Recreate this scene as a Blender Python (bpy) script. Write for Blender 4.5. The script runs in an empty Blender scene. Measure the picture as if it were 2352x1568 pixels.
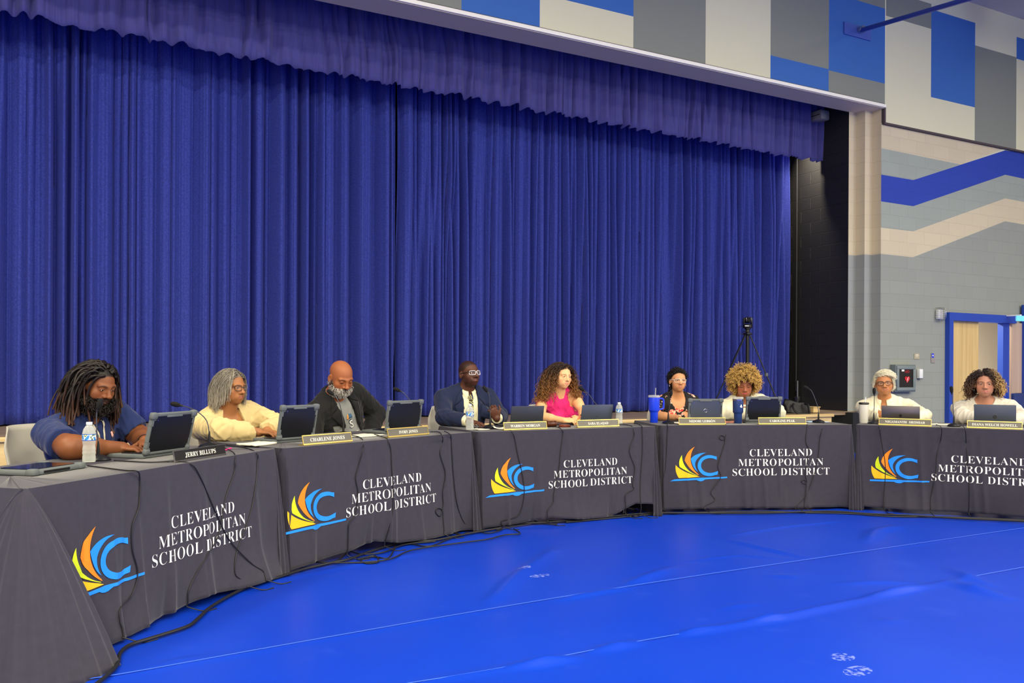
import bpy, bmesh, math, random
import numpy as np
from mathutils import Vector, Matrix, Euler

# ------------------------------------------------------------------ camera, world, light, exposure
SC = bpy.context.scene
COL = SC.collection
YAW, ROLL, CAMH, FPX, CX0, CY0 = math.radians(28.5), math.radians(0.3), 1.24, 2000.0, 1176.0, 847.0
FWD = Vector((math.sin(YAW), math.cos(YAW), 0))
RT0 = Vector((math.cos(YAW), -math.sin(YAW), 0))
UP0 = Vector((0, 0, 1))
RGT = RT0 * math.cos(ROLL) + UP0 * math.sin(ROLL)
UPV = UP0 * math.cos(ROLL) - RT0 * math.sin(ROLL)
EYE = Vector((0, 0, CAMH))
cd = bpy.data.cameras.new('camera')
cam = bpy.data.objects.new('camera', cd)
COL.objects.link(cam)
cd.sensor_width = 36.0
cd.lens = 36.0 * FPX / 2352.0
cd.shift_y = (CY0 - 784.0) / 2352.0
cd.clip_start, cd.clip_end = 0.05, 100
M4 = Matrix((RGT, UPV, -FWD)).transposed().to_4x4()
M4.translation = EYE
cam.matrix_world = M4
SC.camera = cam
vs = SC.view_settings
vs.view_transform = 'Standard'
vs.look = 'None'
vs.exposure = 0.14
vs.gamma = 1.0
vs.use_curve_mapping = False
wd = bpy.data.worlds.new('world')
SC.world = wd
wd.use_nodes = True
bg = wd.node_tree.nodes['Background']
bg.inputs[0].default_value = (1.0, 0.97, 0.84, 1)
bg.inputs[1].default_value = 0.42


def area(name, loc, size, power, col, target=None, rot=None):
    l = bpy.data.lights.new(name, 'AREA')
    l.shape = 'RECTANGLE'
    l.size, l.size_y = size
    l.energy = power
    l.color = col
    o = bpy.data.objects.new(name, l)
    COL.objects.link(o)
    o.location = loc
    if target is not None:
        o.rotation_euler = (Vector(target) - Vector(loc)).to_track_quat('-Z', 'Y').to_euler()
    elif rot is not None:
        o.rotation_euler = rot
    return o


WARM = (1.0, 0.905, 0.66)
LAMPS = [(x, y, e) for (y, e) in ((4.6, 75), (0.6, 180), (-3.4, 400), (-7.6, 760)) for x in (-3.0, 3.0, 9.0, 14.2)]
for (lx, ly, le) in LAMPS:
    area('high_bay_light', (lx, ly, 7.0), (1.5, 0.5), le * ((4.2 if ly > 4 else 1.5) if lx < 0 else (1.1 if lx < 5 else (0.75 if lx < 12 else 0.9))), WARM, rot=(0, 0, 0))
# daylight through the tall windows of the far side of the gym
area('window_daylight', (15.6, -3.0, 3.6), (5.0, 4.0), 300, (0.62, 0.76, 1.0), target=(8.5, 5.5, 0.4))


# ------------------------------------------------------------------ pixel of the photograph -> point of the place
def ray(px, py):
    return FWD + RGT * ((px - CX0) / FPX) + UPV * ((CY0 - py) / FPX)


def at_z(px, py, z):
    r = ray(px, py)
    return EYE + r * ((z - CAMH) / r.z)


def at_y(px, py, y):
    r = ray(px, py)
    return EYE + r * (y / r.y)


def at_x(px, py, x):
    r = ray(px, py)
    return EYE + r * (x / r.x)


def at_d(px, py, d):
    return EYE + ray(px, py) * d


def at_plane(px, py, p, n):
    r = ray(px, py)
    return EYE + r * ((Vector(p) - EYE).dot(n) / r.dot(n))


# ------------------------------------------------------------------ materials
MATS = {}


def srgb(c):
    return tuple(((v / 255.0) / 12.92 if v <= 10 else (((v / 255.0) + 0.055) / 1.055) ** 2.4) for v in c)


def mat(name, rgb, rough=0.6, metal=0.0, noise=0.0, nscale=20.0, bump=0.0, bscale=60.0, spec=0.5, sheen=0.0, coat=0.0,
        emit=None, estr=1.0, trans=0.0, ior=1.45, vcol=None, alpha=1.0, linear=False):
    if name in MATS:
        return MATS[name]
    m = bpy.data.materials.new(name)
    m.use_nodes = True
    nt = m.node_tree
    b = nt.nodes['Principled BSDF']
    c = tuple(rgb) if linear else srgb(rgb)
    b.inputs['Base Color'].default_value = (*c, 1)
    b.inputs['Roughness'].default_value = rough
    b.inputs['Metallic'].default_value = metal
    b.inputs['Specular IOR Level'].default_value = spec
    b.inputs['IOR'].default_value = ior
    b.inputs['Transmission Weight'].default_value = trans
    b.inputs['Alpha'].default_value = alpha
    if coat:
        b.inputs['Coat Weight'].default_value = coat
    if sheen:
        b.inputs['Sheen Weight'].default_value = sheen
        b.inputs['Sheen Roughness'].default_value = 0.4
    if emit:
        b.inputs['Emission Color'].default_value = (*srgb(emit), 1)
        b.inputs['Emission Strength'].default_value = estr
    tc = nt.nodes.new('ShaderNodeTexCoord')
    csock = None
    if vcol:
        a = nt.nodes.new('ShaderNodeAttribute')
        a.attribute_name = vcol
        csock = a.outputs['Color']
    if noise > 0:
        n = nt.nodes.new('ShaderNodeTexNoise')
        n.inputs['Scale'].default_value = nscale
        n.inputs['Detail'].default_value = 4
        nt.links.new(tc.outputs['Object'], n.inputs['Vector'])
        mr = nt.nodes.new('ShaderNodeMapRange')
        mr.inputs[1].default_value, mr.inputs[2].default_value = 0.3, 0.7
        mr.inputs[3].default_value, mr.inputs[4].default_value = 1 - noise, 1 + noise
        nt.links.new(n.outputs['Fac'], mr.inputs[0])
        mx = nt.nodes.new('ShaderNodeMix')
        mx.data_type = 'RGBA'
        mx.blend_type = 'MULTIPLY'
        mx.inputs[0].default_value = 1.0
        mx.inputs[6].default_value = (*c, 1)
        if csock:
            nt.links.new(csock, mx.inputs[6])
        nt.links.new(mr.outputs[0], mx.inputs[7])
        csock = mx.outputs[2]
    if csock:
        nt.links.new(csock, b.inputs['Base Color'])
    if bump > 0:
        n = nt.nodes.new('ShaderNodeTexNoise')
        n.inputs['Scale'].default_value = bscale
        n.inputs['Detail'].default_value = 3
        nt.links.new(tc.outputs['Object'], n.inputs['Vector'])
        bp = nt.nodes.new('ShaderNodeBump')
        bp.inputs['Strength'].default_value = bump
        bp.inputs['Distance'].default_value = 0.01
        nt.links.new(n.outputs['Fac'], bp.inputs['Height'])
        nt.links.new(bp.outputs['Normal'], b.inputs['Normal'])
    MATS[name] = m
    return m


def block_mat(name, rgb, rough=0.75, depth=0.35, mortar_dark=0.9, spec=0.3, axis='X', gloss_noise=0.0):
    """painted concrete block: 0.406 x 0.203 m courses as a bump, same paint over the joints"""
    if name in MATS:
        return MATS[name]
    m = mat(name, rgb, rough, spec=spec)
    nt = m.node_tree
    b = nt.nodes['Principled BSDF']
    tc = nt.nodes.new('ShaderNodeTexCoord')
    sep = nt.nodes.new('ShaderNodeSeparateXYZ')
    comb = nt.nodes.new('ShaderNodeCombineXYZ')
    nt.links.new(tc.outputs['Object'], sep.inputs[0])
    nt.links.new(sep.outputs[axis], comb.inputs[0])
    nt.links.new(sep.outputs['Z'], comb.inputs[1])
    br = nt.nodes.new('ShaderNodeTexBrick')
    br.inputs['Scale'].default_value = 1.0
    br.inputs['Brick Width'].default_value = 0.4064
    br.inputs['Row Height'].default_value = 0.2032
    br.inputs['Mortar Size'].default_value = 0.006
    br.inputs['Mortar Smooth'].default_value = 0.3
    br.inputs['Color1'].default_value = (1, 1, 1, 1)
    br.inputs['Color2'].default_value = (0.95, 0.95, 0.95, 1)
    br.inputs['Mortar'].default_value = (mortar_dark,) * 3 + (1,)
    nt.links.new(comb.outputs[0], br.inputs['Vector'])
    ns = nt.nodes.new('ShaderNodeTexNoise')
    ns.inputs['Scale'].default_value = 70
    nt.links.new(tc.outputs['Object'], ns.inputs['Vector'])
    ma = nt.nodes.new('ShaderNodeMath')
    ma.operation = 'MULTIPLY_ADD'
    ma.inputs[1].default_value = -1.0
    nt.links.new(br.outputs['Fac'], ma.inputs[0])
    mb = nt.nodes.new('ShaderNodeMath')
    mb.operation = 'MULTIPLY'
    mb.inputs[1].default_value = 0.25
    nt.links.new(ns.outputs['Fac'], mb.inputs[0])
    nt.links.new(mb.outputs[0], ma.inputs[2])
    bp = nt.nodes.new('ShaderNodeBump')
    bp.inputs['Strength'].default_value = depth
    bp.inputs['Distance'].default_value = 0.01
    nt.links.new(ma.outputs[0], bp.inputs['Height'])
    nt.links.new(bp.outputs['Normal'], b.inputs['Normal'])
    mx = nt.nodes.new('ShaderNodeMix')
    mx.data_type = 'RGBA'
    mx.blend_type = 'MULTIPLY'
    mx.inputs[0].default_value = 1.0
    mx.inputs[6].default_value = (*srgb(rgb), 1)
    nt.links.new(br.outputs['Color'], mx.inputs[7])
    nt.links.new(mx.outputs[2], b.inputs['Base Color'])
    return m


def wood_mat(name, c1, c2, rough=0.4, scale=(1.0, 18.0, 18.0), vertical=False):
    if name in MATS:
        return MATS[name]
    m = mat(name, c1, rough)
    nt = m.node_tree
    b = nt.nodes['Principled BSDF']
    tc = nt.nodes.new('ShaderNodeTexCoord')
    mp = nt.nodes.new('ShaderNodeMapping')
    mp.inputs['Scale'].default_value = scale
    nt.links.new(tc.outputs['Object'], mp.inputs[0])
    n = nt.nodes.new('ShaderNodeTexNoise')
    n.inputs['Scale'].default_value = 2.0
    n.inputs['Detail'].default_value = 6
    nt.links.new(mp.outputs[0], n.inputs['Vector'])
    cr = nt.nodes.new('ShaderNodeValToRGB')
    cr.color_ramp.elements[0].position, cr.color_ramp.elements[1].position = 0.35, 0.65
    cr.color_ramp.elements[0].color = (*srgb(c1), 1)
    cr.color_ramp.elements[1].color = (*srgb(c2), 1)
    nt.links.new(n.outputs['Fac'], cr.inputs[0])
    nt.links.new(cr.outputs[0], b.inputs['Base Color'])
    return m


# ------------------------------------------------------------------ mesh helpers
def new_mesh(name, verts, faces, mats=(), smooth=False, midx=None, vcol=None):
    me = bpy.data.meshes.new(name)
    verts = np.asarray(verts, np.float32).reshape(-1, 3)
    if isinstance(faces, np.ndarray):
        nf, k = faces.shape
        me.vertices.add(len(verts))
        me.vertices.foreach_set('co', verts.ravel())
        me.loops.add(nf * k)
        me.loops.foreach_set('vertex_index', faces.ravel().astype(np.int32))
        me.polygons.add(nf)
        me.polygons.foreach_set('loop_start', np.arange(0, nf * k, k, dtype=np.int32))
        me.update(calc_edges=True)
    else:
        me.from_pydata([tuple(map(float, v)) for v in verts], [], faces)
        me.update()
    for m in mats:
        me.materials.append(m)
    if midx is not None:
        me.polygons.foreach_set('material_index', np.asarray(midx, np.int32))
    if smooth:
        me.polygons.foreach_set('use_smooth', np.ones(len(me.polygons), bool))
    if vcol is not None:
        ca = me.color_attributes.new('Col', 'FLOAT_COLOR', 'POINT')
        vc = np.ones((len(verts), 4), np.float32)
        vc[:, :3] = vcol
        ca.data.foreach_set('color', vc.ravel())
    me.validate()
    return me


def link(name, me, parent=None, loc=None, rot=None):
    o = bpy.data.objects.new(name, me)
    COL.objects.link(o)
    if parent is not None:
        o.parent = parent
    if loc is not None:
        o.location = loc
    if rot is not None:
        o.rotation_euler = rot
    return o


def tag(o, label=None, cat=None, group=None, kind=None):
    if label:
        o['label'] = label
    if cat:
        o['category'] = cat
    if group:
        o['group'] = group
    if kind:
        o['kind'] = kind
    return o


def empty(name, loc=(0, 0, 0), rotz=0.0):
    o = bpy.data.objects.new(name, None)
    COL.objects.link(o)
    o.location = loc
    o.rotation_euler = (0, 0, rotz)
    o.empty_display_size = 0.1
    return o


class MB:
    """collects solids; build() links them as one mesh object"""

    def __init__(s):
        s.v, s.f, s.m = [], [], []

    def add(s, v, f, mi=0):
        b = len(s.v)
        s.v += [tuple(p) for p in v]
        s.f += [tuple(i + b for i in q) for q in f]
        s.m += [mi] * len(f)

    def box(s, c, d, R=None, mi=0, bev=0.0):
        hx, hy, hz = d[0] / 2, d[1] / 2, d[2] / 2
        if bev > 0:
            bm = bmesh.new()
            bmesh.ops.create_cube(bm, size=1)
            for v in bm.verts:
                v.co = Vector((v.co.x * d[0], v.co.y * d[1], v.co.z * d[2]))
            bmesh.ops.bevel(bm, geom=list(bm.edges), offset=bev, segments=2, affect='EDGES', profile=0.5)
            bm.verts.ensure_lookup_table()
            P = [v.co.copy() for v in bm.verts]
            F = [[v.index for v in f.verts] for f in bm.faces]
            bm.free()
        else:
            P = [Vector((x * hx, y * hy, z * hz)) for x in (-1, 1) for y in (-1, 1) for z in (-1, 1)]
            F = [(0, 1, 3, 2), (4, 6, 7, 5), (0, 4, 5, 1), (2, 3, 7, 6), (0, 2, 6, 4), (1, 5, 7, 3)]
        if R is not None:
            P = [R @ p for p in P]
        c = Vector(c)
        s.add([p + c for p in P], F, mi)
        return s

    def lathe(s, prof, c=(0, 0, 0), n=24, R=None, mi=0, cap=True, sx=1.0, sy=1.0):
        P, F = [], []
        k = len(prof)
        c = Vector(c)
        for (r, z) in prof:
            for i in range(n):
                a = 2 * math.pi * i / n
                p = Vector((r * math.cos(a) * sx, r * math.sin(a) * sy, z))
                P.append((R @ p if R is not None else p) + c)
        for j in range(k - 1):
            for i in range(n):
                i2 = (i + 1) % n
                F.append((j * n + i, j * n + i2, (j + 1) * n + i2, (j + 1) * n + i))
        if cap:
            F.append(tuple(range(n))[::-1])
            F.append(tuple((k - 1) * n + i for i in range(n)))
        s.add(P, F, mi)
        return s

    def tube(s, pts, r, n=8, mi=0, cap=True):
        pts = [Vector(p) for p in pts]
        rr = r if isinstance(r, (list, tuple)) else [r] * len(pts)
        P, F = [], []
        t0 = (pts[1] - pts[0]).normalized()
        u = t0.orthogonal().normalized()
        for i, p in enumerate(pts):
            a = pts[max(0, i - 1)]
            b = pts[min(len(pts) - 1, i + 1)]
            t = (b - a)
            t = t.normalized() if t.length > 1e-9 else t0
            u = (u - t * u.dot(t))
            u = u.normalized() if u.length > 1e-6 else t.orthogonal().normalized()
            w = t.cross(u)
            for k in range(n):
                an = 2 * math.pi * k / n
                P.append(p + (u * math.cos(an) + w * math.sin(an)) * rr[i])
        for i in range(len(pts) - 1):
            for k in range(n):
                k2 = (k + 1) % n
                F.append((i * n + k, i * n + k2, (i + 1) * n + k2, (i + 1) * n + k))
        if cap:
            F.append(tuple(range(n))[::-1])
            F.append(tuple((len(pts) - 1) * n + k for k in range(n)))
        s.add(P, F, mi)
        return s

    def prism(s, poly, d, M=None, mi=0):
        """poly: 2-D outline in XZ, extruded along Y by d"""
        n = len(poly)
        P = [Vector((x, 0, z)) for x, z in poly] + [Vector((x, d, z)) for x, z in poly]
        F = [tuple(range(n)), tuple(range(2 * n - 1, n - 1, -1))]
        for i in range(n):
            j = (i + 1) % n
            F.append((i, i + n, j + n, j))
        if M is not None:
            P = [M @ p for p in P]
        s.add(P, F, mi)
        return s

    def build(s, name, mats, parent=None, smooth=False, loc=None, rot=None):
        if not isinstance(mats, (list, tuple)):
            mats = [mats]
        me = new_mesh(name, s.v, s.f, mats, smooth, s.m)
        bm = bmesh.new()
        bm.from_mesh(me)
        bmesh.ops.recalc_face_normals(bm, faces=bm.faces)
        bm.to_mesh(me)
        bm.free()
        if smooth:
            try:
                me.set_sharp_from_angle(angle=math.radians(40))
            except Exception:
                pass
        return link(name, me, parent, loc, rot)


def spline(pts, n=12):
    """Catmull-Rom through the points, n samples per span"""
    P = [Vector(p) for p in pts]
    P = [P[0] * 2 - P[1]] + P + [P[-1] * 2 - P[-2]]
    out = []
    for i in range(1, len(P) - 2):
        for k in range(n):
            t = k / n
            a, b, c, d = P[i - 1], P[i], P[i + 1], P[i + 2]
            out.append(0.5 * ((2 * b) + (c - a) * t + (2 * a - 5 * b + 4 * c - d) * t * t + (3 * b - a - 3 * c + d) * t ** 3))
    out.append(P[-2])
    return out


def children(o):
    return [c for c in bpy.data.objects if c.parent is o]


def dup(root, loc=None, rotz=None, label=None):
    r = root.copy()
    COL.objects.link(r)
    if loc is not None:
        r.location = loc
    if rotz is not None:
        r.rotation_euler = (0, 0, rotz)
    if label:
        r['label'] = label
    for ch in children(root):
        c = ch.copy()
        COL.objects.link(c)
        c.parent = r
        for g in children(ch):
            d = g.copy()
            COL.objects.link(d)
            d.parent = c
    return r


def RZ(a):
    return Matrix.Rotation(a, 3, 'Z')


def RX(a):
    return Matrix.Rotation(a, 3, 'X')


def RY(a):
    return Matrix.Rotation(a, 3, 'Y')


def serif(s):
    """capital letters as the serif bold capitals of the mathematical alphabet"""
    return ''.join(chr(0x1D400 + ord(c) - 65) if 'A' <= c <= 'Z' else c for c in s)


def text_geo(s, size=1.0, offset=0.0, spacing=1.0, sf=True):
    """verts (n,2) centred in x on the baseline, faces; converted from a text curve"""
    parts = [(s, 0)]
    c = bpy.data.curves.new('lettering', 'FONT')
    c.body = serif(s) if sf else s
    c.size = size
    c.offset = offset
    c.space_character = spacing
    c.align_x = 'CENTER'
    c.resolution_u = 3
    o = bpy.data.objects.new('lettering', c)
    me = bpy.data.meshes.new_from_object(o)
    V = [(v.co.x, v.co.y) for v in me.vertices]
    F = [tuple(p.vertices) for p in me.polygons]
    bpy.data.objects.remove(o)
    bpy.data.curves.remove(c)
    bpy.data.meshes.remove(me)
    return V, F


NOISE_TABS = {}


def vnoise(x, seed=0):
    """smooth 1-D value noise for numpy arrays"""
    if seed not in NOISE_TABS:
        NOISE_TABS[seed] = np.random.RandomState(seed).rand(4096) * 2 - 1
    tab = NOISE_TABS[seed]
    x = np.asarray(x, float) + 1000.0
    i = np.floor(x).astype(int)
    f = x - i
    f = f * f * (3 - 2 * f)
    return tab[i % 4096] * (1 - f) + tab[(i + 1) % 4096] * f


random.seed(7)
# ------------------------------------------------------------------ the room
YW, YB, XR, ZS, ZH, YC, YV = 9.07, 9.41, 11.05, 0.61, 5.29, 10.55, 9.97
ROOM_X0, ROOM_X1, ROOM_Y0, ZC = -7.0, 16.0, -11.0, 7.32
XL = -3.1

M_CREAM = mat('paint_cream', (224, 221, 186), 0.85, spec=0.2)
M_GREY = mat('paint_grey', (138, 142, 130), 0.85, spec=0.2)
M_BLUE = mat('paint_blue', (66, 112, 182), 0.85, spec=0.2)
B_CREAM = block_mat('block_cream', (212, 200, 170))
B_GREY = block_mat('block_grey', (152, 157, 149))
B_SAGE = block_mat('block_sage', (160, 168, 158))
B_BLUE = block_mat('block_blue', (48, 72, 172))
B_BLACK = block_mat('block_black', (38, 38, 38), rough=0.35, spec=0.5, depth=0.8, axis='Y')
M_SOFFIT = mat('paint_soffit', (222, 208, 178), 0.8, spec=0.2)
M_TRIM = mat('trim_bright', (252, 249, 232), 0.5)
M_GAP = mat('trim_gap_shade', (80, 70, 72), 0.8)
M_CEIL = mat('ceiling_grey', (186, 182, 178), 0.9, noise=0.08, nscale=2.0)


def floor_mat():
    m = mat('floor_blue_cover', (32, 78, 218), 0.40, spec=0.32)
    nt = m.node_tree
    b = nt.nodes['Principled BSDF']
    tc = nt.nodes.new('ShaderNodeTexCoord')
    base = nt.nodes.new('ShaderNodeRGB')
    base.outputs[0].default_value = (*srgb((6, 54, 182)), 1)
    cur = base.outputs[0]

    def nz(scale, detail, lo, hi):
        n = nt.nodes.new('ShaderNodeTexNoise')
        n.inputs['Scale'].default_value = scale
        n.inputs['Detail'].default_value = detail
        nt.links.new(tc.outputs['Object'], n.inputs['Vector'])
        r = nt.nodes.new('ShaderNodeMapRange')
        r.inputs[1].default_value, r.inputs[2].default_value = lo, hi
        nt.links.new(n.outputs['Fac'], r.inputs[0])
        return r.outputs[0]

    def mix(fac, col, amount=1.0):
        nonlocal cur
        f = nt.nodes.new('ShaderNodeMath')
        f.operation = 'MULTIPLY'
        f.inputs[1].default_value = amount
        nt.links.new(fac, f.inputs[0])
        x = nt.nodes.new('ShaderNodeMix')
        x.data_type = 'RGBA'
        nt.links.new(f.outputs[0], x.inputs[0])
        nt.links.new(cur, x.inputs[6])
        x.inputs[7].default_value = (*srgb(col), 1)
        cur = x.outputs[2]

    mix(nz(0.7, 3, 0.4, 0.75), (22, 70, 196), 0.35)
    mix(nz(5.0, 8, 0.62, 0.8), (80, 112, 216), 0.10)
    # scuffed shoe prints, each with its own outline
    for (c, r, amount) in SCUFFS:
        mp = nt.nodes.new('ShaderNodeMapping')
        mp.vector_type = 'TEXTURE'
        mp.inputs['Location'].default_value = (c[0], c[1], 0)
        mp.inputs['Rotation'].default_value = (0, 0, r[2])
        mp.inputs['Scale'].default_value = (r[0], r[1], 1)
        nt.links.new(tc.outputs['Object'], mp.inputs[0])
        g = nt.nodes.new('ShaderNodeTexGradient')
        g.gradient_type = 'SPHERICAL'
        nt.links.new(mp.outputs[0], g.inputs[0])
        a = nt.nodes.new('ShaderNodeMath')
        a.operation = 'GREATER_THAN'
        a.inputs[1].default_value = 0.05
        nt.links.new(g.outputs['Fac'], a.inputs[0])
        n = nz(45.0, 5, 0.47, 0.58)
        p = nt.nodes.new('ShaderNodeMath')
        p.operation = 'MULTIPLY'
        nt.links.new(a.outputs[0], p.inputs[0])
        nt.links.new(n, p.inputs[1])
        mix(p.outputs[0], (150, 165, 225), amount)
    nt.links.new(cur, b.inputs['Base Color'])
    return m


def seg_ridge(X, Y, pts, w, h, seed=0, mod=0.0, one=False):
    """height field of a ridge along a polyline"""
    d = np.full(X.shape, 9.0)
    sa = np.zeros(X.shape)
    acc = 0.0
    for (a, b) in zip(pts[:-1], pts[1:]):
        vx, vy = b[0] - a[0], b[1] - a[1]
        L = math.hypot(vx, vy)
        t = np.clip(((X - a[0]) * vx + (Y - a[1]) * vy) / (L * L), 0, 1)
        dd = np.hypot(X - a[0] - t * vx, Y - a[1] - t * vy)
        m = dd < d
        d = np.where(m, dd, d)
        sa = np.where(m, acc + t * L, sa)
        acc += L
    e = np.clip(np.minimum(sa, acc - sa) / 0.25, 0, 1)
    hh = h * e
    if mod:
        hh = hh * np.clip(0.35 + mod * vnoise(sa * 1.7, seed), 0, 2)
    return hh * np.exp(-(d / w) ** 2)


def fpt(px, py):
    p = at_z(px, py, 0.0)
    return (p.x, p.y)


SCUFFS = [(fpt(1204, 1308), (0.05, 0.035, 0.2), 0.6), (fpt(1240, 1322), (0.075, 0.035, 0.1), 0.55),
          (fpt(1935, 1508), (0.06, 0.05, 0.1), 0.5), (fpt(1970, 1540), (0.085, 0.05, 0.2), 0.5)]
SEAM1 = [fpt(*p) for p in [(120, 1566), (240, 1557), (640, 1486), (1100, 1405), (1472, 1344), (1845, 1288), (2352, 1214), (2560, 1186)]]
SEAM2 = [fpt(*p) for p in [(900, 1578), (1153, 1536), (1483, 1472), (1808, 1416), (2143, 1344), (2352, 1304), (2600, 1262)]]


def build_floor():
    gx, gy = np.linspace(-5, 14, 640), np.linspace(1.2, 9.0, 420)
    X, Y = np.meshgrid(gx, gy, indexing='ij')
    Z = 0.0012 * vnoise(X * 3 + 0.7 * Y, 3) * vnoise(Y * 2.2 - X * 0.4, 4)
    Z += seg_ridge(X, Y, SEAM1, 0.03, 0.006, 1, 0.8)
    Z += seg_ridge(X, Y, SEAM2, 0.035, 0.012, 2, 1.4)
    wr = [([(1110, 1400), (1180, 1330), (1285, 1255)], .05, .007), ([(1160, 1538), (1260, 1520), (1350, 1508)], .035, .013),
          ([(1340, 1500), (1420, 1484), (1490, 1472)], .035, .012), ([(1530, 1462), (1600, 1450), (1655, 1440)], .03, .010),
          ([(1710, 1430), (1760, 1422), (1830, 1420)], .03, .010), ([(1420, 1348), (1490, 1325), (1555, 1300)], .04, .008),
          ([(1653, 1235), (1760, 1262), (1866, 1283)], .03, .006), ([(1665, 1232), (1800, 1210), (1950, 1195)], .025, .004),
          ([(1990, 1250), (2010, 1222), (2075, 1206)], .06, .008), ([(2160, 1332), (2240, 1355), (2330, 1380)], .06, .014),
          ([(1980, 1375), (2060, 1360), (2143, 1344)], .04, .010), ([(1900, 1340), (2020, 1338), (2140, 1340)], .03, .006),
          ([(2170, 1300), (2230, 1330), (2300, 1352)], .05, .010), ([(1740, 1320), (1820, 1324), (1850, 1318)], .04, .006),
          ([(1250, 1385), (1380, 1360), (1480, 1345)], .03, .005), ([(1560, 1290), (1700, 1275), (1850, 1287)], .02, .003),
          ([(300, 1540), (420, 1515), (520, 1500)], .03, .004), ([(560, 1350), (800, 1300), (1000, 1265)], .04, .003),
          ([(1640, 1400), (1700, 1390), (1760, 1384)], .03, .005), ([(2000, 1430), (2060, 1426), (2100, 1432)], .05, .006)]
    for k, (pp, w, h) in enumerate(wr):
        Z += seg_ridge(X, Y, [fpt(*p) for p in pp], w, h * 2.6, 10 + k)
    nx, ny = len(gx), len(gy)
    V = np.stack([X, Y, Z], -1).reshape(-1, 3)
    i, j = np.meshgrid(np.arange(nx - 1), np.arange(ny - 1), indexing='ij')
    a = (i * ny + j).ravel()
    F = np.stack([a, a + ny, a + ny + 1, a + 1], 1)
    # the rest of the floor around the grid
    ring = np.array([[ROOM_X0, ROOM_Y0, 0], [ROOM_X1, ROOM_Y0, 0], [ROOM_X1, YW, 0], [ROOM_X0, YW, 0]])
    nb = len(V)
    c = [nb, nb + 1, nb + 2, nb + 3]
    V = np.vstack([V, ring])
    g = [0, (nx - 1) * ny, (nx - 1) * ny + ny - 1, ny - 1]
    F2 = np.array([[c[0], c[1], g[1], g[0]], [c[1], c[2], g[2], g[1]], [c[2], c[3], g[3], g[2]], [c[3], c[0], g[0], g[3]]])
    F = np.vstack([F, F2])
    me = new_mesh('floor', V, F, [floor_mat()], True)
    tag(link('floor', me), 'bright blue vinyl floor cover with creases and welded seams', 'floor', kind='structure')
    # the pale welded edges of the cover
    for k, (sm, w) in enumerate(((SEAM1, 0.003), (SEAM2, 0.002))):
        pts = spline([(p[0], p[1], 0.0068 if k == 0 else 0.006) for p in sm], 10)
        v, f = [], []
        for q, p in enumerate(pts):
            t = (pts[min(q + 1, len(pts) - 1)] - pts[max(q - 1, 0)]).normalized()
            nrm = Vector((-t.y, t.x, 0))
            v += [p - nrm * w, p + nrm * w + Vector((0, 0, 0.0015))]
            if q:
                f.append((2 * q - 2, 2 * q - 1, 2 * q + 1, 2 * q))
        o = link('floor_seam', new_mesh('floor_seam', v, f, [mat('seam_pale', (58, 98, 222), 0.45)]), None)
        tag(o, 'pale welded seam of the blue floor cover, %s' % ('the longer one across the middle' if k == 0 else 'the one nearer the bottom of the photo'), 'seam', kind='structure')


build_floor()


def wpoly(name, polys, y, mats, kind='structure', label=None, cat='wall', holes=None):
    """flat coloured regions in the wall plane Y=y, as one mesh"""
    V, F, M = [], [], []
    for mi, poly in polys:
        b = len(V)
        V += [(x, y, z) for x, z in poly]
        F.append(tuple(range(b, b + len(poly))))
        M.append(mi)
    me = new_mesh(name, V, F, mats, False, M)
    o = link(name, me)
    return tag(o, label, cat, kind=kind)


def wp(px, py, y=YW):
    p = at_y(px, py, y)
    return (p.x, p.z)


def zq(u, v):
    return wp(1900 + u / 3.409, 240 + v / 3.409)


# lower right wall: painted chevrons on concrete block
XW0 = XR + 0.32
ZP = wp(2180, 314)[1]
XE = ROOM_X1


def ext(a, b, x):
    t = (x - a[0]) / (b[0] - a[0])
    return (x, a[1] + (b[1] - a[1]) * t)


def left(p):
    return (XW0, p[1])


kA, kB = wp(2098, 400)[0], wp(2309, 400)[0]
zl = [zq(415, v)[1] for v in (547, 757, 963, 1168)]
zk = [zq(668, v)[1] for v in (590, 795, 992, 1195)]
zb = [zq(1397, v)[1] for v in (358, 550, 735, 914)]
lines = []
for a, b, c in zip(zl, zk, zb):
    lines.append([(XW0, a), (kA, b), (kB, c), (XE, c - (XE - kB) * 0.02)])
c1 = zq(415, 340)[1]
cm = zq(1045, 470)
lines[0][2] = (kB, min(lines[0][2][1], ZP - 0.001))
# door opening in the wall
DX0, DX1, DZ = wp(2168, 850)[0] + 0.03, wp(2318, 850)[0], wp(2200, 721)[1]
polys = [(0, [(XW0, ZP), (XW0, c1), cm, (kB, ZP)]),
         (1, [(XW0, c1), (XW0, zl[0]), (kA, zk[0]), cm]),
         (2, [lines[0][0], lines[1][0], lines[1][1], lines[0][1]]), (2, [lines[0][1], lines[1][1], lines[1][2], lines[0][2]]),
         (2, [lines[0][2], lines[1][2], lines[1][3], (XE, ZP)]),
         (1, [lines[1][0], lines[2][0], lines[2][1], lines[1][1]]), (1, [lines[1][1], lines[2][1], lines[2][2], lines[1][2]]),
         (1, [lines[1][2], lines[2][2], lines[2][3], lines[1][3]]),
         (0, [lines[2][0], lines[3][0], lines[3][1], lines[2][1]]), (0, [lines[2][1], lines[3][1], lines[3][2], lines[2][2]]),
         (0, [lines[2][2], lines[3][2], lines[3][3], lines[2][3]]),
         (3, [lines[3][0], (XW0, DZ), (DX0, DZ), (DX1, DZ), (XE, DZ), lines[3][3], lines[3][2], lines[3][1]]),
         (3, [(XW0, DZ), (XW0, 0), (DX0, 0), (DX0, DZ)]), (3, [(DX1, DZ), (DX1, 0), (XE, 0), (XE, DZ)])]
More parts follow.
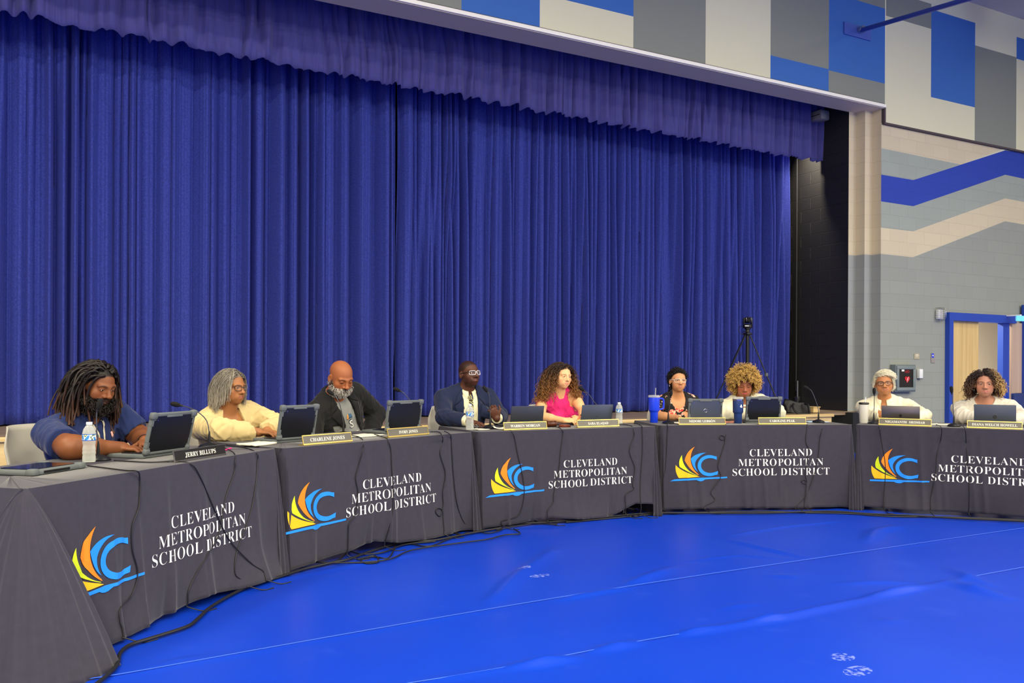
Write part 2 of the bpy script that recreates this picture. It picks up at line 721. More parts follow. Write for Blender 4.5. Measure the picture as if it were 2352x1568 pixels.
wpoly('wall_front_right', polys, YW, [B_CREAM, B_SAGE, B_BLUE, B_GREY],
      label='grey block wall with blue and cream chevron stripes right of the stage')

# upper wall: tall painted panels, slightly proud of the block wall
YP = YW - 0.05
XP0 = XR + 0.33
cols = [XL - 4, wp(690, 0, YP)[0], wp(860, 0, YP)[0], wp(1060, 0, YP)[0], wp(1240, 0, YP)[0], wp(1455, 30, YP)[0], wp(1621, 30, YP)[0], wp(1770, 60, YP)[0], wp(1904, 60, YP)[0], XP0]
z1 = wp(1455, 38, YP)[1]
z2 = wp(1837, 143, YP)[1]
z3 = wp(1965, 176, YP)[1]
ZT = ZC
polys = []


def colr(x0, x1, parts, zbot):
    zz = zbot
    for (zt, mi) in parts:
        polys.append((mi, [(x0, zz), (x1, zz), (x1, zt), (x0, zt)]))
        zz = zt


colr(cols[0], cols[1], [(ZT, 0)], ZH)
colr(cols[1], cols[2], [(z2, 1), (ZT, 0)], ZH)
colr(cols[2], cols[3], [(ZT, 1)], ZH)
colr(cols[3], cols[4], [(z2, 2), (ZT, 1)], ZH)
colr(cols[4], cols[5], [(z1, 0), (ZT, 2)], ZH)
colr(cols[5], cols[6], [(ZT, 1)], ZH)
colr(cols[6], cols[7], [(ZT, 0)], ZH)
colr(cols[7], cols[8], [(z2, 2), (ZT, 1)], ZH)
colr(cols[8], cols[9], [(z3, 1), (wp(1965, 18, YP)[1] + .12, 2), (ZT, 1)], ZH)
wpoly('wall_stage_header', polys, YP, [M_CREAM, M_GREY, M_BLUE], label='blue grey and cream painted panels above the stage opening')
polys = []
YQ = YW - 0.045
qx = [XP0 + 0.02, wp(2139, 60, YQ)[0], wp(2240, 60, YQ)[0], wp(2335, 100, YQ)[0], XE]
colr(qx[0], qx[1], [(wp(2083, 50, YQ)[1], 0), (wp(2110, 0, YQ)[1], 1), (ZT, 0)], ZP)
colr(qx[1], qx[2], [(wp(2190, 235, YQ)[1], 0), (wp(2190, 37, YQ)[1], 2), (ZT, 0)], ZP)
colr(qx[2], qx[3], [(wp(2288, 118, YQ)[1], 1), (ZT, 0)], ZP)
colr(qx[3], qx[4], [(wp(2343, 137, YQ)[1], 0), (wp(2343, 87, YQ)[1], 2), (ZT, 0)], ZP)
wpoly('wall_upper_right', polys, YQ, [M_CREAM, M_GREY, M_BLUE], label='blue grey and cream painted panels above the chevron stripes')
b = MB()  # dark strips: the shade of the panel gap, put in as colour
b.box(((XP0 + XE) / 2, YW - 0.022, ZP - 0.012), (XE - XP0, 0.05, 0.03))
b.box((XP0 + 0.012, YW - 0.02, (ZP + ZH) / 2), (0.03, 0.06, ZH - ZP + .03))
b.box(((XL - 4 + XP0) / 2, YP - 0.004, ZH + 0.034), (XP0 - XL + 4, 0.012, 0.016))
tag(b.build('trim_1', M_GAP), 'dark strip painted as the shaded reveal under the painted upper panels', 'trim', kind='structure')

# soffit of the stage opening, its bright edge and the stepped reveal
b = MB()
XS0 = XL - 4
b.box(((XS0 + XR + .32) / 2, (YW + YB) / 2 - 0.02, ZH - 0.01), (XR + .32 - XS0, YB - YW + 0.06, 0.03))
tag(b.build('soffit', M_SOFFIT), 'grey underside of the stage opening', 'soffit', kind='structure')
b = MB()
b.box(((XS0 + XR + .33) / 2, YW - 0.062, ZH + 0.005), (XR + .33 - XS0, 0.03, 0.045))
tag(b.build('trim_2', M_TRIM), 'bright cream edge strip along the top of the stage opening', 'trim', kind='structure')
# stepped jambs (two steps), cream above, grey below
ZJ = zq(415, 1168)[1]
for side in (1, -1):
    b = MB()
    for (xa, xb, ya, yb) in ((XR, XR + 0.16, YB, YB - 0.17), (XR + 0.16, XR + 0.32, YB - 0.17, YW)):
        for (za, zbb, mi) in ((ZS + 0.0, ZJ, 1), (ZJ, ZH - 0.02, 0)):
            x0, x1 = (xa, xb) if side == 1 else (2 * (XL + XR) / 2 - xa, 2 * (XL + XR) / 2 - xb)
            # front face (faces the hall) and the face across the opening
            b.add([(x0, ya, za), (x1, ya, za), (x1, ya, zbb), (x0, ya, zbb)], [(0, 1, 2, 3)], mi)
            b.add([(x1, ya, za), (x1, yb, za), (x1, yb, zbb), (x1, ya, zbb)], [(0, 1, 2, 3)], mi)
    jb = {0: block_mat('jamb_cream', (214, 201, 170), depth=0.2), 1: block_mat('jamb_grey', (158, 162, 158), depth=0.2)}
    tag(b.build('trim_3' if side == 1 else 'trim_4', [jb[0], jb[1]]), 'stepped cream and grey jamb at the %s end of the stage opening' % ('right' if side == 1 else 'left'), 'trim', kind='structure')
b = MB()
x0 = XL + XR - (XR + .32)
b.add([(ROOM_X0, YW, 0), (x0, YW, 0), (x0, YW, ZH), (ROOM_X0, YW, ZH)], [(0, 1, 2, 3)])
tag(b.build('wall_front_left', B_GREY), 'grey block wall left of the stage', 'wall', kind='structure')

# black stage house: side walls, back, and the wall below stage level beside the apron
b = MB()
b.add([(XR, YB, 0), (XR, YB + 4.6, 0), (XR, YB + 4.6, 7), (XR, YB, 7)], [(0, 1, 2, 3)])
tag(b.build('wall_stage_right', B_BLACK), 'black painted block wall at the right side of the stage', 'wall', kind='structure')
b = MB()
b.add([(XL, YB, 0), (XL, YB + 4.6, 0), (XL, YB + 4.6, 7), (XL, YB, 7)], [(0, 1, 2, 3)])
b.add([(XL, YB + 4.6, 0), (XR, YB + 4.6, 0), (XR, YB + 4.6, 7), (XL, YB + 4.6, 7)], [(0, 1, 2, 3)])
b.add([(XL, YB, 7), (XR, YB, 7), (XR, YB + 4.6, 7), (XL, YB + 4.6, 7)], [(0, 1, 2, 3)])
b.add([(XL - .5, YB, ZH), (XR + .5, YB, ZH), (XR + .5, YB, 7), (XL - .5, YB, 7)], [(0, 1, 2, 3)])
M_BLK = mat('stage_black', (16, 17, 20), 0.9, spec=0.2)
tag(b.build('wall_stage_back', M_BLK), 'black inside of the stage house behind the curtains', 'wall', kind='structure')
b = MB()
b.box((XR + 0.02, YB - 0.17, ZS / 2), (0.62, 0.36, ZS - 0.004))
tag(b.build('wall_stage_base', mat('stage_base_black', (20, 21, 24), 0.6)), 'black base under the right jamb of the stage opening', 'wall', kind='structure')

wl = area('stage_work_light', (XR - 0.42, 10.06, 5.3), (0.15, 0.1), 26, (1.0, .86, .66), target=(XR, 9.98, 4.35))
wl.data.spread = math.radians(75)

# stage floor, apron and its front face
M_SFLOOR = wood_mat('stage_boards', (168, 145, 118), (120, 102, 84), 0.5, (0.35, 14, 14))
M_SFRONT = wood_mat('stage_front', (222, 196, 140), (208, 180, 124), 0.45, (1.2, 1, 9))
M_NOSE = wood_mat('stage_nosing', (226, 198, 138), (212, 182, 120), 0.35, (0.6, 10, 10))
YE, XAE = 8.95, at_z(1918, 950, ZS).x
b = MB()
b.box(((XS0 + XR) / 2 - 0.0, (YE + 0.25 + YB + 4.5) / 2, ZS - 0.02), (XR - XS0, YB + 4.5 - YE - 0.25, 0.04))
b.box(((XS0 + XAE) / 2, YE + 0.165, ZS - 0.021), (XAE - XS0, 0.19, 0.04))
tag(b.build('floor_stage', M_SFLOOR), 'brown wooden boards of the stage floor', 'floor', kind='structure')
b = MB()
b.box(((XS0 + XAE) / 2, YE + 0.035, ZS - 0.022), (XAE - XS0 + 0.02, 0.09, 0.045), bev=0.008)
tag(b.build('trim_5', M_NOSE, smooth=True), 'pale wooden nosing along the edge of the stage', 'trim', kind='structure')
b = MB()
b.box(((XS0 + XAE) / 2, YE + 0.06, (ZS - 0.04) * 0.64 + 0.09), (XAE - XS0 - 0.01, 0.06, 0.30))
tag(b.build('wall_stage_front', M_SFRONT), 'pale wooden front of the stage', 'wall', kind='structure')
b = MB()
b.box(((XS0 + XAE) / 2, YE + 0.07, 0.13), (XAE - XS0 - 0.01, 0.05, 0.26))
tag(b.build('baseboard_stage', mat('stage_kick', (150, 150, 150), 0.5)), 'grey lower panels of the stage front', 'baseboard', kind='structure')

# side, back walls and ceiling of the gym (behind and beside the camera)
b = MB()
b.add([(ROOM_X1, ROOM_Y0, 0), (ROOM_X1, YW, 0), (ROOM_X1, YW, ZC), (ROOM_X1, ROOM_Y0, ZC)], [(0, 1, 2, 3)])
tag(b.build('wall_right', mat('gym_wall', (196, 190, 176), 0.85)), 'pale side wall of the gym', 'wall', kind='structure')
b = MB()
b.add([(ROOM_X0, ROOM_Y0, 0), (ROOM_X0, YW, 0), (ROOM_X0, YW, ZC), (ROOM_X0, ROOM_Y0, ZC)], [(0, 1, 2, 3)])
tag(b.build('wall_left', MATS['gym_wall']), 'pale side wall of the gym', 'wall', kind='structure')
b = MB()
b.add([(ROOM_X0, ROOM_Y0, ZC), (ROOM_X1, ROOM_Y0, ZC), (ROOM_X1, YW, ZC), (ROOM_X0, YW, ZC)], [(0, 1, 2, 3)])
tag(b.build('ceiling', M_CEIL), 'grey gym ceiling seen at the upper right corner', 'ceiling', kind='structure')

# ------------------------------------------------------------------ curtains
def velvet():
    m = mat('curtain_velvet', (42, 50, 132), 0.85, spec=0.15, sheen=0.0)
    nt = m.node_tree
    b = nt.nodes['Principled BSDF']
    b.inputs['Sheen Weight'].default_value = 0.6
    b.inputs['Sheen Roughness'].default_value = 0.35
    b.inputs['Sheen Tint'].default_value = (*srgb((120, 130, 226)), 1)
    tc = nt.nodes.new('ShaderNodeTexCoord')
    n = nt.nodes.new('ShaderNodeTexNoise')
    n.inputs['Scale'].default_value = 60
    n.inputs['Detail'].default_value = 3
    nt.links.new(tc.outputs['Object'], n.inputs['Vector'])
    cr = nt.nodes.new('ShaderNodeValToRGB')
    cr.color_ramp.elements[0].position, cr.color_ramp.elements[1].position = 0.3, 0.72
    cr.color_ramp.elements[0].color = (*srgb((48, 58, 136)), 1)
    cr.color_ramp.elements[1].color = (*srgb((64, 75, 166)), 1)
    nt.links.new(n.outputs['Fac'], cr.inputs[0])
    nt.links.new(cr.outputs[0], b.inputs['Base Color'])
    return m


def pleats(x0, x1, seed, wmin, wmax, flat=1.7):
    """irregular hanging folds: rounded lobes between narrow valleys, depth 0..1"""
    rs = random.Random(seed)
    kx, ka = [x0 - 0.5], [1.0]
    while kx[-1] < x1 + 0.6:
        kx.append(kx[-1] + rs.uniform(wmin, wmax) * rs.choice((0.45, 0.8, 1.0, 1.0)))
        ka.append(rs.uniform(0.35, 1.0))
    kx, ka = np.array(kx), np.array(ka)
    sk = np.array([rs.uniform(0.6, 1.6) for _ in kx])

    def fn(q):
        i = np.clip(np.searchsorted(kx, q) - 1, 0, len(kx) - 2)
        t = np.clip((q - kx[i]) / (kx[i + 1] - kx[i]), 0.0001, 0.9999) ** sk[i]
        return ka[i] * np.sin(np.pi * t) ** flat
    return fn


def drape(name, x0, x1, y, z0, z1, seed, wmin, wmax, amp, m, nz=40, nxm=170, hem=0.0, spread=0.25, topflat=0.5, slope=0.0):
    nx = int((x1 - x0) * nxm)
    xs = np.linspace(x0, x1, nx)
    zs = np.linspace(0, 1, nz)          # 0 = top
    X, T = np.meshgrid(xs, zs, indexing='ij')
    f1, f2, f3 = pleats(x0, x1, seed, wmin, wmax, 1.5), pleats(x0, x1, seed + 1, wmin * 0.6, wmax * 0.5, 1.2), pleats(x0, x1, seed + 2, 0.03, 0.07)
    drift = 0.05 * vnoise(T * 2.1 + X * 0.35, seed + 5) * T
    a = f1(X + drift)
    c = f2(X - drift * 1.5)
    w = np.clip(T * 1.1, 0, 1) * spread
    D = a * (0.8 - 0.5 * w) + c * (0.35 + 0.8 * w)
    D = (D - 0.35) * amp * (topflat + (1 - topflat) * np.clip(T * 2.5, 0, 1)) + (f3(X + drift * 0.5) - .5) * amp * 0.05
    D = D + 0.012 * vnoise(X * 5 + T * 1.5, seed + 9) * T
    Z = z1 + (z0 + slope * (X - 5.0) - z1) * T + hem * D / amp * T * 0.5
    Y = y - D
    V = np.stack([X, Y, Z], -1).reshape(-1, 3)
    i, j = np.meshgrid(np.arange(nx - 1), np.arange(nz - 1), indexing='ij')
    q = (i * nz + j).ravel()
    F = np.stack([q, q + 1, q + nz + 1, q + nz], 1)
    me = new_mesh(name, V, F, [m], True)
    o = link(name, me)
    so = o.modifiers.new('thickness', 'SOLIDIFY')
    so.thickness = 0.006
    so.offset = 1
    return o


M_VEL = velvet()
XSEAM = at_y(909, 500, YC).x
tag(drape('stage_curtain', XL + 0.02, XSEAM - 0.012, YC, ZS + 0.015, 6.0, 21, 0.14, 0.44, 0.30, M_VEL),
    'blue velvet stage curtain, the half left of the centre seam', 'curtain', 'stage curtains')
tag(drape('stage_curtain', XSEAM + 0.012, XR - 0.12, YC, ZS + 0.015, 6.0, 55, 0.12, 0.36, 0.27, M_VEL),
    'blue velvet stage curtain, the half right of the centre seam', 'curtain', 'stage curtains')
M_VAL = mat('valance_velvet', (74, 74, 138), 0.85, spec=0.15, sheen=0.2, noise=0.06, nscale=6)
tag(drape('stage_valance', XL + 0.02, at_y(1884, 330, YV).x, YV, 4.66, 6.2, 91, 0.2, 0.36, 0.12, M_VAL, nz=22, hem=0.09, spread=0.15, slope=-0.0125),
    'pleated blue valance hanging across the top of the stage', 'valance')
# ------------------------------------------------------------------ tables and their printed cloths
ZTAB = 0.75
M_CLOTH = mat('cloth_black', (58, 56, 66), 0.9, spec=0.15, sheen=0.25, noise=0.06, nscale=30, bump=0.05, bscale=350)
M_LOGO = [mat('print_yellow', (238, 188, 22), 0.8), mat('print_lime', (205, 222, 28), 0.8), mat('print_orange', (236, 132, 24), 0.8),
          mat('print_blue', (28, 138, 246), 0.8)]
M_WHITE = mat('print_white', (236, 234, 230), 0.8)
M_TTOP = mat('table_top_grey', (150, 148, 142), 0.6)
M_METAL = mat('metal_grey', (120, 122, 125), 0.35, metal=0.9)


def corner(px, py):
    p = at_z(px, py, ZTAB)
    return Vector((p.x, p.y, 0))


def bez(*pts, n=10):
    """quadratic chain through control points: tip, ctrl, end"""
    a, c, b = [Vector((*p, 0)) for p in pts]
    return [((a * (1 - t) ** 2 + c * 2 * t * (1 - t) + b * t * t).x, (a * (1 - t) ** 2 + c * 2 * t * (1 - t) + b * t * t).y) for t in [i / n for i in range(n)]]


def logo_polys():
    P = []
    P.append((0, bez((738, 1325), (795, 1405), (955, 1448)) + [(957, 1454)] + bez((940, 1455), (850, 1462), (766, 1464)) + bez((766, 1464), (730, 1405), (738, 1325))))
    P.append((1, bez((797, 1218), (795, 1320), (860, 1388)) + bez((860, 1388), (895, 1420), (948, 1439)) + [(940, 1440)] + bez((935, 1438), (850, 1405), (775, 1346)) + bez((775, 1346), (758, 1285), (797, 1218))))
    P.append((2, bez((915, 1130), (868, 1205), (878, 1290)) + bez((878, 1290), (890, 1375), (955, 1434)) + [(948, 1434)] + bez((944, 1432), (860, 1375), (820, 1276)) + bez((820, 1276), (833, 1185), (915, 1130))))
    P.append((3, bez((1022, 1196), (940, 1225), (918, 1300)) + bez((918, 1300), (912, 1350), (942, 1402)) + bez((942, 1402), (895, 1365), (878, 1258)) + bez((878, 1258), (925, 1195), (1022, 1196))))
    oc, ic = [], []
    for k in range(25):
        a = math.radians(52 + (308 - 52) * k / 24)
        oc.append((1050 + 112 * math.cos(a), 1335 - 113 * math.sin(a)))
        ic.append((1058 + 88 * math.cos(a), 1334 - 80 * math.sin(a)))
    oc[0], ic[0] = (1117, 1236), (1117, 1272)
    oc[-1], ic[-1] = (1122, 1432), (1128, 1394)
    for k in range(24):
        P.append((3, [oc[k], oc[k + 1], ic[k + 1], ic[k]]))
    P.append((3, [(685, 1498), (725, 1478), (930, 1466), (965, 1462), (1000, 1463), (1215, 1455), (1215, 1470), (1010, 1482), (985, 1497), (965, 1500), (945, 1497), (928, 1487)]))
    kx, ky = 0.00098, 0.00081
    return [(m, [((x - 950) * kx, (1500 - y) * ky) for x, y in p]) for m, p in P]


LOGO = logo_polys()
TXT = [text_geo(w, 0.0905, offset=-0.0012, spacing=1.06) for w in ('CLEVELAND', 'METROPOLITAN', 'SCHOOL DISTRICT')]
# centre baselines of the three lines relative to the logo foot
TXT_Y = (0.205, 0.122, 0.040)


def make_art(polys):
    bm = bmesh.new()
    for (mi, pl) in polys:
        vv = [bm.verts.new((x, y, 0)) for x, y in pl]
        try:
            f = bm.faces.new(vv)
            f.material_index = mi
        except ValueError:
            pass
    bmesh.ops.triangulate(bm, faces=list(bm.faces), ngon_method='EAR_CLIP')
    xs = [v.co.x for v in bm.verts]
    lo, hi = min(xs), max(xs)
    q = math.floor(lo / .02) * .02
    while q < hi:
        bmesh.ops.bisect_plane(bm, geom=list(bm.verts) + list(bm.edges) + list(bm.faces), plane_co=(q, 0, 0), plane_no=(1, 0, 0))
        q += .02
    ys = [v.co.y for v in bm.verts]
    q = math.floor(min(ys) / .04) * .04
    while q < max(ys):
        bmesh.ops.bisect_plane(bm, geom=list(bm.verts) + list(bm.edges) + list(bm.faces), plane_co=(0, q, 0), plane_no=(0, 1, 0))
        q += .04
    return bm


ART_LOGO = make_art(LOGO)
tp_ = []
for (V2, F2), y in zip(TXT, TXT_Y):
    for f in F2:
        tp_.append((0, [(V2[k][0], V2[k][1] + y) for k in f]))
ART_TEXT = make_art(tp_)


class Table:
    pass


TSC = {1: .95, 2: 1.0, 3: .93, 4: 1.05, 5: 1.0}


def make_table(i, cL, cR, slogo, stext, zfoot, seed, label, tlabel, bott, L=None, cornerL=None, cornerR=None, flare=0.05):
    A, B = corner(*cL), corner(*cR)
    d = (B - A).normalized()
    if L is None:
        L = (B - A).length
    n = Vector((d.y, -d.x, 0))           # towards the hall (the printed side)
    W = 0.76
    T = Table()
    T.A, T.d, T.n, T.L, T.W = A, d, n, L, W
    T.rot = math.atan2(d.y, d.x)

    def pt(s, o, z):                     # o: away from the printed side
        p = A + d * s - n * o
        return Vector((p.x, p.y, z))
    T.pt = pt
    bs = np.array(bott, float)

    def fo(s, t):
        """outward offset of the front cloth at station s (m) and drop t (0 top, 1 hem)"""
        s = np.asarray(s, float)
        t = np.asarray(t, float)
        rip = 0.55 * vnoise(s * 3.1 + t * 0.3, seed) + 0.3 * vnoise(s * 7.3 - t * 0.4, seed + 1)
        crease = np.zeros_like(s + t)
        for (c, w, h) in T.creases:
            crease = crease + h * np.exp(-((s - c - 0.05 * (t - .5) * h / abs(h)) / w) ** 2)
        low = np.clip((t - 0.72) / 0.28, 0, 1) ** 1.5
        g = np.clip(t, 0, 1) ** 0.8
        o = 0.006 + g * (flare * 0.6 + 0.016 * rip + crease) + low * (flare * 0.3 + 0.045 * vnoise(s * 2.3 + 5, seed + 2) + 0.012 * vnoise(s * 9 + t * 2, seed + 3))
        return o
    rs = random.Random(seed)
    T.creases = [(rs.uniform(.2, L - .2), rs.uniform(.012, .03), rs.choice((-.012, .010, .014))) for _ in range(12)]

    def fz(s, t):
        s = np.asarray(s, float)
        hem = np.interp(s / L, bs[:, 0], bs[:, 1])
        return ZTAB + 0.004 - t * (ZTAB - hem)
    T.fo, T.fz = fo, fz

    def front(s, z):
        """point on the printed cloth at station s and height z, with a small stand-off"""
        hem = float(np.interp(s / L, bs[:, 0], bs[:, 1]))
        t = (ZTAB - z) / (ZTAB - hem)
        return float(fo(s, max(0.0, t)))
    T.front = front

    # ------- the loop around the table: top point, bottom point, columns
    cols = []                             # (top s, top o, f(t)->(s,o,z))
    NT = 34
    ts = np.linspace(0, 1, NT)
    rc = 0.02
    E = 0.012
    # left corner fold
    cl = cornerL or [(-.012, .30, .01), (-.015, .12, .0), (-.015, .02, .0), (-.01, -.07, .0), (.03, -.11, .0), (.08, -.08, .0)]
    cr = cornerR or [(L - .08, -.08, .0), (L - .03, -.11, .0), (L + .01, -.07, .0), (L + .015, .02, .0), (L + .015, .14, .0), (L + .012, .30, .01)]
    P = []

    def ruled(tops, bots, m, sd):
        tp, bp = spline(tops, m), spline(bots, m)
        k = min(len(tp), len(bp))
        for q in range(k):
            a, b_ = tp[q], bp[q]
            col = []
            for t in ts:
                g = t ** 0.82
                w = 0.010 * math.sin(q * 0.9 + sd) * t * (1 - 0.3 * t)
                p = a.lerp(b_, g)
                z = (ZTAB + .004) * (1 - t) + b_.z * t
                dx = (b_ - a)
                dx.z = 0
                dx = dx.normalized() if dx.length > 1e-4 else Vector((0, 0, 0))
                p = p + dx * w
                col.append((p.x, p.y, z))
            P.append(col)
    # left end (from the back to the front)
    ruled([(0, W, 0), (0, W * .5, 0), (0, rc * 2, 0), (0.0, rc, 0)], [(-E, W, .015), (-E - .02, W * .55, .01), (cl[0][0] + .02, cl[0][1] + .1, .01), cl[0]], 14, 0)
    kk = len(cl)
    tops = [(0.0 + rc * q / (kk - 1) * 1.0, rc * (1 - q / (kk - 1)) ** 2, 0) for q in range(kk)]
    ruled(tops, cl, 14, 1)
    s0, s1 = cl[-1][0], cr[0][0]
    nf = int(L * 95)
    ss = np.linspace(0, 1, nf + 1)
    for q in range(1, nf):
        u = ss[q]
        st = rc + (L - 2 * rc) * u
        sb = st
        col = []
        tsn = ts
        o = fo(np.full(NT, st), tsn)
        z = fz(np.full(NT, st), tsn)
        # blend into the corner folds at both ends
        eL = max(0.0, 1 - st / 0.16)
        eR = max(0.0, 1 - (L - st) / 0.16)
        for k2, t in enumerate(tsn):
            g = t ** 0.82
            oo = -o[k2]
            sx = st
            if eL > 0:
                w = eL ** 1.5 * g
                oo = oo * (1 - w) + cl[-1][1] * w
                sx = sx * (1 - w * 0.8) + cl[-1][0] * w * 0.8
            if eR > 0:
                w = eR ** 1.5 * g
                oo = oo * (1 - w) + cr[0][1] * w
                sx = sx * (1 - w * 0.8) + cr[0][0] * w * 0.8
            col.append((sx, oo, float(z[k2])))
        P.append(col)
    kk = len(cr)
    tops = [(L - rc + rc * q / (kk - 1), rc * (q / (kk - 1)) ** 2, 0) for q in range(kk)]
    ruled(tops, cr, 14, 2)
    ruled([(L, rc, 0), (L, rc * 2, 0), (L, W * .5, 0), (L, W, 0)], [cr[-1], (cr[-1][0] - .02, cr[-1][1] + .1, .01), (L + E + .02, W * .55, .01), (L + E, W, .015)], 14, 3)
    ruled([(L, W, 0), (L * .5, W, 0), (0, W, 0)], [(L + E, W + .03, .67), (L * .5, W + E, .68), (-E, W + .03, .67)], 24, 4)
    nc = len(P)
    V = [pt(*p) for col in P for p in col]
    F = []
    for q in range(nc):
        q2 = (q + 1) % nc
        for k2 in range(NT - 1):
            F.append((q * NT + k2, q * NT + k2 + 1, q2 * NT + k2 + 1, q2 * NT + k2))
    b0 = len(V)
    for q in range(nc):                   # the top, towards a spine along the middle
        c0 = P[q][0]
        V.append(pt(min(max(c0[0], .3), L - .3), W / 2, c0[2]))
    for q in range(nc):
        q2 = (q + 1) % nc
        F.append((q * NT, q2 * NT, b0 + q2, b0 + q))
    me = new_mesh('tablecloth', V, F, [M_CLOTH], True)
    fl_ = np.ones(len(me.polygons), bool)
    fl_[-nc:] = False
    me.polygons.foreach_set('use_smooth', fl_)
    me.set_sharp_from_angle(angle=math.radians(50))
    cloth = link('tablecloth', me)
    so = cloth.modifiers.new('thickness', 'SOLIDIFY')
    so.thickness = 0.003
    so.offset = -1
    tag(cloth, label, 'tablecloth', 'printed black tablecloths')
    T.cloth = cloth
    # emblem, following the folds
    def place(art, sc, zc, mats, name, k=1.0):
        bm = art.copy()
        co = np.array([(v.co.x, v.co.y) for v in bm.verts])
        S_, Z_ = sc + co[:, 0] * k, zc + co[:, 1] * (1 + k) / 2
        hm = np.interp(S_ / L, bs[:, 0], bs[:, 1])
        O_ = fo(S_, np.clip((ZTAB - Z_) / (ZTAB - hm), 0, 1))
        for v, s, z, o in zip(bm.verts, S_, Z_, O_):
            v.co = pt(float(s), -(float(o) + 0.004), float(z))
        me = bpy.data.meshes.new(name)
        bm.to_mesh(me)
        bm.free()
        for m_ in mats:
            me.materials.append(m_)
        return link(name, me, cloth)

    e = place(ART_LOGO, slogo, zfoot, M_LOGO, 'emblem')
    e['label'] = 'yellow, lime, orange and blue sail emblem'
    t_ = place(ART_TEXT, stext, zfoot, [M_WHITE], 'lettering', TSC[i])
    t_['label'] = 'white serif lettering'
    # the folding table under the cloth
    r = empty('folding_table', pt(L / 2, W / 2, 0), T.rot)
    tag(r, tlabel, 'table', 'folding tables')
    b = MB()
    b.box((0, 0, ZTAB - 0.022), (L - 0.03, W - 0.03, 0.036), bev=.01)
    b.build('tabletop', M_TTOP, r)
    for sx in (-1, 1):
        for sy in (-1, 1):
            b = MB()
            b.tube([(sx * (L / 2 - .25), sy * .26, 0.006), (sx * (L / 2 - .25), sy * .26, ZTAB - .042)], .014, 8)
            b.build('leg', M_METAL, r, True)
    return T


HEM = [(0, .012), (.25, .02), (.5, .035), (.75, .02), (1, .012)]
T1 = make_table(1, (56, 1125), (634, 1031), 0.40, 1.135, 0.245, 11,
                'black printed tablecloth nearest the camera, its corner flaring out at the bottom left',
                'folding table hidden under the leftmost cloth',
                [(0, .01), (.3, .015), (.5, .03), (.62, .05), (.75, .02), (1, .012)],
                cornerL=[(-.13, .34, .0), (-.16, .12, .0), (-.16, -.10, .0), (-.05, -.22, .0), (.09, -.27, .0), (.24, -.25, .002), (.22, -.19, .01), (.13, -.10, .02), (.10, -.06, .01)], flare=.05)
T2 = make_table(2, (648, 1031), (1085, 993), 0.225, 0.92, 0.235, 12,
                'black printed tablecloth in front of the man in the black blazer',
                'folding table hidden under the second cloth from the left',
                [(0, .012), (.08, .02), (.3, .05), (.42, .075), (.55, .03), (.75, .015), (1, .012)],
                cornerL=[(.0, .30, .01), (-.008, .12, .0), (-.008, .02, .0), (-.004, -.02, .0), (.012, -.035, .0), (.03, -.04, .0)])
T3 = make_table(3, (1096, 993), (1507, 980), 0.315, 1.02, 0.248, 13,
                'black printed tablecloth in front of the woman in the pink top',
                'folding table hidden under the middle cloth',
                [(0, .012), (.2, .02), (.38, .05), (.55, .02), (.72, .015), (.86, .11), (.95, .10), (1, .03)],
                cornerL=[(.0, .30, .01), (-.008, .12, .0), (-.008, .02, .0), (-.004, -.02, .0), (.012, -.035, .0), (.03, -.04, .0)])
T4 = make_table(4, (1515, 978), (1959, 976), 0.345, 1.11, 0.27, 14,
                'black printed tablecloth in front of the woman with blond curls',
                'folding table hidden under the cloth before the tripod',
                [(0, .02), (.2, .03), (.5, .02), (.75, .02), (1, .012)],
                cornerL=[(.0, .30, .01), (-.008, .12, .0), (-.008, .02, .0), (-.004, -.02, .0), (.012, -.035, .0), (.03, -.04, .0)])
T5 = make_table(5, (1966, 976), (2352, 989), 0.343, 1.05, 0.255, 15,
                'black printed tablecloth in front of the white haired man, cut by the right edge',
                'folding table hidden under the rightmost cloth',
                [(0, .03), (.25, .03), (.5, .035), (.75, .03), (1, .012)], L=1.83)
TABLES = [T1, T2, T3, T4, T5]
# scrap of white paper between the last two cloths
b = MB()
p = at_z(1990, 1160, 0.0)
b.add([at_d(1969, 1163, 8.05), at_d(1992, 1141, 8.1), at_d(1995, 1150, 8.06), at_d(1985, 1159, 8.0)], [(0, 1, 2, 3)])
o = b.build('paper_sheet', mat('paper_white', (236, 232, 222), 0.8))
so = o.modifiers.new('thickness', 'SOLIDIFY')
so.thickness = 0.002
tag(o, 'white sheet sticking out at floor level between the last two tablecloths', 'paper')
# ------------------------------------------------------------------ things on the tables
def on(T, px, o):
    """point on the table of T that appears at photo column px, o metres behind the printed edge"""
    q = at_plane(px, 960, T.A - T.n * o, T.n)
    return Vector((q.x, q.y, ZTAB + 0.004))


M_BLACKP = mat('plastic_black', (20, 21, 24), 0.4)
M_RUBBER = mat('rubber_grey', (98, 104, 106), 0.6)
M_LIDBLK = mat('lid_black', (24, 25, 30), 0.28, spec=0.6, noise=0.1, nscale=5)
M_LIDGREY = mat('lid_grey', (72, 75, 84), 0.35, metal=0.5)
M_LIDMID = mat('lid_slate', (84, 90, 104), 0.35, metal=0.4)
M_SILVER = mat('lid_silver', (128, 122, 120), 0.3, metal=0.85)
M_DARKGL = mat('glass_dark', (12, 12, 16), 0.08, spec=0.7)
M_CHROME = mat('chrome', (190, 190, 192), 0.18, metal=1.0)
M_FOAM = mat('foam_black', (16, 16, 18), 0.95, bump=0.4, bscale=400)
M_GOLD = mat('brass_gold', (212, 186, 104), 0.32, metal=0.75)
M_PLATE = mat('plate_grey', (100, 96, 86), 0.4)
M_PLATEB = mat('plate_black', (26, 25, 26), 0.4)
M_LETTER = mat('letter_white', (240, 238, 222), 0.6)
M_PAPER = mat('paper', (226, 222, 204), 0.85)
M_CABLE = mat('cable_black', (22, 22, 25), 0.5)
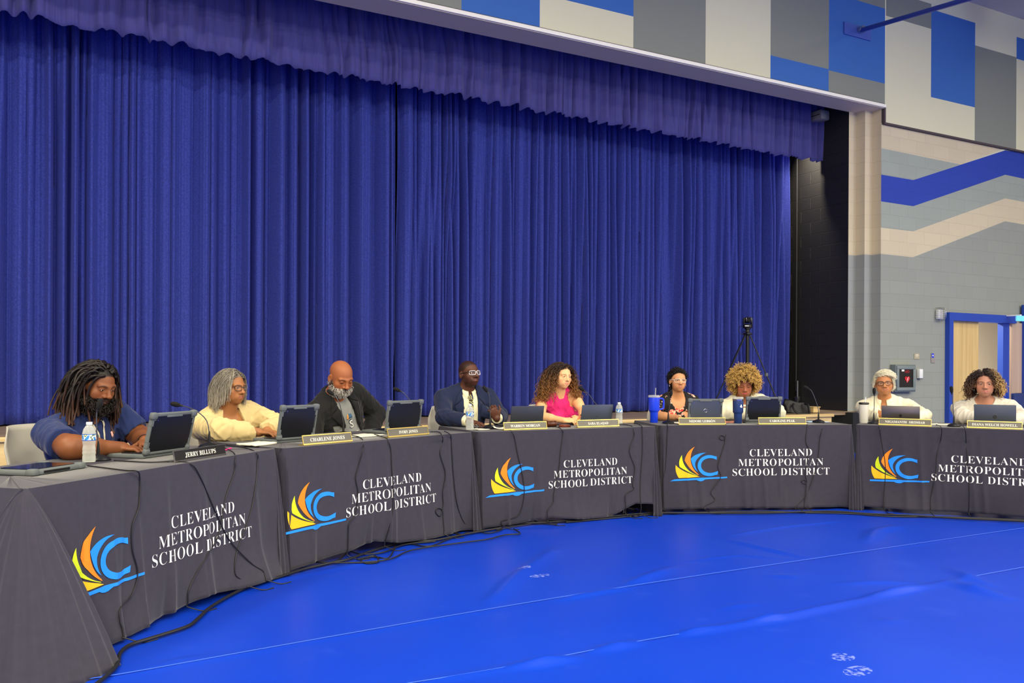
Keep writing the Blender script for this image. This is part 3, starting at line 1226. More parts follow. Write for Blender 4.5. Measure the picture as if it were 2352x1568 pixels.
M_SCREEN = mat('screen_dim', (70, 78, 96), 0.2)


def Mloc(p, R):
    m = R.to_4x4()
    m.translation = p
    return m


def rugged(T, pl, pr, o, tilt, label, o2=None, lid=None, mark=None, h=0.225):
    a, b = on(T, pl, o), on(T, pr, o if o2 is None else o2)
    w = min((b - a).length, 0.36)
    d = (b - a).normalized()
    r = empty('rugged_laptop', (a + b) / 2, math.atan2(d.y, d.x))
    tag(r, label, 'laptop', 'rugged laptops in grey bumper cases')
    m = MB()
    m.box((0, 0.125, 0.012), (w, 0.25, 0.022), bev=0.006)
    deck = m.build('keyboard_deck', M_RUBBER, r, True)
    m = MB()
    for i in range(5):
        for j in range(12):
            m.box(((j - 5.5) * w / 13.5, 0.05 + i * 0.024, 0.025), (w / 15.5, 0.019, 0.005))
    m.box((0, 0.205, 0.0235), (0.1, 0.05, 0.003))
    m.build('keys', M_BLACKP, deck)
    R = RX(tilt)

    def up(x, y, z):
        return R @ Vector((x, y, z)) + Vector((0, 0, 0.022))
    m = MB()
    m.box(up(0, -0.002, h / 2), (w - 0.03, 0.012, h - 0.03), R=R)
    panel = m.build('lid', lid or M_LIDBLK, r)
    m = MB()
    bw = 0.019
    # bumper: side rails pinched in the middle with diamond cut-outs, swollen corners
    for s in (-1, 1):
        pr_ = [(0, .0), (.018, .0), (.02, h * .22), (.012, h * .32), (.012, h * .66), (.022, h * .78), (.03, h), (0, h)]
        for (z0, z1, wd) in ((0, .16, .026), (.16, .3, .017), (.3, .7, .008), (.7, .84, .017), (.84, 1, .03)):
            m.box(up(s * (w / 2 - wd / 2), -0.001, h * (z0 + z1) / 2), (wd, 0.021, h * (z1 - z0) + .002), R=R)
        for k in range(4):
            z0 = h * (.3 + .1 * k)
            zz = [(s * (w / 2 - .002), z0), (s * (w / 2 - .016), z0 + h * .05), (s * (w / 2 - .002), z0 + h * .1)]
            m.tube([up(x, -0.001, z) for x, z in zz], .0035, 6)
        m.box(up(s * (w / 2 - .013), -0.004, h - .012), (.044, .03, .036), R=R, bev=.009)
        m.box(up(s * (w / 2 - .012), -0.004, .016), (.036, .028, .03), R=R, bev=.008)
    m.box(up(0, -0.001, h - 0.008), (w - .04, 0.02, 0.017), R=R, bev=.004)
    m.box(up(0, -0.003, h - 0.018), (w * .36, 0.022, 0.012), R=R, bev=.004)
    m.box(up(0, -0.001, 0.006), (w - .03, 0.02, 0.014), R=R, bev=.004)
    bm_ = m.build('bumper_frame', M_RUBBER, r, True)
    m = MB()
    m.box(up(0, 0.0055, h / 2), (w - .04, 0.003, h - .04), R=R)
    m.build('screen', M_SCREEN, r)
    for s in ((-1, 1) if mark else (-1,)):
        m = MB()
        m.lathe([(.004, 0), (.004, .002)], up(s * (w / 2 - .045), -0.009, h - .035), 12, R @ RX(math.pi / 2))
        m.build('lid_stud', M_CHROME, panel)
    if mark:
        m = MB()
        ring = [up(.0 + .0155 * math.cos(k * math.pi / 12), -0.0092, h * .46 + .0155 * math.sin(k * math.pi / 12)) for k in range(25)]
        m.tube(ring, .0014, 5, cap=False)
        m.build('lid_ring', M_CHROME, panel)
    if mark:
        V, F = text_geo(mark, 0.013, sf=False)
        P = [up(x, -0.0086, h * .46 - .0045 + y) for x, y in V]
        link('lid_logo', new_mesh('lid_logo', P, F, [M_CHROME]), panel)
    return r


def notebook(T, pl, pr, o, tilt, label, m_lid, logo=None, h=0.2, o2=None):
    a, b = on(T, pl, o), on(T, pr, o if o2 is None else o2)
    d = (b - a).normalized()
    w = (b - a).length
    r = empty('laptop', (a + b) / 2, math.atan2(d.y, d.x))
    tag(r, label, 'laptop', 'thin laptops')
    m = MB()
    m.box((0, 0.115, 0.008), (w, 0.23, 0.014), bev=0.004)
    deck = m.build('keyboard_deck', m_lid, r, True)
    m = MB()
    for i in range(5):
        for j in range(13):
            m.box(((j - 6) * w / 15, 0.04 + i * 0.022, 0.0155), (w / 17, 0.018, 0.002))
    m.build('keys', M_BLACKP, deck)
    R = RX(tilt)

    def up(x, y, z):
        return R @ Vector((x, y, z)) + Vector((0, 0, 0.014))
    m = MB()
    m.box(up(0, 0, h / 2), (w, 0.006, h), R=R, bev=0.0025)
    lid = m.build('lid', m_lid, r, True)
    m = MB()
    m.box(up(0, 0.0035, h / 2), (w - .016, 0.0015, h - .02), R=R)
    m.build('screen', M_SCREEN, r)
    m = MB()
    m.box((0, 0.0, 0.011), (w * .8, 0.012, 0.012), bev=0.003)
    m.build('hinge', M_BLACKP, r)
    if logo == 'fruit':
        body = [(0, .011), (.005, .0125), (.010, .0105), (.0125, .006), (.0105, .002), (.0118, -.003), (.009, -.010), (.005, -.0125), (0, -.0112),
                (-.005, -.0125), (-.009, -.010), (-.0122, -.003), (-.0118, .005), (-.009, .0105), (-.005, .0122)]
        leaf = [(.0005, .0145), (.0015, .019), (.005, .0215), (.0055, .0185), (.003, .0155)]
        V, F = [], []
        for pl_ in (body, leaf):
            b0 = len(V)
            V += [up(-x, -0.0036, h * .42 + z) for x, z in pl_]
            F.append(tuple(range(b0, len(V))))
        link('lid_logo', new_mesh('lid_logo', V, F, [M_BLACKP]), lid)
    elif logo == 'bar':
        m = MB()
        m.box(up(0, -0.0034, h * .36), (.03, .0008, .007), R=R)
        m.build('lid_logo', M_LIDGREY if m_lid is not M_LIDGREY else M_BLACKP, lid)
    elif logo == 'ring':
        m = MB()
        m.lathe([(.016, 0), (.016, .0008)], up(0, -0.0034, h * .42), 24, R @ RX(math.pi / 2))
        m.build('lid_logo', M_CHROME, lid)
        V, F = text_geo('hp', 0.022, sf=False)
        P = [up(x, -0.0046, h * .42 - .006 + y) for x, y in V]
        link('lid_lettering', new_mesh('lid_lettering', P, F, [M_LIDMID]), lid)
    return r


rugged(T1, 328, 430, .33, .24, 'open rugged laptop the man in the navy polo is typing on')
rugged(T2, 636, 719, .30, .20, 'open rugged laptop in front of the grey haired woman')
rugged(T2, 885, 962, .34, .14, 'open rugged laptop beside the man in the black blazer', lid=M_LIDBLK)
rugged(T4, 1580, 1657, .34, .10, 'slate rugged laptop with a round lid badge before the floral top', lid=M_LIDMID, mark='DELL', h=.20)
rugged(T4, 1712, 1791, .26, .12, 'open rugged laptop in front of the woman with blond curls', h=.22)
notebook(T3, 1171, 1246, .38, .18, 'dark grey thin laptop behind the brass plate left of the gavel', M_LIDGREY, h=.165)
notebook(T3, 1333, 1404, .40, .18, 'slate grey thin laptop right of the woman in the pink top', M_LIDMID, 'bar', h=.165)
notebook(T5, 2025, 2113, .30, .12, 'silver laptop with a dark fruit mark in front of the white haired man', M_SILVER, 'fruit', h=.155)
notebook(T5, 2237, 2334, .30, .12, 'slate laptop with a round shiny mark in front of the woman in the pale sweater', M_LIDMID, 'ring', h=.185)

# closed rugged tablet lying on the first table
a, b_ = on(T1, 35, .26), on(T1, 195, .30)
d = (b_ - a).normalized()
c = on(T1, 95, .42)
r = empty('rugged_tablet', at_z(96, 1083, ZTAB + .004), T1.rot + 0.06)
tag(r, 'rugged tablet lying flat with its screen up at the near end of the first table', 'tablet')
m = MB()
m.box((0, .02, .013), (.33, .235, .024), bev=.008)
cs = m.build('case', M_RUBBER, r, True)
m = MB()
m.box((0, .02, .0265), (.27, .18, .003))
m.build('screen', M_DARKGL, r)
for sx in (-1, 1):
    for sy in (-1, 1):
        m = MB()
        m.box((sx * .148, .02 + sy * .1, .016), (.045, .045, .03), bev=.009)
        m.build('corner_bumper', M_RUBBER, r, True)
m = MB()
m.box((-.02, -.0985, .014), (.16, .006, .010))
m.build('side_handle', M_BLACKP, r)


# ---------------------------------------------------------------- microphones
def microphone(T, base_px, o, path, label, thick=1.0, base=True, head_len=.05):
    p = on(T, base_px, o)
    D = (p - EYE).dot(FWD)
    r = empty('gooseneck_microphone', p, T.rot)
    tag(r, label, 'microphone', 'gooseneck microphones')
    inv = Mloc(p, RZ(T.rot)).inverted()
    pts = [inv @ at_d(x, y, D) for x, y in path]     # from the collar up to the foam
    pts = [Vector((0, 0, .02)), Vector((0, 0, .05))] + pts if pts[0].z > .07 else [Vector((0, 0, .02))] + pts
    top = pts[0].lerp(pts[-1], .0)
    m = MB()
    m.lathe([(.052, 0), (.055, .006), (.046, .018), (.022, .028), (.012, .032)], (0, 0, 0), 24, sx=1.0, sy=1.25)
    m.build('base', M_BLACKP, r, True)
    m = MB()
    col = [Vector((0, 0, .028)), Vector((0, 0, .05)), Vector((0, 0, .085)), Vector((0, 0, .10))]
    m.tube(col, [.0085, .0085, .006, .004], 10)
    m.build('collar', M_BLACKP, r, True)
    m = MB()
    sp = spline([Vector((0, 0, .09))] + [q for q in pts if q.z > .13], 8)
    m.tube(sp, .0032 * thick, 8)
    m.build('gooseneck', M_LIDGREY, r, True)
    e = sp[-1]
    dr = (sp[-1] - sp[-3]).normalized()
    R = dr.to_track_quat('Z', 'Y').to_matrix()
    m = MB()
    m.lathe([(.004, -.012), (.009, -.006), (.013, .004), (.015, .02), (.014, head_len - .01), (.008, head_len), (.001, head_len + .002)], e, 16, R)
    m.build('foam_head', M_FOAM, r, True)
    m = MB()
    m.lathe([(.0065, -.022), (.0065, -.008)], e, 12, R)
    m.build('capsule_ring', M_BLACKP, r, True)
    return r


microphone(T1, 226, .50, [(222, 985), (222, 950), (226, 936)], 'gooseneck microphone before the chin of the man in the navy polo')
microphone(T1, 481, .40, [(481, 985), (474, 965), (452, 944), (428, 934), (411, 930)], 'gooseneck microphone standing beyond the first name plate, bent to the left')
microphone(T2, 789, .46, [(787, 965), (785, 947), (780, 928), (772, 912), (764, 905)], 'gooseneck microphone in front of the black blazer')
microphone(T2, 962, .52, [(958, 955), (948, 930), (938, 915), (927, 902), (917, 897)], 'gooseneck microphone rising behind the laptop left of the man in the suit')
microphone(T3, 1126, .34, [(1126, 950), (1125, 930), (1124, 908), (1118, 898)], 'gooseneck microphone in front of the man in the navy suit')
microphone(T3, 1390, .52, [(1385, 950), (1367, 925), (1352, 905), (1340, 896)], 'gooseneck microphone right of the woman in the pink top')
microphone(T4, 1535, .26, [(1537, 945), (1540, 925), (1541, 908)], 'gooseneck microphone in front of the floral top', thick=.7)
microphone(T4, 1880, .30, [(1879, 937), (1872, 916), (1864, 898), (1857, 893)], 'gooseneck microphone at the right end of the table with the blond woman')
microphone(T5, 2007, .26, [(2008, 945), (2008, 920), (2008, 903)], 'straight gooseneck microphone left of the silver laptop')
microphone(T5, 2191, .20, [(2190, 945), (2188, 920), (2186, 900)], 'gooseneck microphone in front of the wooden door, left of the woman in the pale sweater')


# ---------------------------------------------------------------- bottles and tumblers
def clear_plastic():
    m = mat('clear_plastic', (225, 228, 222), 0.12, trans=0.0, spec=0.6)
    nt = m.node_tree
    b = nt.nodes['Principled BSDF']
    out = nt.nodes['Material Output']
    t = nt.nodes.new('ShaderNodeBsdfTransparent')
    t.inputs[0].default_value = (0.93, 0.94, 0.93, 1)
    mx = nt.nodes.new('ShaderNodeMixShader')
    lw = nt.nodes.new('ShaderNodeLayerWeight')
    lw.inputs['Blend'].default_value = 0.45
    mr = nt.nodes.new('ShaderNodeMapRange')
    mr.inputs[3].default_value, mr.inputs[4].default_value = 0.30, 0.8
    nt.links.new(lw.outputs['Facing'], mr.inputs[0])
    nt.links.new(mr.outputs[0], mx.inputs[0])
    nt.links.new(t.outputs[0], mx.inputs[1])
    nt.links.new(b.outputs[0], mx.inputs[2])
    nt.links.new(mx.outputs[0], out.inputs['Surface'])
    return m


M_CLEAR = clear_plastic()
M_CAPW = mat('cap_white', (236, 238, 236), 0.4)


def label_mat():
    m = mat('bottle_label', (232, 238, 240), 0.5)
    nt = m.node_tree
    b = nt.nodes['Principled BSDF']
    tc = nt.nodes.new('ShaderNodeTexCoord')
    n = nt.nodes.new('ShaderNodeTexNoise')
    n.inputs['Scale'].default_value = 38
    nt.links.new(tc.outputs['Object'], n.inputs['Vector'])
    cr = nt.nodes.new('ShaderNodeValToRGB')
    cr.color_ramp.interpolation = 'CONSTANT'
    e = cr.color_ramp.elements
    e[0].position, e[0].color = 0, (*srgb((60, 140, 210)), 1)
    e[1].position, e[1].color = .46, (*srgb((228, 238, 245)), 1)
    for p, c in ((.56, (70, 110, 60)), (.62, (225, 215, 120))):
        q = e.new(p)
        q.color = (*srgb(c), 1)
    nt.links.new(n.outputs['Fac'], cr.inputs[0])
    nt.links.new(cr.outputs[0], b.inputs['Base Color'])
    return m


def bottle(T, px, o, h, label):
    k = h / .205
    r = empty('water_bottle', on(T, px, o))
    tag(r, label, 'bottle', 'plastic water bottles')
    m = MB()
    pr = [(.024, 0), (.030, .004), (.0315, .012), (.031, .03), (.0295, .04), (.0315, .047), (.0315, .055), (.030, .06), (.0315, .067), (.030, .078), (.0285, .088), (.0305, .098), (.0325, .112),
          (.0325, .146), (.0315, .152), (.027, .17), (.018, .184), (.0125, .19), (.0125, .197)]
    m.lathe([(a * k, z * k) for a, z in pr], n=28)
    bt = m.build('bottle_body', M_CLEAR, r, True)
    m = MB()
    m.lathe([(.0330 * k, .114 * k), (.0332 * k, .116 * k), (.0332 * k, .143 * k), (.0330 * k, .145 * k)], n=28, cap=False)
    lb = m.build('paper_label', label_mat(), r, True)
    m = MB()
    for z in (.1145, .1445):
        m.lathe([(.0335 * k, (z - .0018) * k), (.0335 * k, (z + .0018) * k)], n=28, cap=False)
    m.build('label_band', mat('label_blue', (30, 90, 190), .5), lb)
    m = MB()
    m.lathe([(.0148 * k, .192 * k), (.0150 * k, .193 * k), (.0150 * k, .204 * k), (.0135 * k, .2055 * k)], n=24)
    m.build('cap', M_CAPW, r, True)
    return r


bottle(T1, 205, .47, .205, 'large clear water bottle in front of the man in the navy polo')
bottle(T3, 1079, .20, .205, 'clear water bottle in front of the yellow striped tie')
bottle(T3, 1422, .34, .195, 'clear water bottle right of the slate laptop near the woman in pink')


def tumbler(T, px, o, body, m_lid, h, label, handle=False, straw=None, emblem=None, rim=True):
    r = empty('tumbler', on(T, px, o), T.rot)
    tag(r, label, 'tumbler', 'insulated tumblers')
    k = h / .26
    m = MB()
    if handle:
        pr = [(.033, 0), (.036, .004), (.0375, .09), (.041, .10), (.049, .108), (.0505, .115), (.0525, .225), (.052, .229)]
    elif rim:
        pr = [(.032, 0), (.035, .004), (.0365, .085), (.039, .095), (.045, .103), (.047, .109), (.0485, .222), (.048, .226)]
    else:
        pr = [(.036, 0), (.038, .004), (.0435, .21), (.044, .222)]
    m.lathe([(a, z * k) for a, z in pr], n=32)
    bd = m.build('cup_body', body, r, True)
    m = MB()
    R0 = .0535 if handle else .0485
    if not rim:
        R0 = .0455
    m.lathe([(R0 - .003, .224 * k), (R0, .228 * k), (R0, .240 * k), (R0 - .004, .247 * k), (.012, .249 * k)], n=32)
    m.build('lid', m_lid, r, True)
    if rim and not handle:
        m = MB()
        m.lathe([(.0487, .212 * k), (.0492, .213 * k), (.0492, .226 * k), (.0487, .2265 * k)], n=32, cap=False)
        m.build('steel_rim', M_CHROME, r, True)
    if handle:
        m = MB()
        m.tube(spline([(.05, 0, .218 * k), (.078, 0, .216 * k), (.091, 0, .20 * k), (.091, 0, .15 * k), (.086, 0, .128 * k), (.05, 0, .118 * k)], 8), .0085, 10)
        m.build('handle', body, r, True)
    if straw:
        m = MB()
        m.tube([(.012, 0, .24 * k), (.016, 0, .24 * k + straw)], .0042, 8)
        m.build('straw', M_CLEAR if handle else M_CAPW, r, True)
    if emblem == 'ring':
        m = MB()
        v = EYE - r.location
        an = math.atan2(v.y, v.x) - T.rot + .35
        for q in range(24):
            aa, ab = q * math.pi / 12, (q + 1) * math.pi / 12
            pts = []
            for (rr, t) in ((.013, aa), (.013, ab), (.0095, ab), (.0095, aa)):
                z = .165 * k + rr * math.sin(t)
                al = an + rr * math.cos(t) / .043
                rad = .036 + (z / k) * .0375 / 1 * .2 + .0015
                pts.append((rad * math.cos(al) * 1.02, rad * math.sin(al) * 1.02, z))
            m.add(pts, [(0, 1, 2, 3)])
        for (zz, ww) in ((.164, .006), (.158, .008), (.170, .004), (.128, .018), (.121, .008)):
            pts = []
            for (sx, sz) in ((-1, -1), (1, -1), (1, 1), (-1, 1)):
                al = an + sx * ww / .043 / 1.2
                z = zz * k + sz * .0022
                rad = .036 + (z / k) * .0375 * .2 + .0015
                pts.append((rad * math.cos(al) * 1.02, rad * math.sin(al) * 1.02, z))
            m.add(pts, [(0, 1, 2, 3)])
        m.build('printed_mark', M_LIDGREY, bd)
    elif emblem == 'flowers':
        m = MB()
        v = EYE - r.location
        an = math.atan2(v.y, v.x) - T.rot + .62
        for (da, z) in ((0, .17), (.12, .155), (-.1, .158)):
            for q in range(5):
                al = an + da + .07 * math.cos(q * 1.2566)
                m.lathe([(.0001, 0), (.0042, .0003), (.0042, .0008), (.0001, .001)], (.0482 * math.cos(al), .0482 * math.sin(al), z * k + .0034 * math.sin(q * 1.2566)), 8,
                        RZ(al) @ RY(math.pi / 2))
        m.build('flower_stickers', M_CAPW, bd)
    return r


M_BLUECUP = mat('cup_blue', (24, 62, 226), 0.35, coat=.3)
M_NAVYCUP = mat('cup_navy', (36, 58, 112), 0.35, coat=.3)
M_WHITECUP = mat('cup_white', (216, 214, 204), 0.4)
tumbler(T4, 1502, .40, M_BLUECUP, M_CLEAR, .265, 'bright blue tumbler with a handle and a straw', handle=True, straw=.075)
tumbler(T4, 1695, .24, M_NAVYCUP, M_CLEAR, .255, 'navy tumbler with white flower stickers beside the blond woman', emblem='flowers')
tumbler(T5, 1984, .34, M_WHITECUP, M_BLACKP, .20, 'white tumbler with a dark lid and a straw left of the white haired man', straw=.055, rim=False, emblem='ring')


# ---------------------------------------------------------------- name plates
def nameplate(T, pl, pr, o, text, label, gold=True, h=.058, tsz=.0275, accent=None):
    a, b = on(T, pl, o), on(T, pr, o)
    w = (b - a).length
    r = empty('name_plate', (a + b) / 2, T.rot)
    tag(r, label, 'name plate', 'name plates along the table edges')
    R = RX(-0.22)
    up = lambda x, y, z: R @ Vector((x, y, z)) + Vector((0, 0, .004))
    m = MB()
    m.box(up(0, 0, h / 2), (w, .004, h), R=R)
    pl_ = m.build('plate', M_PLATE if gold else M_PLATEB, r)
    m = MB()
    t = .0065 if gold else .002
    m.box(up(0, -.001, h), (w + .004, .008, t), R=R)
    m.box(up(0, -.002, .003), (w + .008, .012, t + .001), R=R)
    m.box(up(-w / 2, -.001, h / 2), (.003 if gold else .002, .007, h), R=R)
    if gold:
        m.box(up(w / 2, -.001, h / 2), (.003, .007, h), R=R)
    m.box((0, .022, .003), (w, .05, .005))
    m.build('holder', M_GOLD if gold else M_CHROME, r)
    V, F = text_geo(text, tsz, spacing=1.0)
    P = [up(x, -.0032, h / 2 - tsz * .33 + y) for x, y in V]
    if accent is not None:                                        # the acute accent over a capital
        xs = sorted(set(x for x, y in V))
        x0 = accent
        z0 = h / 2 - tsz * .33 + tsz * .72
        n0 = len(P)
        P += [up(x0 - .001, -.0032, z0), up(x0 + .0025, -.0032, z0), up(x0 + .0055, -.0032, z0 + .0055), up(x0 + .002, -.0032, z0 + .0055)]
        F = F + [(n0, n0 + 1, n0 + 2, n0 + 3)]
    link('lettering', new_mesh('lettering', P, F, [M_LETTER]), pl_)
    return r


nameplate(T1, 402, 519, .05, 'JERRY BILLUPS', 'black name plate at the far end of the first table', gold=False, h=.056, tsz=.034)
nameplate(T2, 697, 808, .04, 'CHARLENE JONES', 'gold edged name plate beside the grey haired woman, left of two on its table', tsz=.032)
nameplate(T2, 892, 984, .08, 'IVORY JONES', 'gold edged name plate before the rugged laptop of the man in the blazer', tsz=.029)
nameplate(T3, 1158, 1256, .06, 'WARREN MORGAN', 'gold edged name plate left of the gavel', tsz=.029)
nameplate(T3, 1327, 1421, .10, 'SARA ELAQAD', 'gold edged name plate right of the gavel', tsz=.029)
nameplate(T4, 1560, 1666, .05, 'MIDORI LEBRON', 'gold edged name plate left of the navy tumbler', tsz=.029, accent=.0865)
nameplate(T4, 1743, 1851, .05, 'CAROLINE PEAK', 'gold edged name plate in front of the blond woman, left of a microphone', tsz=.029)
nameplate(T5, 2019, 2139, .06, 'NIGAMANTH  SRIDHAR', 'gold edged name plate in front of the silver laptop', tsz=.0285)
nameplate(T5, 2222, 2348, .06, 'DIANA WELCH HOWELL', 'gold edged name plate at the right edge of the photo', tsz=.0285)


# ---------------------------------------------------------------- papers and small things
def sheet(T, px, o, size, rot, label, name='paper_sheet', cat='paper', curl=.004, n=1, m=None):
    nx, ny = 8, 6
    V, F = [], []
    for i in range(nx + 1):
        for j in range(ny + 1):
            x, y = (i / nx - .5) * size[0], (j / ny - .5) * size[1]
            V.append((x, y, .0015 + curl * (abs(2 * i / nx - 1) ** 2) * (.4 + .6 * math.sin(j * 1.3) ** 2)))
    for i in range(nx):
        for j in range(ny):
            a = i * (ny + 1) + j
            F.append((a, a + ny + 1, a + ny + 2, a + 1))
    o_ = link(name, new_mesh(name, V, F, [m or M_PAPER], True), None, on(T, px, o), (0, 0, T.rot + rot))
    so = o_.modifiers.new('thickness', 'SOLIDIFY')
    so.thickness = .0015 * n
    so.offset = 1
    return tag(o_, label, cat)


sheet(T2, 590, .30, (.20, .15), .2, 'white notepad left of the rugged laptop by the grey haired woman', 'notepad', 'notepad', n=8)
sheet(T2, 832, .36, (.28, .21), .1, 'white paper before the man in the black blazer')
sheet(T3, 1098, .24, (.12, .16), .3, 'small white paper under the hand of the man in the suit')
sheet(T3, 1150, .27, (.14, .16), -.3, 'crumpled white paper beside the hand near the suit microphone', curl=.03)
sheet(T4, 1563, .30, (.20, .22), .3, 'white paper left of the slate rugged laptop', n=3)
sheet(T4, 1672, .36, (.20, .18), .1, 'white and red booklet behind the navy tumbler', 'booklet', 'booklet', n=6, m=mat('booklet', (186, 120, 104), .6, noise=.5, nscale=40))
sheet(T5, 2126, .42, (.20, .20), .1, 'white paper right of the silver laptop', n=2)
sheet(T5, 2168, .46, (.20, .20), .2, 'white paper lying in front of the blue door frame', n=2)
sheet(T4, 1868, .42, (.22, .2), .1, 'pale blue paper under the microphone near the stage step', m=mat('paper_blue', (176, 200, 220), .8))
b = MB()
b.box((0, 0, .005), (.075, .15, .009), bev=.003)
o = b.build('phone', M_DARKGL, None, True, on(T3, 1112, .30), (0, 0, T3.rot + .5))
tag(o, 'dark phone by the hand of the man in the suit', 'phone')
b = MB()
b.tube([(-.06, 0, .006), (.07, 0, .006)], .005, 8)
o = b.build('pen', mat('pen_pink', (226, 60, 140), .4), None, True, on(T1, 523, .20), (0, 0, T1.rot + .3))
tag(o, 'pink pen on the corner of the first table', 'pen')
# gavel and its sounding block
r = empty('gavel', on(T3, 1266, .26), T3.rot)
tag(r, 'dark wooden gavel lying left of the pink top', 'gavel')
M_GAV = wood_mat('gavel_wood', (92, 48, 26), (62, 30, 18), .3, (3, 3, 30))
b = MB()
b.lathe([(.022, -.045), (.026, -.042), (.026, -.034), (.022, -.031), (.024, -.02), (.025, 0), (.024, .02), (.022, .031), (.026, .034), (.026, .042), (.022, .045)], (0, 0, .028), 24, RY(math.pi / 2))
b.build('gavel_head', M_GAV, r, True)
b = MB()
b.lathe([(.006, 0), (.007, .05), (.009, .12), (.011, .17), (.008, .19)], (-.01, .02, .02), 14, RX(-math.pi / 2 + .02))
b.build('gavel_handle', M_GAV, r, True)
b = MB()
b.lathe([(.046, 0), (.052, .003), (.052, .012), (.047, .016), (.044, .02), (.02, .021)], n=32)
o = b.build('sounding_block', wood_mat('block_wood', (112, 52, 36), (84, 36, 26), .3, (8, 8, 8)), None, True, on(T3, 1297, .22))
tag(o, 'round reddish sounding block right of the gavel', 'sounding block')

# ---------------------------------------------------------------- chairs behind the tables
M_SEAT = mat('chair_shell', (168, 164, 154), 0.5)


def make_chair():
    r = empty('stacking_chair')
    tag(r, 'grey plastic stacking chair behind a table', 'chair', 'grey plastic chairs behind the tables')
    V, F = [], []
    nu, nv = 14, 22
    for j in range(nv + 1):
        t = j / nv
        if t < .45:
            q = t / .45
            y, z = .22 - .42 * q, .455 - .015 * math.sin(q * math.pi)
        else:
            q = (t - .45) / .55
            y, z = -.20 - .10 * q - .05 * (1 - (1 - q) ** 2), .455 + .44 * q - .02 * (1 - q) * 0
        for i in range(nu + 1):
            u = 2 * i / nu - 1
            wd = .23 - .03 * t - .05 * max(0, t - .85) / .15 * abs(u) ** 3
            V.append((u * wd, y + (.05 * u * u if t > .45 else 0), z + (.02 * u * u if t < .45 else 0) - .04 * (u ** 4) * max(0, t - .8)))
    for j in range(nv):
        for i in range(nu):
            a = j * (nu + 1) + i
            F.append((a, a + 1, a + nu + 2, a + nu + 1))
    o = link('seat_shell', new_mesh('seat_shell', V, F, [M_SEAT], True), r)
    so = o.modifiers.new('thickness', 'SOLIDIFY')
    so.thickness = .008
    so.offset = 0
    for sx in (-1, 1):
        for sy in (-1, 1):
            b = MB()
            b.tube([(sx * .17, sy * .12 - .01, .44), (sx * .19, sy * .17 - .01, .25), (sx * .22, sy * .22 - .01, .008)], .011, 8)
            b.build('leg', M_CHROME, r, True)
    return r


CHAIR0 = make_chair()
CHAIR_N = [0]


def chair(x, y, rz, label):
    if CHAIR_N[0] == 0:
        CHAIR0.location = (x, y, 0)
        CHAIR0.rotation_euler = (0, 0, rz)
        CHAIR0['label'] = label
        r = CHAIR0
    else:
        r = dup(CHAIR0, (x, y, 0), rz, label)
    CHAIR_N[0] += 1
    return r


# ---------------------------------------------------------------- cables
def cloth_pt(T, px, py, lift=.006):
    o = .03
    for _ in range(3):
        q = at_plane(px, py, T.A + T.n * o, T.n)
        rel = q - T.A
        s = rel.dot(T.d)
        if q.z > ZTAB:
            q = at_z(px, py, ZTAB + .010)
            return q
        o = T.front(min(max(s, 0), T.L), max(q.z, .02)) + lift
    return q


def cable(name, pts, rad, label, n=8, sub=8):
    m = MB()
    m.tube(spline(pts, sub), rad, n)
    o = m.build(name, M_CABLE, None, True)
    return tag(o, label, 'cable', 'black cables of the microphones')


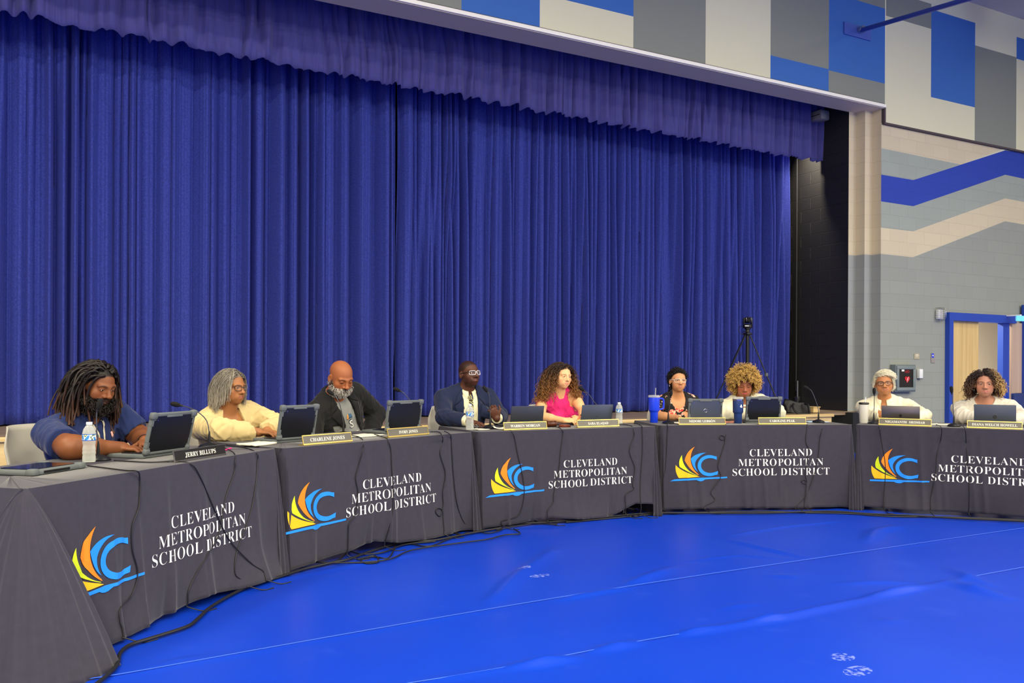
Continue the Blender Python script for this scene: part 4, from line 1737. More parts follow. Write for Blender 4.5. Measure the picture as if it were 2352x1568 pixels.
HANG = [
    (T1, [(201, 1069), (287, 1080), (315, 1082), (321, 1100), (319, 1162), (304, 1208), (304, 1261), (316, 1314), (304, 1364), (277, 1397), (276, 1427), (281, 1443)], 'cable down the first cloth beside the sail emblem'),
    (T1, [(262, 1057), (340, 1061), (410, 1059), (439, 1066), (459, 1093), (495, 1175), (528, 1241), (578, 1294), (604, 1311)], 'cable slanting across the lettering of the first cloth'),
    (T1, [(515, 1027), (537, 1040), (540, 1056), (538, 1086), (519, 1142), (502, 1228), (476, 1275), (449, 1321), (433, 1357)], 'cable running down and left through the lettering of the first cloth'),
    (T1, [(520, 1022), (570, 1030), (590, 1042), (592, 1056), (588, 1110), (575, 1180), (548, 1255), (540, 1290), (542, 1321), (562, 1335)], 'cable at the right end of the first cloth'),
    (T2, [(806, 999), (828, 1005), (835, 1023), (824, 1068), (817, 1098), (822, 1130), (817, 1178), (802, 1202), (800, 1221)], 'cable left of the lettering on the second cloth'),
    (T2, [(860, 997), (885, 1005), (892, 1013), (898, 1034), (900, 1071), (902, 1110), (903, 1162), (895, 1208), (884, 1245)], 'cable through the middle of the second lettering'),
    (T2, [(989, 991), (1008, 992), (1015, 1000), (1017, 1012), (1011, 1042), (1023, 1087), (1017, 1130), (1018, 1160), (1012, 1184), (1003, 1180), (1001, 1171), (1009, 1167), (1017, 1174), (1018, 1190)], 'cable with a small coil right of the second lettering'),
    (T2, [(1021, 990), (1032, 996), (1036, 1004), (1038, 1034), (1042, 1095), (1050, 1157), (1066, 1200), (1085, 1212)], 'cable at the right end of the second cloth'),
    (T3, [(1150, 978), (1168, 984), (1176, 992), (1182, 1006), (1189, 1042), (1200, 1091), (1204, 1134), (1194, 1178), (1175, 1190), (1153, 1196)], 'cable crossing the sail emblem of the middle cloth'),
    (T3, [(1265, 978), (1284, 982), (1291, 988), (1293, 997), (1287, 1042), (1284, 1077), (1272, 1134), (1271, 1153), (1258, 1172)], 'cable left of the lettering of the middle cloth'),
    (T3, [(1423, 973), (1448, 977), (1455, 986), (1456, 1003), (1446, 1036), (1458, 1074), (1453, 1112), (1456, 1123), (1437, 1136)], 'cable right of the lettering of the middle cloth'),
    (T3, [(1461, 972), (1473, 978), (1475, 986), (1476, 1031), (1472, 1091), (1471, 1140)], 'cable at the right end of the middle cloth'),
    (T4, [(1532, 967), (1533, 975), (1533, 993), (1529, 1069), (1524, 1096), (1522, 1120)], 'cable at the left end of the cloth before the tripod'),
    (T4, [(1667, 974), (1668, 1001), (1661, 1010), (1653, 1007), (1655, 1000), (1663, 1002), (1665, 1014), (1660, 1033), (1649, 1069), (1655, 1096), (1633, 1129), (1642, 1148), (1619, 1162)], 'cable with a loop between emblem and lettering of the cloth before the tripod'),
    (T4, [(1854, 974), (1851, 1013), (1857, 1035), (1850, 1085), (1853, 1107), (1845, 1110), (1841, 1104), (1848, 1102), (1852, 1112), (1848, 1155)], 'cable with a ring near the end of the lettering before the tripod'),
    (T4, [(1892, 970), (1889, 985), (1883, 1008), (1879, 1052), (1866, 1102), (1851, 1138), (1828, 1163)], 'cable right of the lettering before the tripod'),
    (T5, [(2012, 970), (2019, 980), (2023, 1002), (2033, 1063), (2033, 1102), (2030, 1140)], 'cable crossing the sail emblem of the rightmost cloth'),
    (T5, [(2150, 974), (2162, 982), (2161, 1008), (2152, 1046), (2149, 1085), (2138, 1141)], 'cable between emblem and lettering of the rightmost cloth'),
    (T5, [(2205, 974), (2216, 984), (2219, 1013), (2221, 1045), (2226, 1120)], 'cable through the lettering of the rightmost cloth'),
]
for T, pp, lab in HANG:
    pts = [cloth_pt(T, x, y) for x, y in pp]
    e = pts[-1].copy()
    sT = min(max((e - T.A).dot(T.d), .02), T.L - .02)
    for z in (e.z * .45, .03):
        o = T.front(sT, z) + .008
        pts.append(T.pt(sT, -o, z))
    q = T.pt(sT + .04, -(o + .07), .0045)
    pts += [q, T.pt(sT + .10, -(o + .10), .0045)]
    cable('microphone_cable', pts, .0033, 'thin black ' + lab)


def fl(pp, r, lift=0.0):
    return [at_z(x, y, r + lift) for x, y in pp]


FLOORC = [
    ([(180, 1600), (232, 1562), (268, 1528), (276, 1500), (300, 1480), (360, 1461), (430, 1438), (455, 1420), (482, 1395), (530, 1366), (580, 1343), (640, 1325), (700, 1306), (760, 1292), (800, 1284), (850, 1266), (920, 1246), (1000, 1240), (1080, 1224), (1150, 1212)],
     .0085, 'thick black cable snaking across the blue floor to the bottom left corner'),
    ([(560, 1338), (600, 1330), (618, 1318), (606, 1305), (588, 1312), (600, 1330), (650, 1318), (700, 1306), (740, 1296), (780, 1284), (800, 1262), (806, 1252), (798, 1250), (800, 1262), (830, 1272), (880, 1268), (930, 1250), (1000, 1243)],
     .005, 'thin black cable with a loop at the foot of the first cloth'),
    ([(690, 1288), (760, 1292), (850, 1290), (900, 1282), (950, 1262), (1060, 1246), (1120, 1238), (1160, 1228), (1194, 1225), (1180, 1214)], .005, 'thin black cable lying farthest out on the floor before the second cloth'),
    ([(820, 1284), (860, 1276), (868, 1290), (838, 1293), (830, 1284), (858, 1278), (890, 1282), (905, 1262), (912, 1246), (940, 1248), (985, 1254), (1030, 1238), (1075, 1222)], .005, 'coiled black cable on the floor before the second cloth'),
    ([(1085, 1222), (1110, 1214), (1140, 1208), (1152, 1216), (1120, 1224), (1096, 1216), (1130, 1206), (1180, 1206), (1190, 1192), (1215, 1190), (1240, 1200), (1276, 1204), (1268, 1196), (1200, 1206), (1140, 1216)],
     .005, 'tangled black cable on the floor where the second and middle cloths meet'),
    ([(1060, 1228), (1040, 1222), (1034, 1212), (1050, 1206), (1100, 1210), (1180, 1203), (1260, 1199), (1340, 1192), (1420, 1184), (1500, 1178), (1600, 1178), (1750, 1178), (1900, 1174), (2000, 1180), (2100, 1184), (2200, 1190), (2352, 1197), (2500, 1208)],
     .008, 'long black cable lying along the feet of the cloths to the right edge'),
    ([(1300, 1199), (1400, 1190), (1500, 1181), (1620, 1176), (1760, 1174), (1850, 1177), (1950, 1179), (2050, 1186), (2180, 1187), (2352, 1194), (2500, 1204)], .006, 'second black cable along the feet of the cloths on the right'),
    ([(1420, 1172), (1440, 1180), (1432, 1166), (1420, 1176), (1446, 1182), (1460, 1170), (1440, 1164), (1436, 1178), (1462, 1186), (1470, 1176), (1472, 1150)], .005, 'bundle of black cable spilling from under the middle cloth'),
]
for k, (pp, r_, lab) in enumerate(FLOORC):
    cable('floor_cable', fl(pp, r_, .0075 if k in (0,) else .004 + .003 * (k % 3)), r_, lab)

# ---------------------------------------------------------------- camera on its tripod, on the stage
M_TRI = mat('tripod_black', (26, 26, 29), 0.4)
tp = at_y(1717, 768, 9.75)
base = Vector((tp.x, tp.y, ZS))
r = empty('camera_tripod', base)
tag(r, 'tall black tripod standing on the stage before the curtain', 'tripod')
pz = tp.z - ZS
rt = FWD.cross(UP0).normalized()
for (dx, dy, nm) in ((-.57, -.10, 0), (.47, -.16, 1), (.10, .32, 2)):
    foot = rt * dx + FWD * dy
    foot.z = 0.012
    top = rt * dx * .06 + FWD * dy * .1 + Vector((0, 0, pz))
    b = MB()
    side = (foot - top).cross(Vector((0, 0, 1))).normalized() * .014
    mid = top.lerp(foot, .52)
    b.tube([top + side, mid + side], .009, 8)
    b.tube([top - side, mid - side], .009, 8)
    b.tube([mid, foot], .010, 8)
    lg = b.build('leg', M_TRI, r, True)
    b = MB()
    b.box(mid, (.045, .035, .05), bev=.006)
    b.build('leg_clamp', M_RUBBER, lg, True)
    b = MB()
    b.lathe([(.018, -.012), (.016, .012), (.01, .03)], foot, 12)
    b.build('foot', M_BLACKP, lg, True)
b = MB()
b.tube([(0, 0, pz + .02), (0, 0, pz - .62)], .026, 12)
b.build('center_column', M_TRI, r, True)
b = MB()
b.box((0, 0, pz + .01), (.10, .10, .035), bev=.01)
b.lathe([(.03, .03), (.034, .05), (.028, .07), (.045, .078), (.045, .095)], (0, 0, pz), 18)
b.tube([(-.02, 0, pz + .05), (-.075, 0, pz + .045)], .008, 8)
b.build('tripod_head', M_TRI, r, True)
cz = pz + .095
r2 = empty('video_camera', base + Vector((0, 0, cz)), -YAW)
tag(r2, 'black robotic video camera on top of the tripod', 'video camera')
b = MB()
b.lathe([(.068, 0), (.072, .01), (.07, .04), (.055, .058)], (0, 0, .001), 28)
b.build('camera_base', M_BLACKP, r2, True)
for s in (-1, 1):
    b = MB()
    b.box((s * .058, 0, .098), (.02, .07, .11), bev=.008)
    b.build('yoke_arm', M_BLACKP, r2, True)
b = MB()
b.box((0, -.01, .118), (.094, .11, .094), bev=.018)
b.build('camera_head', M_DARKGL, r2, True)
b = MB()
b.lathe([(.034, 0), (.036, .012), (.03, .014), (.026, .008)], (0, -.064, .122), 24, RX(math.pi / 2))
b.build('lens', M_DARKGL, r2, True)
b = MB()
b.box((-.03, -.068, .03), (.06, .012, .014), bev=.003)
b.build('label_strip', M_CAPW, r2)
b = MB()
b.tube(spline([(-.06, .0, .03), (-.12, 0, .02), (-.135, 0, -.04), (-.09, 0, -.085), (-.04, 0, -.08)], 8), .004, 6)
b.build('cord', M_CABLE, r2, True)

# ---------------------------------------------------------------- bag, step block, rope and bracket at the end of the stage
p0 = at_y(1826, 955, 9.3)
r = empty('tote_bag', (p0.x, p0.y, ZS + .002), -.25)
tag(r, 'black tote bag slumped on the end of the stage', 'bag')
V, F = [], []
n1, n2 = 26, 14
for i in range(n1):
    for j in range(n2 + 1):
        t = j / n2
        a = 2 * math.pi * i / n1
        rad = (.22 * (1 - .25 * t ** 2), .11 * (1 - .55 * t))
        w = 1 + .08 * math.sin(3 * a + 4 * t) + .05 * math.sin(7 * a - 3 * t)
        V.append((rad[0] * math.copysign(abs(math.cos(a)) ** .7, math.cos(a)) * w, rad[1] * math.copysign(abs(math.sin(a)) ** .8, math.sin(a)) * w, .17 * t * (1 - .2 * math.cos(a)) + .008 * math.sin(5 * a + 6 * t)))
for i in range(n1):
    i2 = (i + 1) % n1
    for j in range(n2):
        F.append((i * (n2 + 1) + j, i2 * (n2 + 1) + j, i2 * (n2 + 1) + j + 1, i * (n2 + 1) + j + 1))
F.append(tuple(i * (n2 + 1) + n2 for i in range(n1)))
F.append(tuple(i * (n2 + 1) for i in range(n1))[::-1])
M_BAG = mat('bag_black', (20, 20, 22), .5, bump=.3, bscale=30)
link('bag_body', new_mesh('bag_body', V, F, [M_BAG], True), r)
b = MB()
b.tube(spline([(.10, -.09, .14), (.12, -.15, .12), (.11, -.20, .015), (.04, -.24, .0), (-.05, -.23, .0), (-.10, -.2, .015), (-.12, -.14, .09), (-.08, -.09, .14)], 8), .016, 8)
b.build('strap', M_BAG, r, True)
b = MB()
b.box((0, 0, .04), (.13, .16, .075), bev=.006)
b.box((0, 0, .083), (.15, .18, .014), bev=.004)
o = b.build('step_block', M_NOSE, None, False, (at_y(1866, 940, 9.3).x, 9.3, ZS + .002))
tag(o, 'small pale wooden block on the end of the stage by the bag', 'wooden block')
b = MB()
p0 = at_x(1830, 600, XR - .03)
b.tube([(XR - .03, p0.y, 6.9), (XR - .03, p0.y, .9)], .011, 8)
o = b.build('curtain_rope', mat('rope_dark', (52, 52, 54), .8))
tag(o, 'thin dark curtain rope hanging along the black block wall', 'rope')
r = empty('rope_lock', (XR - .05, p0.y - .05, ZS))
tag(r, 'grey metal rope lock on the black wall at stage level', 'rope lock')
b = MB()
b.tube([(0, 0, .0), (0, 0, .46)], .02, 10)
b.build('post', M_METAL, r, True)
b = MB()
b.box((0, 0, .16), (.06, .07, .08), bev=.008)
b.box((0, 0, .02), (.09, .10, .03), bev=.004)
b.build('clamp', M_METAL, r, True)
# speaker box high up in the stage corner
p0 = at_x(1892, 261, XR - .12)
r = empty('wall_speaker', (XR - .11, p0.y + .1, p0.z - .02))
tag(r, 'small grey speaker high on the black wall beside the valance', 'speaker')
b = MB()
b.box((0, 0, 0), (.2, .26, .16), bev=.03)
b.build('housing', mat('speaker_grey', (150, 146, 132), .6), r, True)
b = MB()
b.box((-.101, 0, 0), (.006, .2, .012))
b.build('slot', M_BLACKP, r)

# ---------------------------------------------------------------- right wall: door, signs, cabinet, beacon, brace pole
M_FRAME = mat('door_frame_blue', (34, 70, 172), .45)
M_DOORW = wood_mat('door_wood', (224, 194, 130), (206, 174, 112), .5, (9, 9, .35))
M_DOORP = wood_mat('door_wood_pink', (196, 172, 152), (186, 160, 142), .5, (9, 9, .35))
X0, X1, ZD = DX0, DX1, DZ
xj = wp(2289, 850)[0]
r = empty('door_1', ((X0 + X1) / 2, YW, 0))
tag(r, 'wooden double door in a bright blue frame', 'door', kind='structure')
b = MB()
ox = -(X0 + X1) / 2
b.box((X0 + .045 + ox, .0, ZD / 2), (.10, .16, ZD))
b.box((wp(2307, 850)[0] + ox, .02, ZD / 2), (wp(2314, 850)[0] - wp(2300, 850)[0], .10, ZD))
b.box(((X0 + X1) / 2 + .03 + ox, 0, ZD - .05), (X1 - X0 + .08, .165, .13))
b.build('door_frame', M_FRAME, r)
xl = wp(2248, 850)[0]
b = MB()
b.box(((X0 + .09 + xl) / 2 + ox, .03, ZD / 2 - .05), (xl - X0 - .09, .045, ZD - .11))
dl = b.build('door_leaf', M_DOORW, r)
b = MB()
b.box((xl - .1 + ox, -.03, 1.0), (.03, .06, .22), bev=.006)
b.build('door_handle', M_METAL, dl)
b = MB()
b.add([(X0 - .5, YW + 1.9, 0), (X1 + 3, YW + 1.9, 0), (X1 + 3, YW + 1.9, 2.6), (X0 - .5, YW + 1.9, 2.6)], [(0, 1, 2, 3)])
b.add([(X0 - .5, YW + .1, 2.6), (X1 + 3, YW + .1, 2.6), (X1 + 3, YW + 1.9, 2.6), (X0 - .5, YW + 1.9, 2.6)], [(0, 1, 2, 3)])
tag(b.build('wall_corridor', mat('corridor_wall', (186, 174, 164), .8)), 'pale corridor wall seen through the open half of the door', 'wall', kind='structure')
area('corridor_light', ((X0 + X1) / 2 + .4, YW + 1.0, 2.5), (1.2, .4), 260, WARM, rot=(0, 0, 0))
# the corridor floor
b = MB()
b.add([(X0 - .5, YW, .001), (X1 + 3, YW, .001), (X1 + 3, YW + 1.9, .001), (X0 - .5, YW + 1.9, .001)], [(0, 1, 2, 3)])
tag(b.build('floor_corridor', M_CEIL), 'grey corridor floor beyond the door', 'floor', kind='structure')
xa, xb = wp(2316, 850)[0] + .02, wp(2346, 850)[0]
zt = wp(2330, 742)[1]
zb_ = wp(2330, 902)[1]
b = MB()
b.box(((xa + xb) / 2, YW - .03, (zt + .75) / 2), (xb - xa, .045, zt - .75))
tag(b.build('door_2', M_DOORP), 'pinkish wooden door leaf folded back against the wall right of the blue frame', 'door', kind='structure')
b = MB()
b.box(((xa + xb) / 2 + .06, YW - .09, zb_ / 2), (xb - xa + .2, .07, zb_), bev=.02)
o = b.build('wall_pad', mat('pad_navy', (36, 54, 112), .6), None, True)
tag(o, 'navy padded mat against the wall below the pinkish door leaf', 'wall pad', 'padded mats on the right wall')
b = MB()
q = at_y(2346, 700, YW - .04)
b.box((q.x + .25, YW - .065, (q.z) / 2), (.5, .06, q.z), bev=.01)
o = b.build('wall_pad', mat('pad_blue', (30, 66, 160), .6), None, True)
tag(o, 'tall blue padded panel cut by the right edge of the photo', 'wall pad', 'padded mats on the right wall')
q = at_y(2341, 731, YW - .3)
r = empty('exit_sign', q)
tag(r, 'pale cyan lit sign high beside the blue door frame', 'sign')
b = MB()
b.box((.02, .0, .0), (.2, .03, .09), bev=.004)
b.build('housing', mat('sign_cyan', (120, 210, 236), .4, emit=(90, 200, 235), estr=.5), r)
b = MB()
b.box((.02, .16, .055), (.05, .35, .02))
b.build('bracket', M_CAPW, r)

# beacon in its wire cage
q = at_y(2153, 722, YW)
r = empty('alarm_beacon', (q.x, YW - .002, q.z))
tag(r, 'white alarm beacon behind a wire guard left of the blue door frame', 'alarm')
b = MB()
b.box((0, -.035, 0), (.12, .06, .15), bev=.015)
b.build('housing', M_CAPW, r, True)
b = MB()
for k in range(6):
    z = -.085 + k * .034
    b.tube(spline([(-.085, -.005, z), (-.08, -.08, z * .95), (0, -.105, z * .9), (.08, -.08, z * .95), (.085, -.005, z)], 5), .003, 5)
for k in range(5):
    x = -.068 + k * .034
    b.tube(spline([(x, -.005, -.105), (x * .95, -.085, -.095), (x * .9, -.105, 0), (x * .95, -.085, .095), (x, -.005, .105)], 5), .003, 5)
b.build('wire_guard', M_CHROME, r, True)

# defibrillator cabinet
x0, z1 = wp(2044, 837)
x1, z0 = wp(2090, 899)
r = empty('defibrillator_cabinet', ((x0 + x1) / 2, YW - .002, (z0 + z1) / 2))
tag(r, 'grey wall cabinet with a window and a red heart behind the white haired man', 'cabinet')
w, h = x1 - x0, z1 - z0
M_CAB = mat('cabinet_grey', (104, 116, 118), .5)
b = MB()
b.box((0, -.05, 0), (w, .10, h), bev=.006)
b.build('housing', M_CAB, r, True)
b = MB()
fw = .05
for (cx_, cz_, sx, sz) in ((0, h / 2 - .045, w - .04, fw), (0, -h / 2 + .045, w - .04, fw), (-w / 2 + .045, 0, fw, h - .04 - 2 * fw), (w / 2 - .045, 0, fw, h - .04 - 2 * fw)):
    b.box((cx_, -.108, cz_), (sx, .016, sz), bev=.004)
dr = b.build('door', mat('cabinet_door', (122, 134, 134), .45), r, True)
b = MB()
b.box((0, -.1015, 0), (w - .13, .002, h - .13))
b.build('window_pane', M_DARKGL, dr)
b = MB()
b.tube([(-w / 2 + .02, -.112, -.02), (-w / 2 + .02, -.112, .03)], .006, 6)
b.build('latch', M_CHROME, dr)
hp = []
for k in range(40):
    t = 2 * math.pi * k / 40
    hp.append((.0036 * 16 * math.sin(t) ** 3, .0036 * (13 * math.cos(t) - 5 * math.cos(2 * t) - 2 * math.cos(3 * t) - math.cos(4 * t))))
b = MB()
b.prism([(x + .03, z - .015) for x, z in hp], .006, Matrix.Translation((0, -.108, 0)))
M_RED = mat('mark_red', (206, 30, 40), .5)
b.build('heart_mark', M_RED, r)
V, F = text_geo('AED', .055, sf=False)
link('lettering', new_mesh('lettering', [(x + .03, -.1035, .085 + y) for x, y in V], F, [M_RED]), r)
b = MB()
b.box((-.07, -.104, h / 2 - .09), (.06, .004, .03))
b.build('tag', M_CAPW, r)
bz = [(.045, .03), (.02, -.008), (.034, -.008), (.012, -.055), (.05, -.002), (.034, -.002), (.056, .03)]
b = MB()
b.prism([(x, z - .012) for x, z in bz], .002, Matrix.Translation((0, -.1105, 0)))
b.build('bolt_mark', M_CAPW, r)
# white dispenser, room sign, card reader
q = at_y(2109, 858, YW)
r = empty('wall_dispenser', (q.x, YW - .002, q.z))
tag(r, 'small white box on the wall right of the grey cabinet', 'wall box')
b = MB()
b.box((0, -.03, 0), (.085, .06, .15), bev=.012)
b.build('housing', M_CAPW, r, True)
b = MB()
b.box((0, -.03, -.078), (.07, .05, .008))
b.build('base_plate', M_LIDGREY, r)
q = at_y(2105, 818, YW)
r = empty('room_sign', (q.x, YW - .002, q.z))
tag(r, 'small beige room sign above the white box', 'sign')
b = MB()
b.box((0, -.004, 0), (.125, .008, .088))
b.build('sign_plate', mat('sign_beige', (176, 168, 140), .6), r)
for (ww, z) in ((.062, .026), (.080, .009), (.022, -.010)):
    b = MB()
    b.box((0, -.009, z), (ww, .002, .011))
    b.build('raised_line', mat('sign_text', (226, 220, 200), .6), r)
q = at_y(2142, 822, YW)
r = empty('notice_sign', (q.x, YW - .002, q.z))
tag(r, 'grey and blue sign holder nearest the blue door frame', 'sign')
b = MB()
b.box((0, -.005, 0), (.095, .010, .155))
b.build('sign_plate', mat('sign_taupe', (150, 144, 138), .6), r)
b = MB()
b.box((-.012, -.011, .04), (.05, .003, .07))
b.build('blue_insert', M_BLUECUP, r)
b = MB()
b.box((-.012, -.0135, .04), (.024, .002, .02))
b.build('white_mark', M_CAPW, r)

# brace pole of a basketball backboard
pA = at_y(1972, 71, YP)
pB = at_d(2270, -16, 10.6)
r = empty('brace_pole', pA)
tag(r, 'blue brace pole reaching out from the painted wall at the upper right', 'pole')
b = MB()
d = (pB - pA)
b.tube([d * .01, d], .033, 12)
b.build('pole', mat('pole_blue', (48, 66, 150), .4), r, True)
qa, qb, qc, qd = at_y(1937, 50, YP), at_y(1998, 68, YP), at_y(1998, 95, YP), at_y(1937, 78, YP)
cc = (qa + qb + qc + qd) / 4 - pA
b = MB()
b.box((cc.x, -.012, cc.z), ((qb - qa).x, .02, abs((qa - qd).z) * 1.0))
b.build('mounting_plate', mat('plate_blue', (70, 96, 176), .5), r)
b = MB()
b.lathe([(.05, -.05), (.055, 0), (.05, .05)], (0, -.05, 0), 16, RX(math.pi / 2))
b.box((0, -.05, 0), (.12, .08, .06), bev=.01)
b.build('knuckle', M_CHROME, r, True)
# ceiling beams and duct at the upper right corner
r = empty('ceiling_duct', (XE - 2.2, 6.3, ZC - .45))
tag(r, 'pale round duct under the gym ceiling at the upper right corner', 'duct')
b = MB()
b.lathe([(.30, -1.2), (.32, -1.19), (.32, -.02), (.34, 0), (.32, .02), (.32, 1.19), (.30, 1.2)], n=24, R=RX(math.pi / 2))
b.build('duct_body', mat('duct_pale', (176, 172, 180), .6), r, True)
b = MB()
b.tube([(0, -.8, .3), (0, -.8, .44)], .02, 6)
b.tube([(0, .8, .3), (0, .8, .44)], .02, 6)
b.build('hanger', M_METAL, r)
# ------------------------------------------------------------------ people: implicit surfaces turned into one continuous skin
def smin(a, b, k):
    if k <= 0:
        return np.minimum(a, b)
    h = np.clip(0.5 + 0.5 * (b - a) / k, 0, 1)
    return b * (1 - h) + a * h - k * h * (1 - h)


class Sdf:
    def __init__(s):
        s.ops = []

    def ell(s, c, r, R=None, k=.02, mode='u'):
        c, r = np.asarray(c, float), np.asarray(r, float)
        Rm = None if R is None else np.asarray(R, float)

        def f(p):
            q = p - c
            if Rm is not None:
                q = q @ Rm
            k0 = np.sqrt(((q / r) ** 2).sum(1))
            k1 = np.sqrt(((q / (r * r)) ** 2).sum(1))
            return k0 * (k0 - 1.0) / np.maximum(k1, 1e-6)
        m = r.max()
        ext = np.full(3, m) if Rm is not None else r
        s.ops.append((mode, k, f, c - ext, c + ext))

    def cap(s, a, b, ra, rb=None, k=.02, mode='u'):
        a, b = np.asarray(a, float), np.asarray(b, float)
        rb = ra if rb is None else rb
        ba = b - a
        L2 = max(float(ba @ ba), 1e-9)

        def f(p):
            q = p - a
            h = np.clip((q @ ba) / L2, 0, 1)
            return np.sqrt(((q - h[:, None] * ba) ** 2).sum(1)) - (ra + (rb - ra) * h)
        m = max(ra, rb)
        s.ops.append((mode, k, f, np.minimum(a, b) - m, np.maximum(a, b) + m))

    def fn(s, f, lo, hi, k=0, mode='u'):
        s.ops.append((mode, k, f, np.asarray(lo, float), np.asarray(hi, float)))

    def off(s, o):
        """the same shape grown by o"""
        t = Sdf()
        for (m, k, f, lo, hi) in s.ops:
            t.ops.append((m, k, (lambda p, f=f: f(p) - o), lo - o, hi + o))
        return t

    def __add__(s, o):
        t = Sdf()
        t.ops = s.ops + o.ops
        return t

    def ev(s, P, margin):
        d = np.full(len(P), 1.0)
        X, Y, Z = np.ascontiguousarray(P[:, 0]), np.ascontiguousarray(P[:, 1]), np.ascontiguousarray(P[:, 2])
        for (mode, k, f, lo, hi) in s.ops:
            m = margin + k
            a, z = lo - m, hi + m
            mask = (X > a[0]) & (X < z[0]) & (Y > a[1]) & (Y < z[1]) & (Z > a[2]) & (Z < z[2])
            if mode == 'w':
                mask = np.ones(len(P), bool)
            if not mask.any():
                continue
            Q = P[mask]
            if mode == 'u':
                d[mask] = smin(d[mask], f(Q), k)
            elif mode == 's':
                d[mask] = -smin(-d[mask], f(Q), k)
            elif mode == 'i':
                d[mask] = -smin(-d[mask], -f(Q), k)
            elif mode == 'w':
                d = d + f(P)
            elif mode == 'm':          # modifies the distance inside a region
                d[mask] = d[mask] + f(Q)
        return d


def net(sd, h, lo=None, hi=None, B=8):
    """surface net of the zero level set"""
    us = [o for o in sd.ops if o[0] == 'u']
    if lo is None:
        lo = np.min([o[3] for o in us], 0) - 3 * h
    if hi is None:
        hi = np.max([o[4] for o in us], 0) + 3 * h
    lo = np.asarray(lo, float)
    nb = np.ceil((np.asarray(hi) - lo) / (h * B)).astype(int) + 1
    ci = np.stack(np.meshgrid(*[np.arange(n) for n in nb], indexing='ij'), -1).reshape(-1, 3)
    cen = lo + (ci + 0.5) * (h * B)
    dc = sd.ev(cen, h * B * 2)
    act = np.abs(dc) < h * B * 1.25 + 0.012
    n = nb * B
    vol = np.repeat(np.repeat(np.repeat(np.where(dc < 0, -h, h).astype(np.float32).reshape(nb), B, 0), B, 1), B, 2)
    g = np.stack(np.meshgrid(*[np.arange(B)] * 3, indexing='ij'), -1).reshape(-1, 3)
    ai = ci[act]
    step = 120
    for q in range(0, len(ai), step):
        idx = (ai[q:q + step, None, :] * B + g[None]).reshape(-1, 3)
        vol[idx[:, 0], idx[:, 1], idx[:, 2]] = sd.ev(lo + idx * h, 3 * h)
    s = vol < 0
    c = np.zeros(np.array(s.shape) - 1, np.uint8)
    for dx in (0, 1):
        for dy in (0, 1):
            for dz in (0, 1):
                c += s[dx:s.shape[0] - 1 + dx, dy:s.shape[1] - 1 + dy, dz:s.shape[2] - 1 + dz]
    I = np.argwhere((c > 0) & (c < 8))
    ids = np.full(c.shape, -1, np.int32)
    ids[I[:, 0], I[:, 1], I[:, 2]] = np.arange(len(I))
    cor = [(a, b_, d) for a in (0, 1) for b_ in (0, 1) for d in (0, 1)]
    val = np.stack([vol[I[:, 0] + a, I[:, 1] + b_, I[:, 2] + d] for a, b_, d in cor], 1).astype(float)
    acc, cnt = np.zeros((len(I), 3)), np.zeros(len(I))
    for i in range(8):
        for j in range(i + 1, 8):
            df = [abs(cor[i][t] - cor[j][t]) for t in range(3)]
            if sum(df) != 1:
                continue
            va, vb = val[:, i], val[:, j]
            m = (va < 0) != (vb < 0)
            t = np.where(m, va / np.where(m, va - vb, 1), 0)
            p = np.array(cor[i])[None] + t[:, None] * (np.array(cor[j]) - np.array(cor[i]))[None]
            acc += np.where(m[:, None], p, 0)
            cnt += m
    V = lo + (I + acc / cnt[:, None]) * h
    F = []
    for ax in range(3):
        o1, o2 = (ax + 1) % 3, (ax + 2) % 3
        a = [slice(1, -1)] * 3
        b_ = [slice(1, -1)] * 3
        a[ax], b_[ax] = slice(0, -1), slice(1, None)
        s0, s1 = s[tuple(a)], s[tuple(b_)]
        E = np.argwhere(s0 != s1)
        if not len(E):
            continue
        inside = s0[E[:, 0], E[:, 1], E[:, 2]]
        base = E.copy()
        base[:, o1] += 1
        base[:, o2] += 1

        def cell(d1, d2):
            q = base.copy()
            q[:, o1] += d1
            q[:, o2] += d2
            return ids[q[:, 0], q[:, 1], q[:, 2]]
        q = np.stack([cell(-1, -1), cell(0, -1), cell(0, 0), cell(-1, 0)], 1)
        q[~inside] = q[~inside][:, ::-1]
        F.append(q)
    F = np.vstack(F)
    F = F[(F >= 0).all(1)]
    return V, F


def wrinkle(amp, seed, freq=28.0, stretch=(1, 1, .55)):
    rs = np.random.RandomState(seed)
    K = rs.randn(5, 3) * 2.4 * freq * np.asarray(stretch)[None]
    ph = rs.rand(5) * 6.28
    K2 = rs.randn(3, 3) * freq * .6

    def f(p):
        w = np.sin(p @ K2.T).sum(1)
        d = np.zeros(len(p))
        for k, q in zip(K[:4], ph):
            d += np.exp(-5.0 * np.sin((p @ k + q) * .5 + 1.1 * w) ** 2)
        return -amp * .9 * (d - 1.2)
    return f


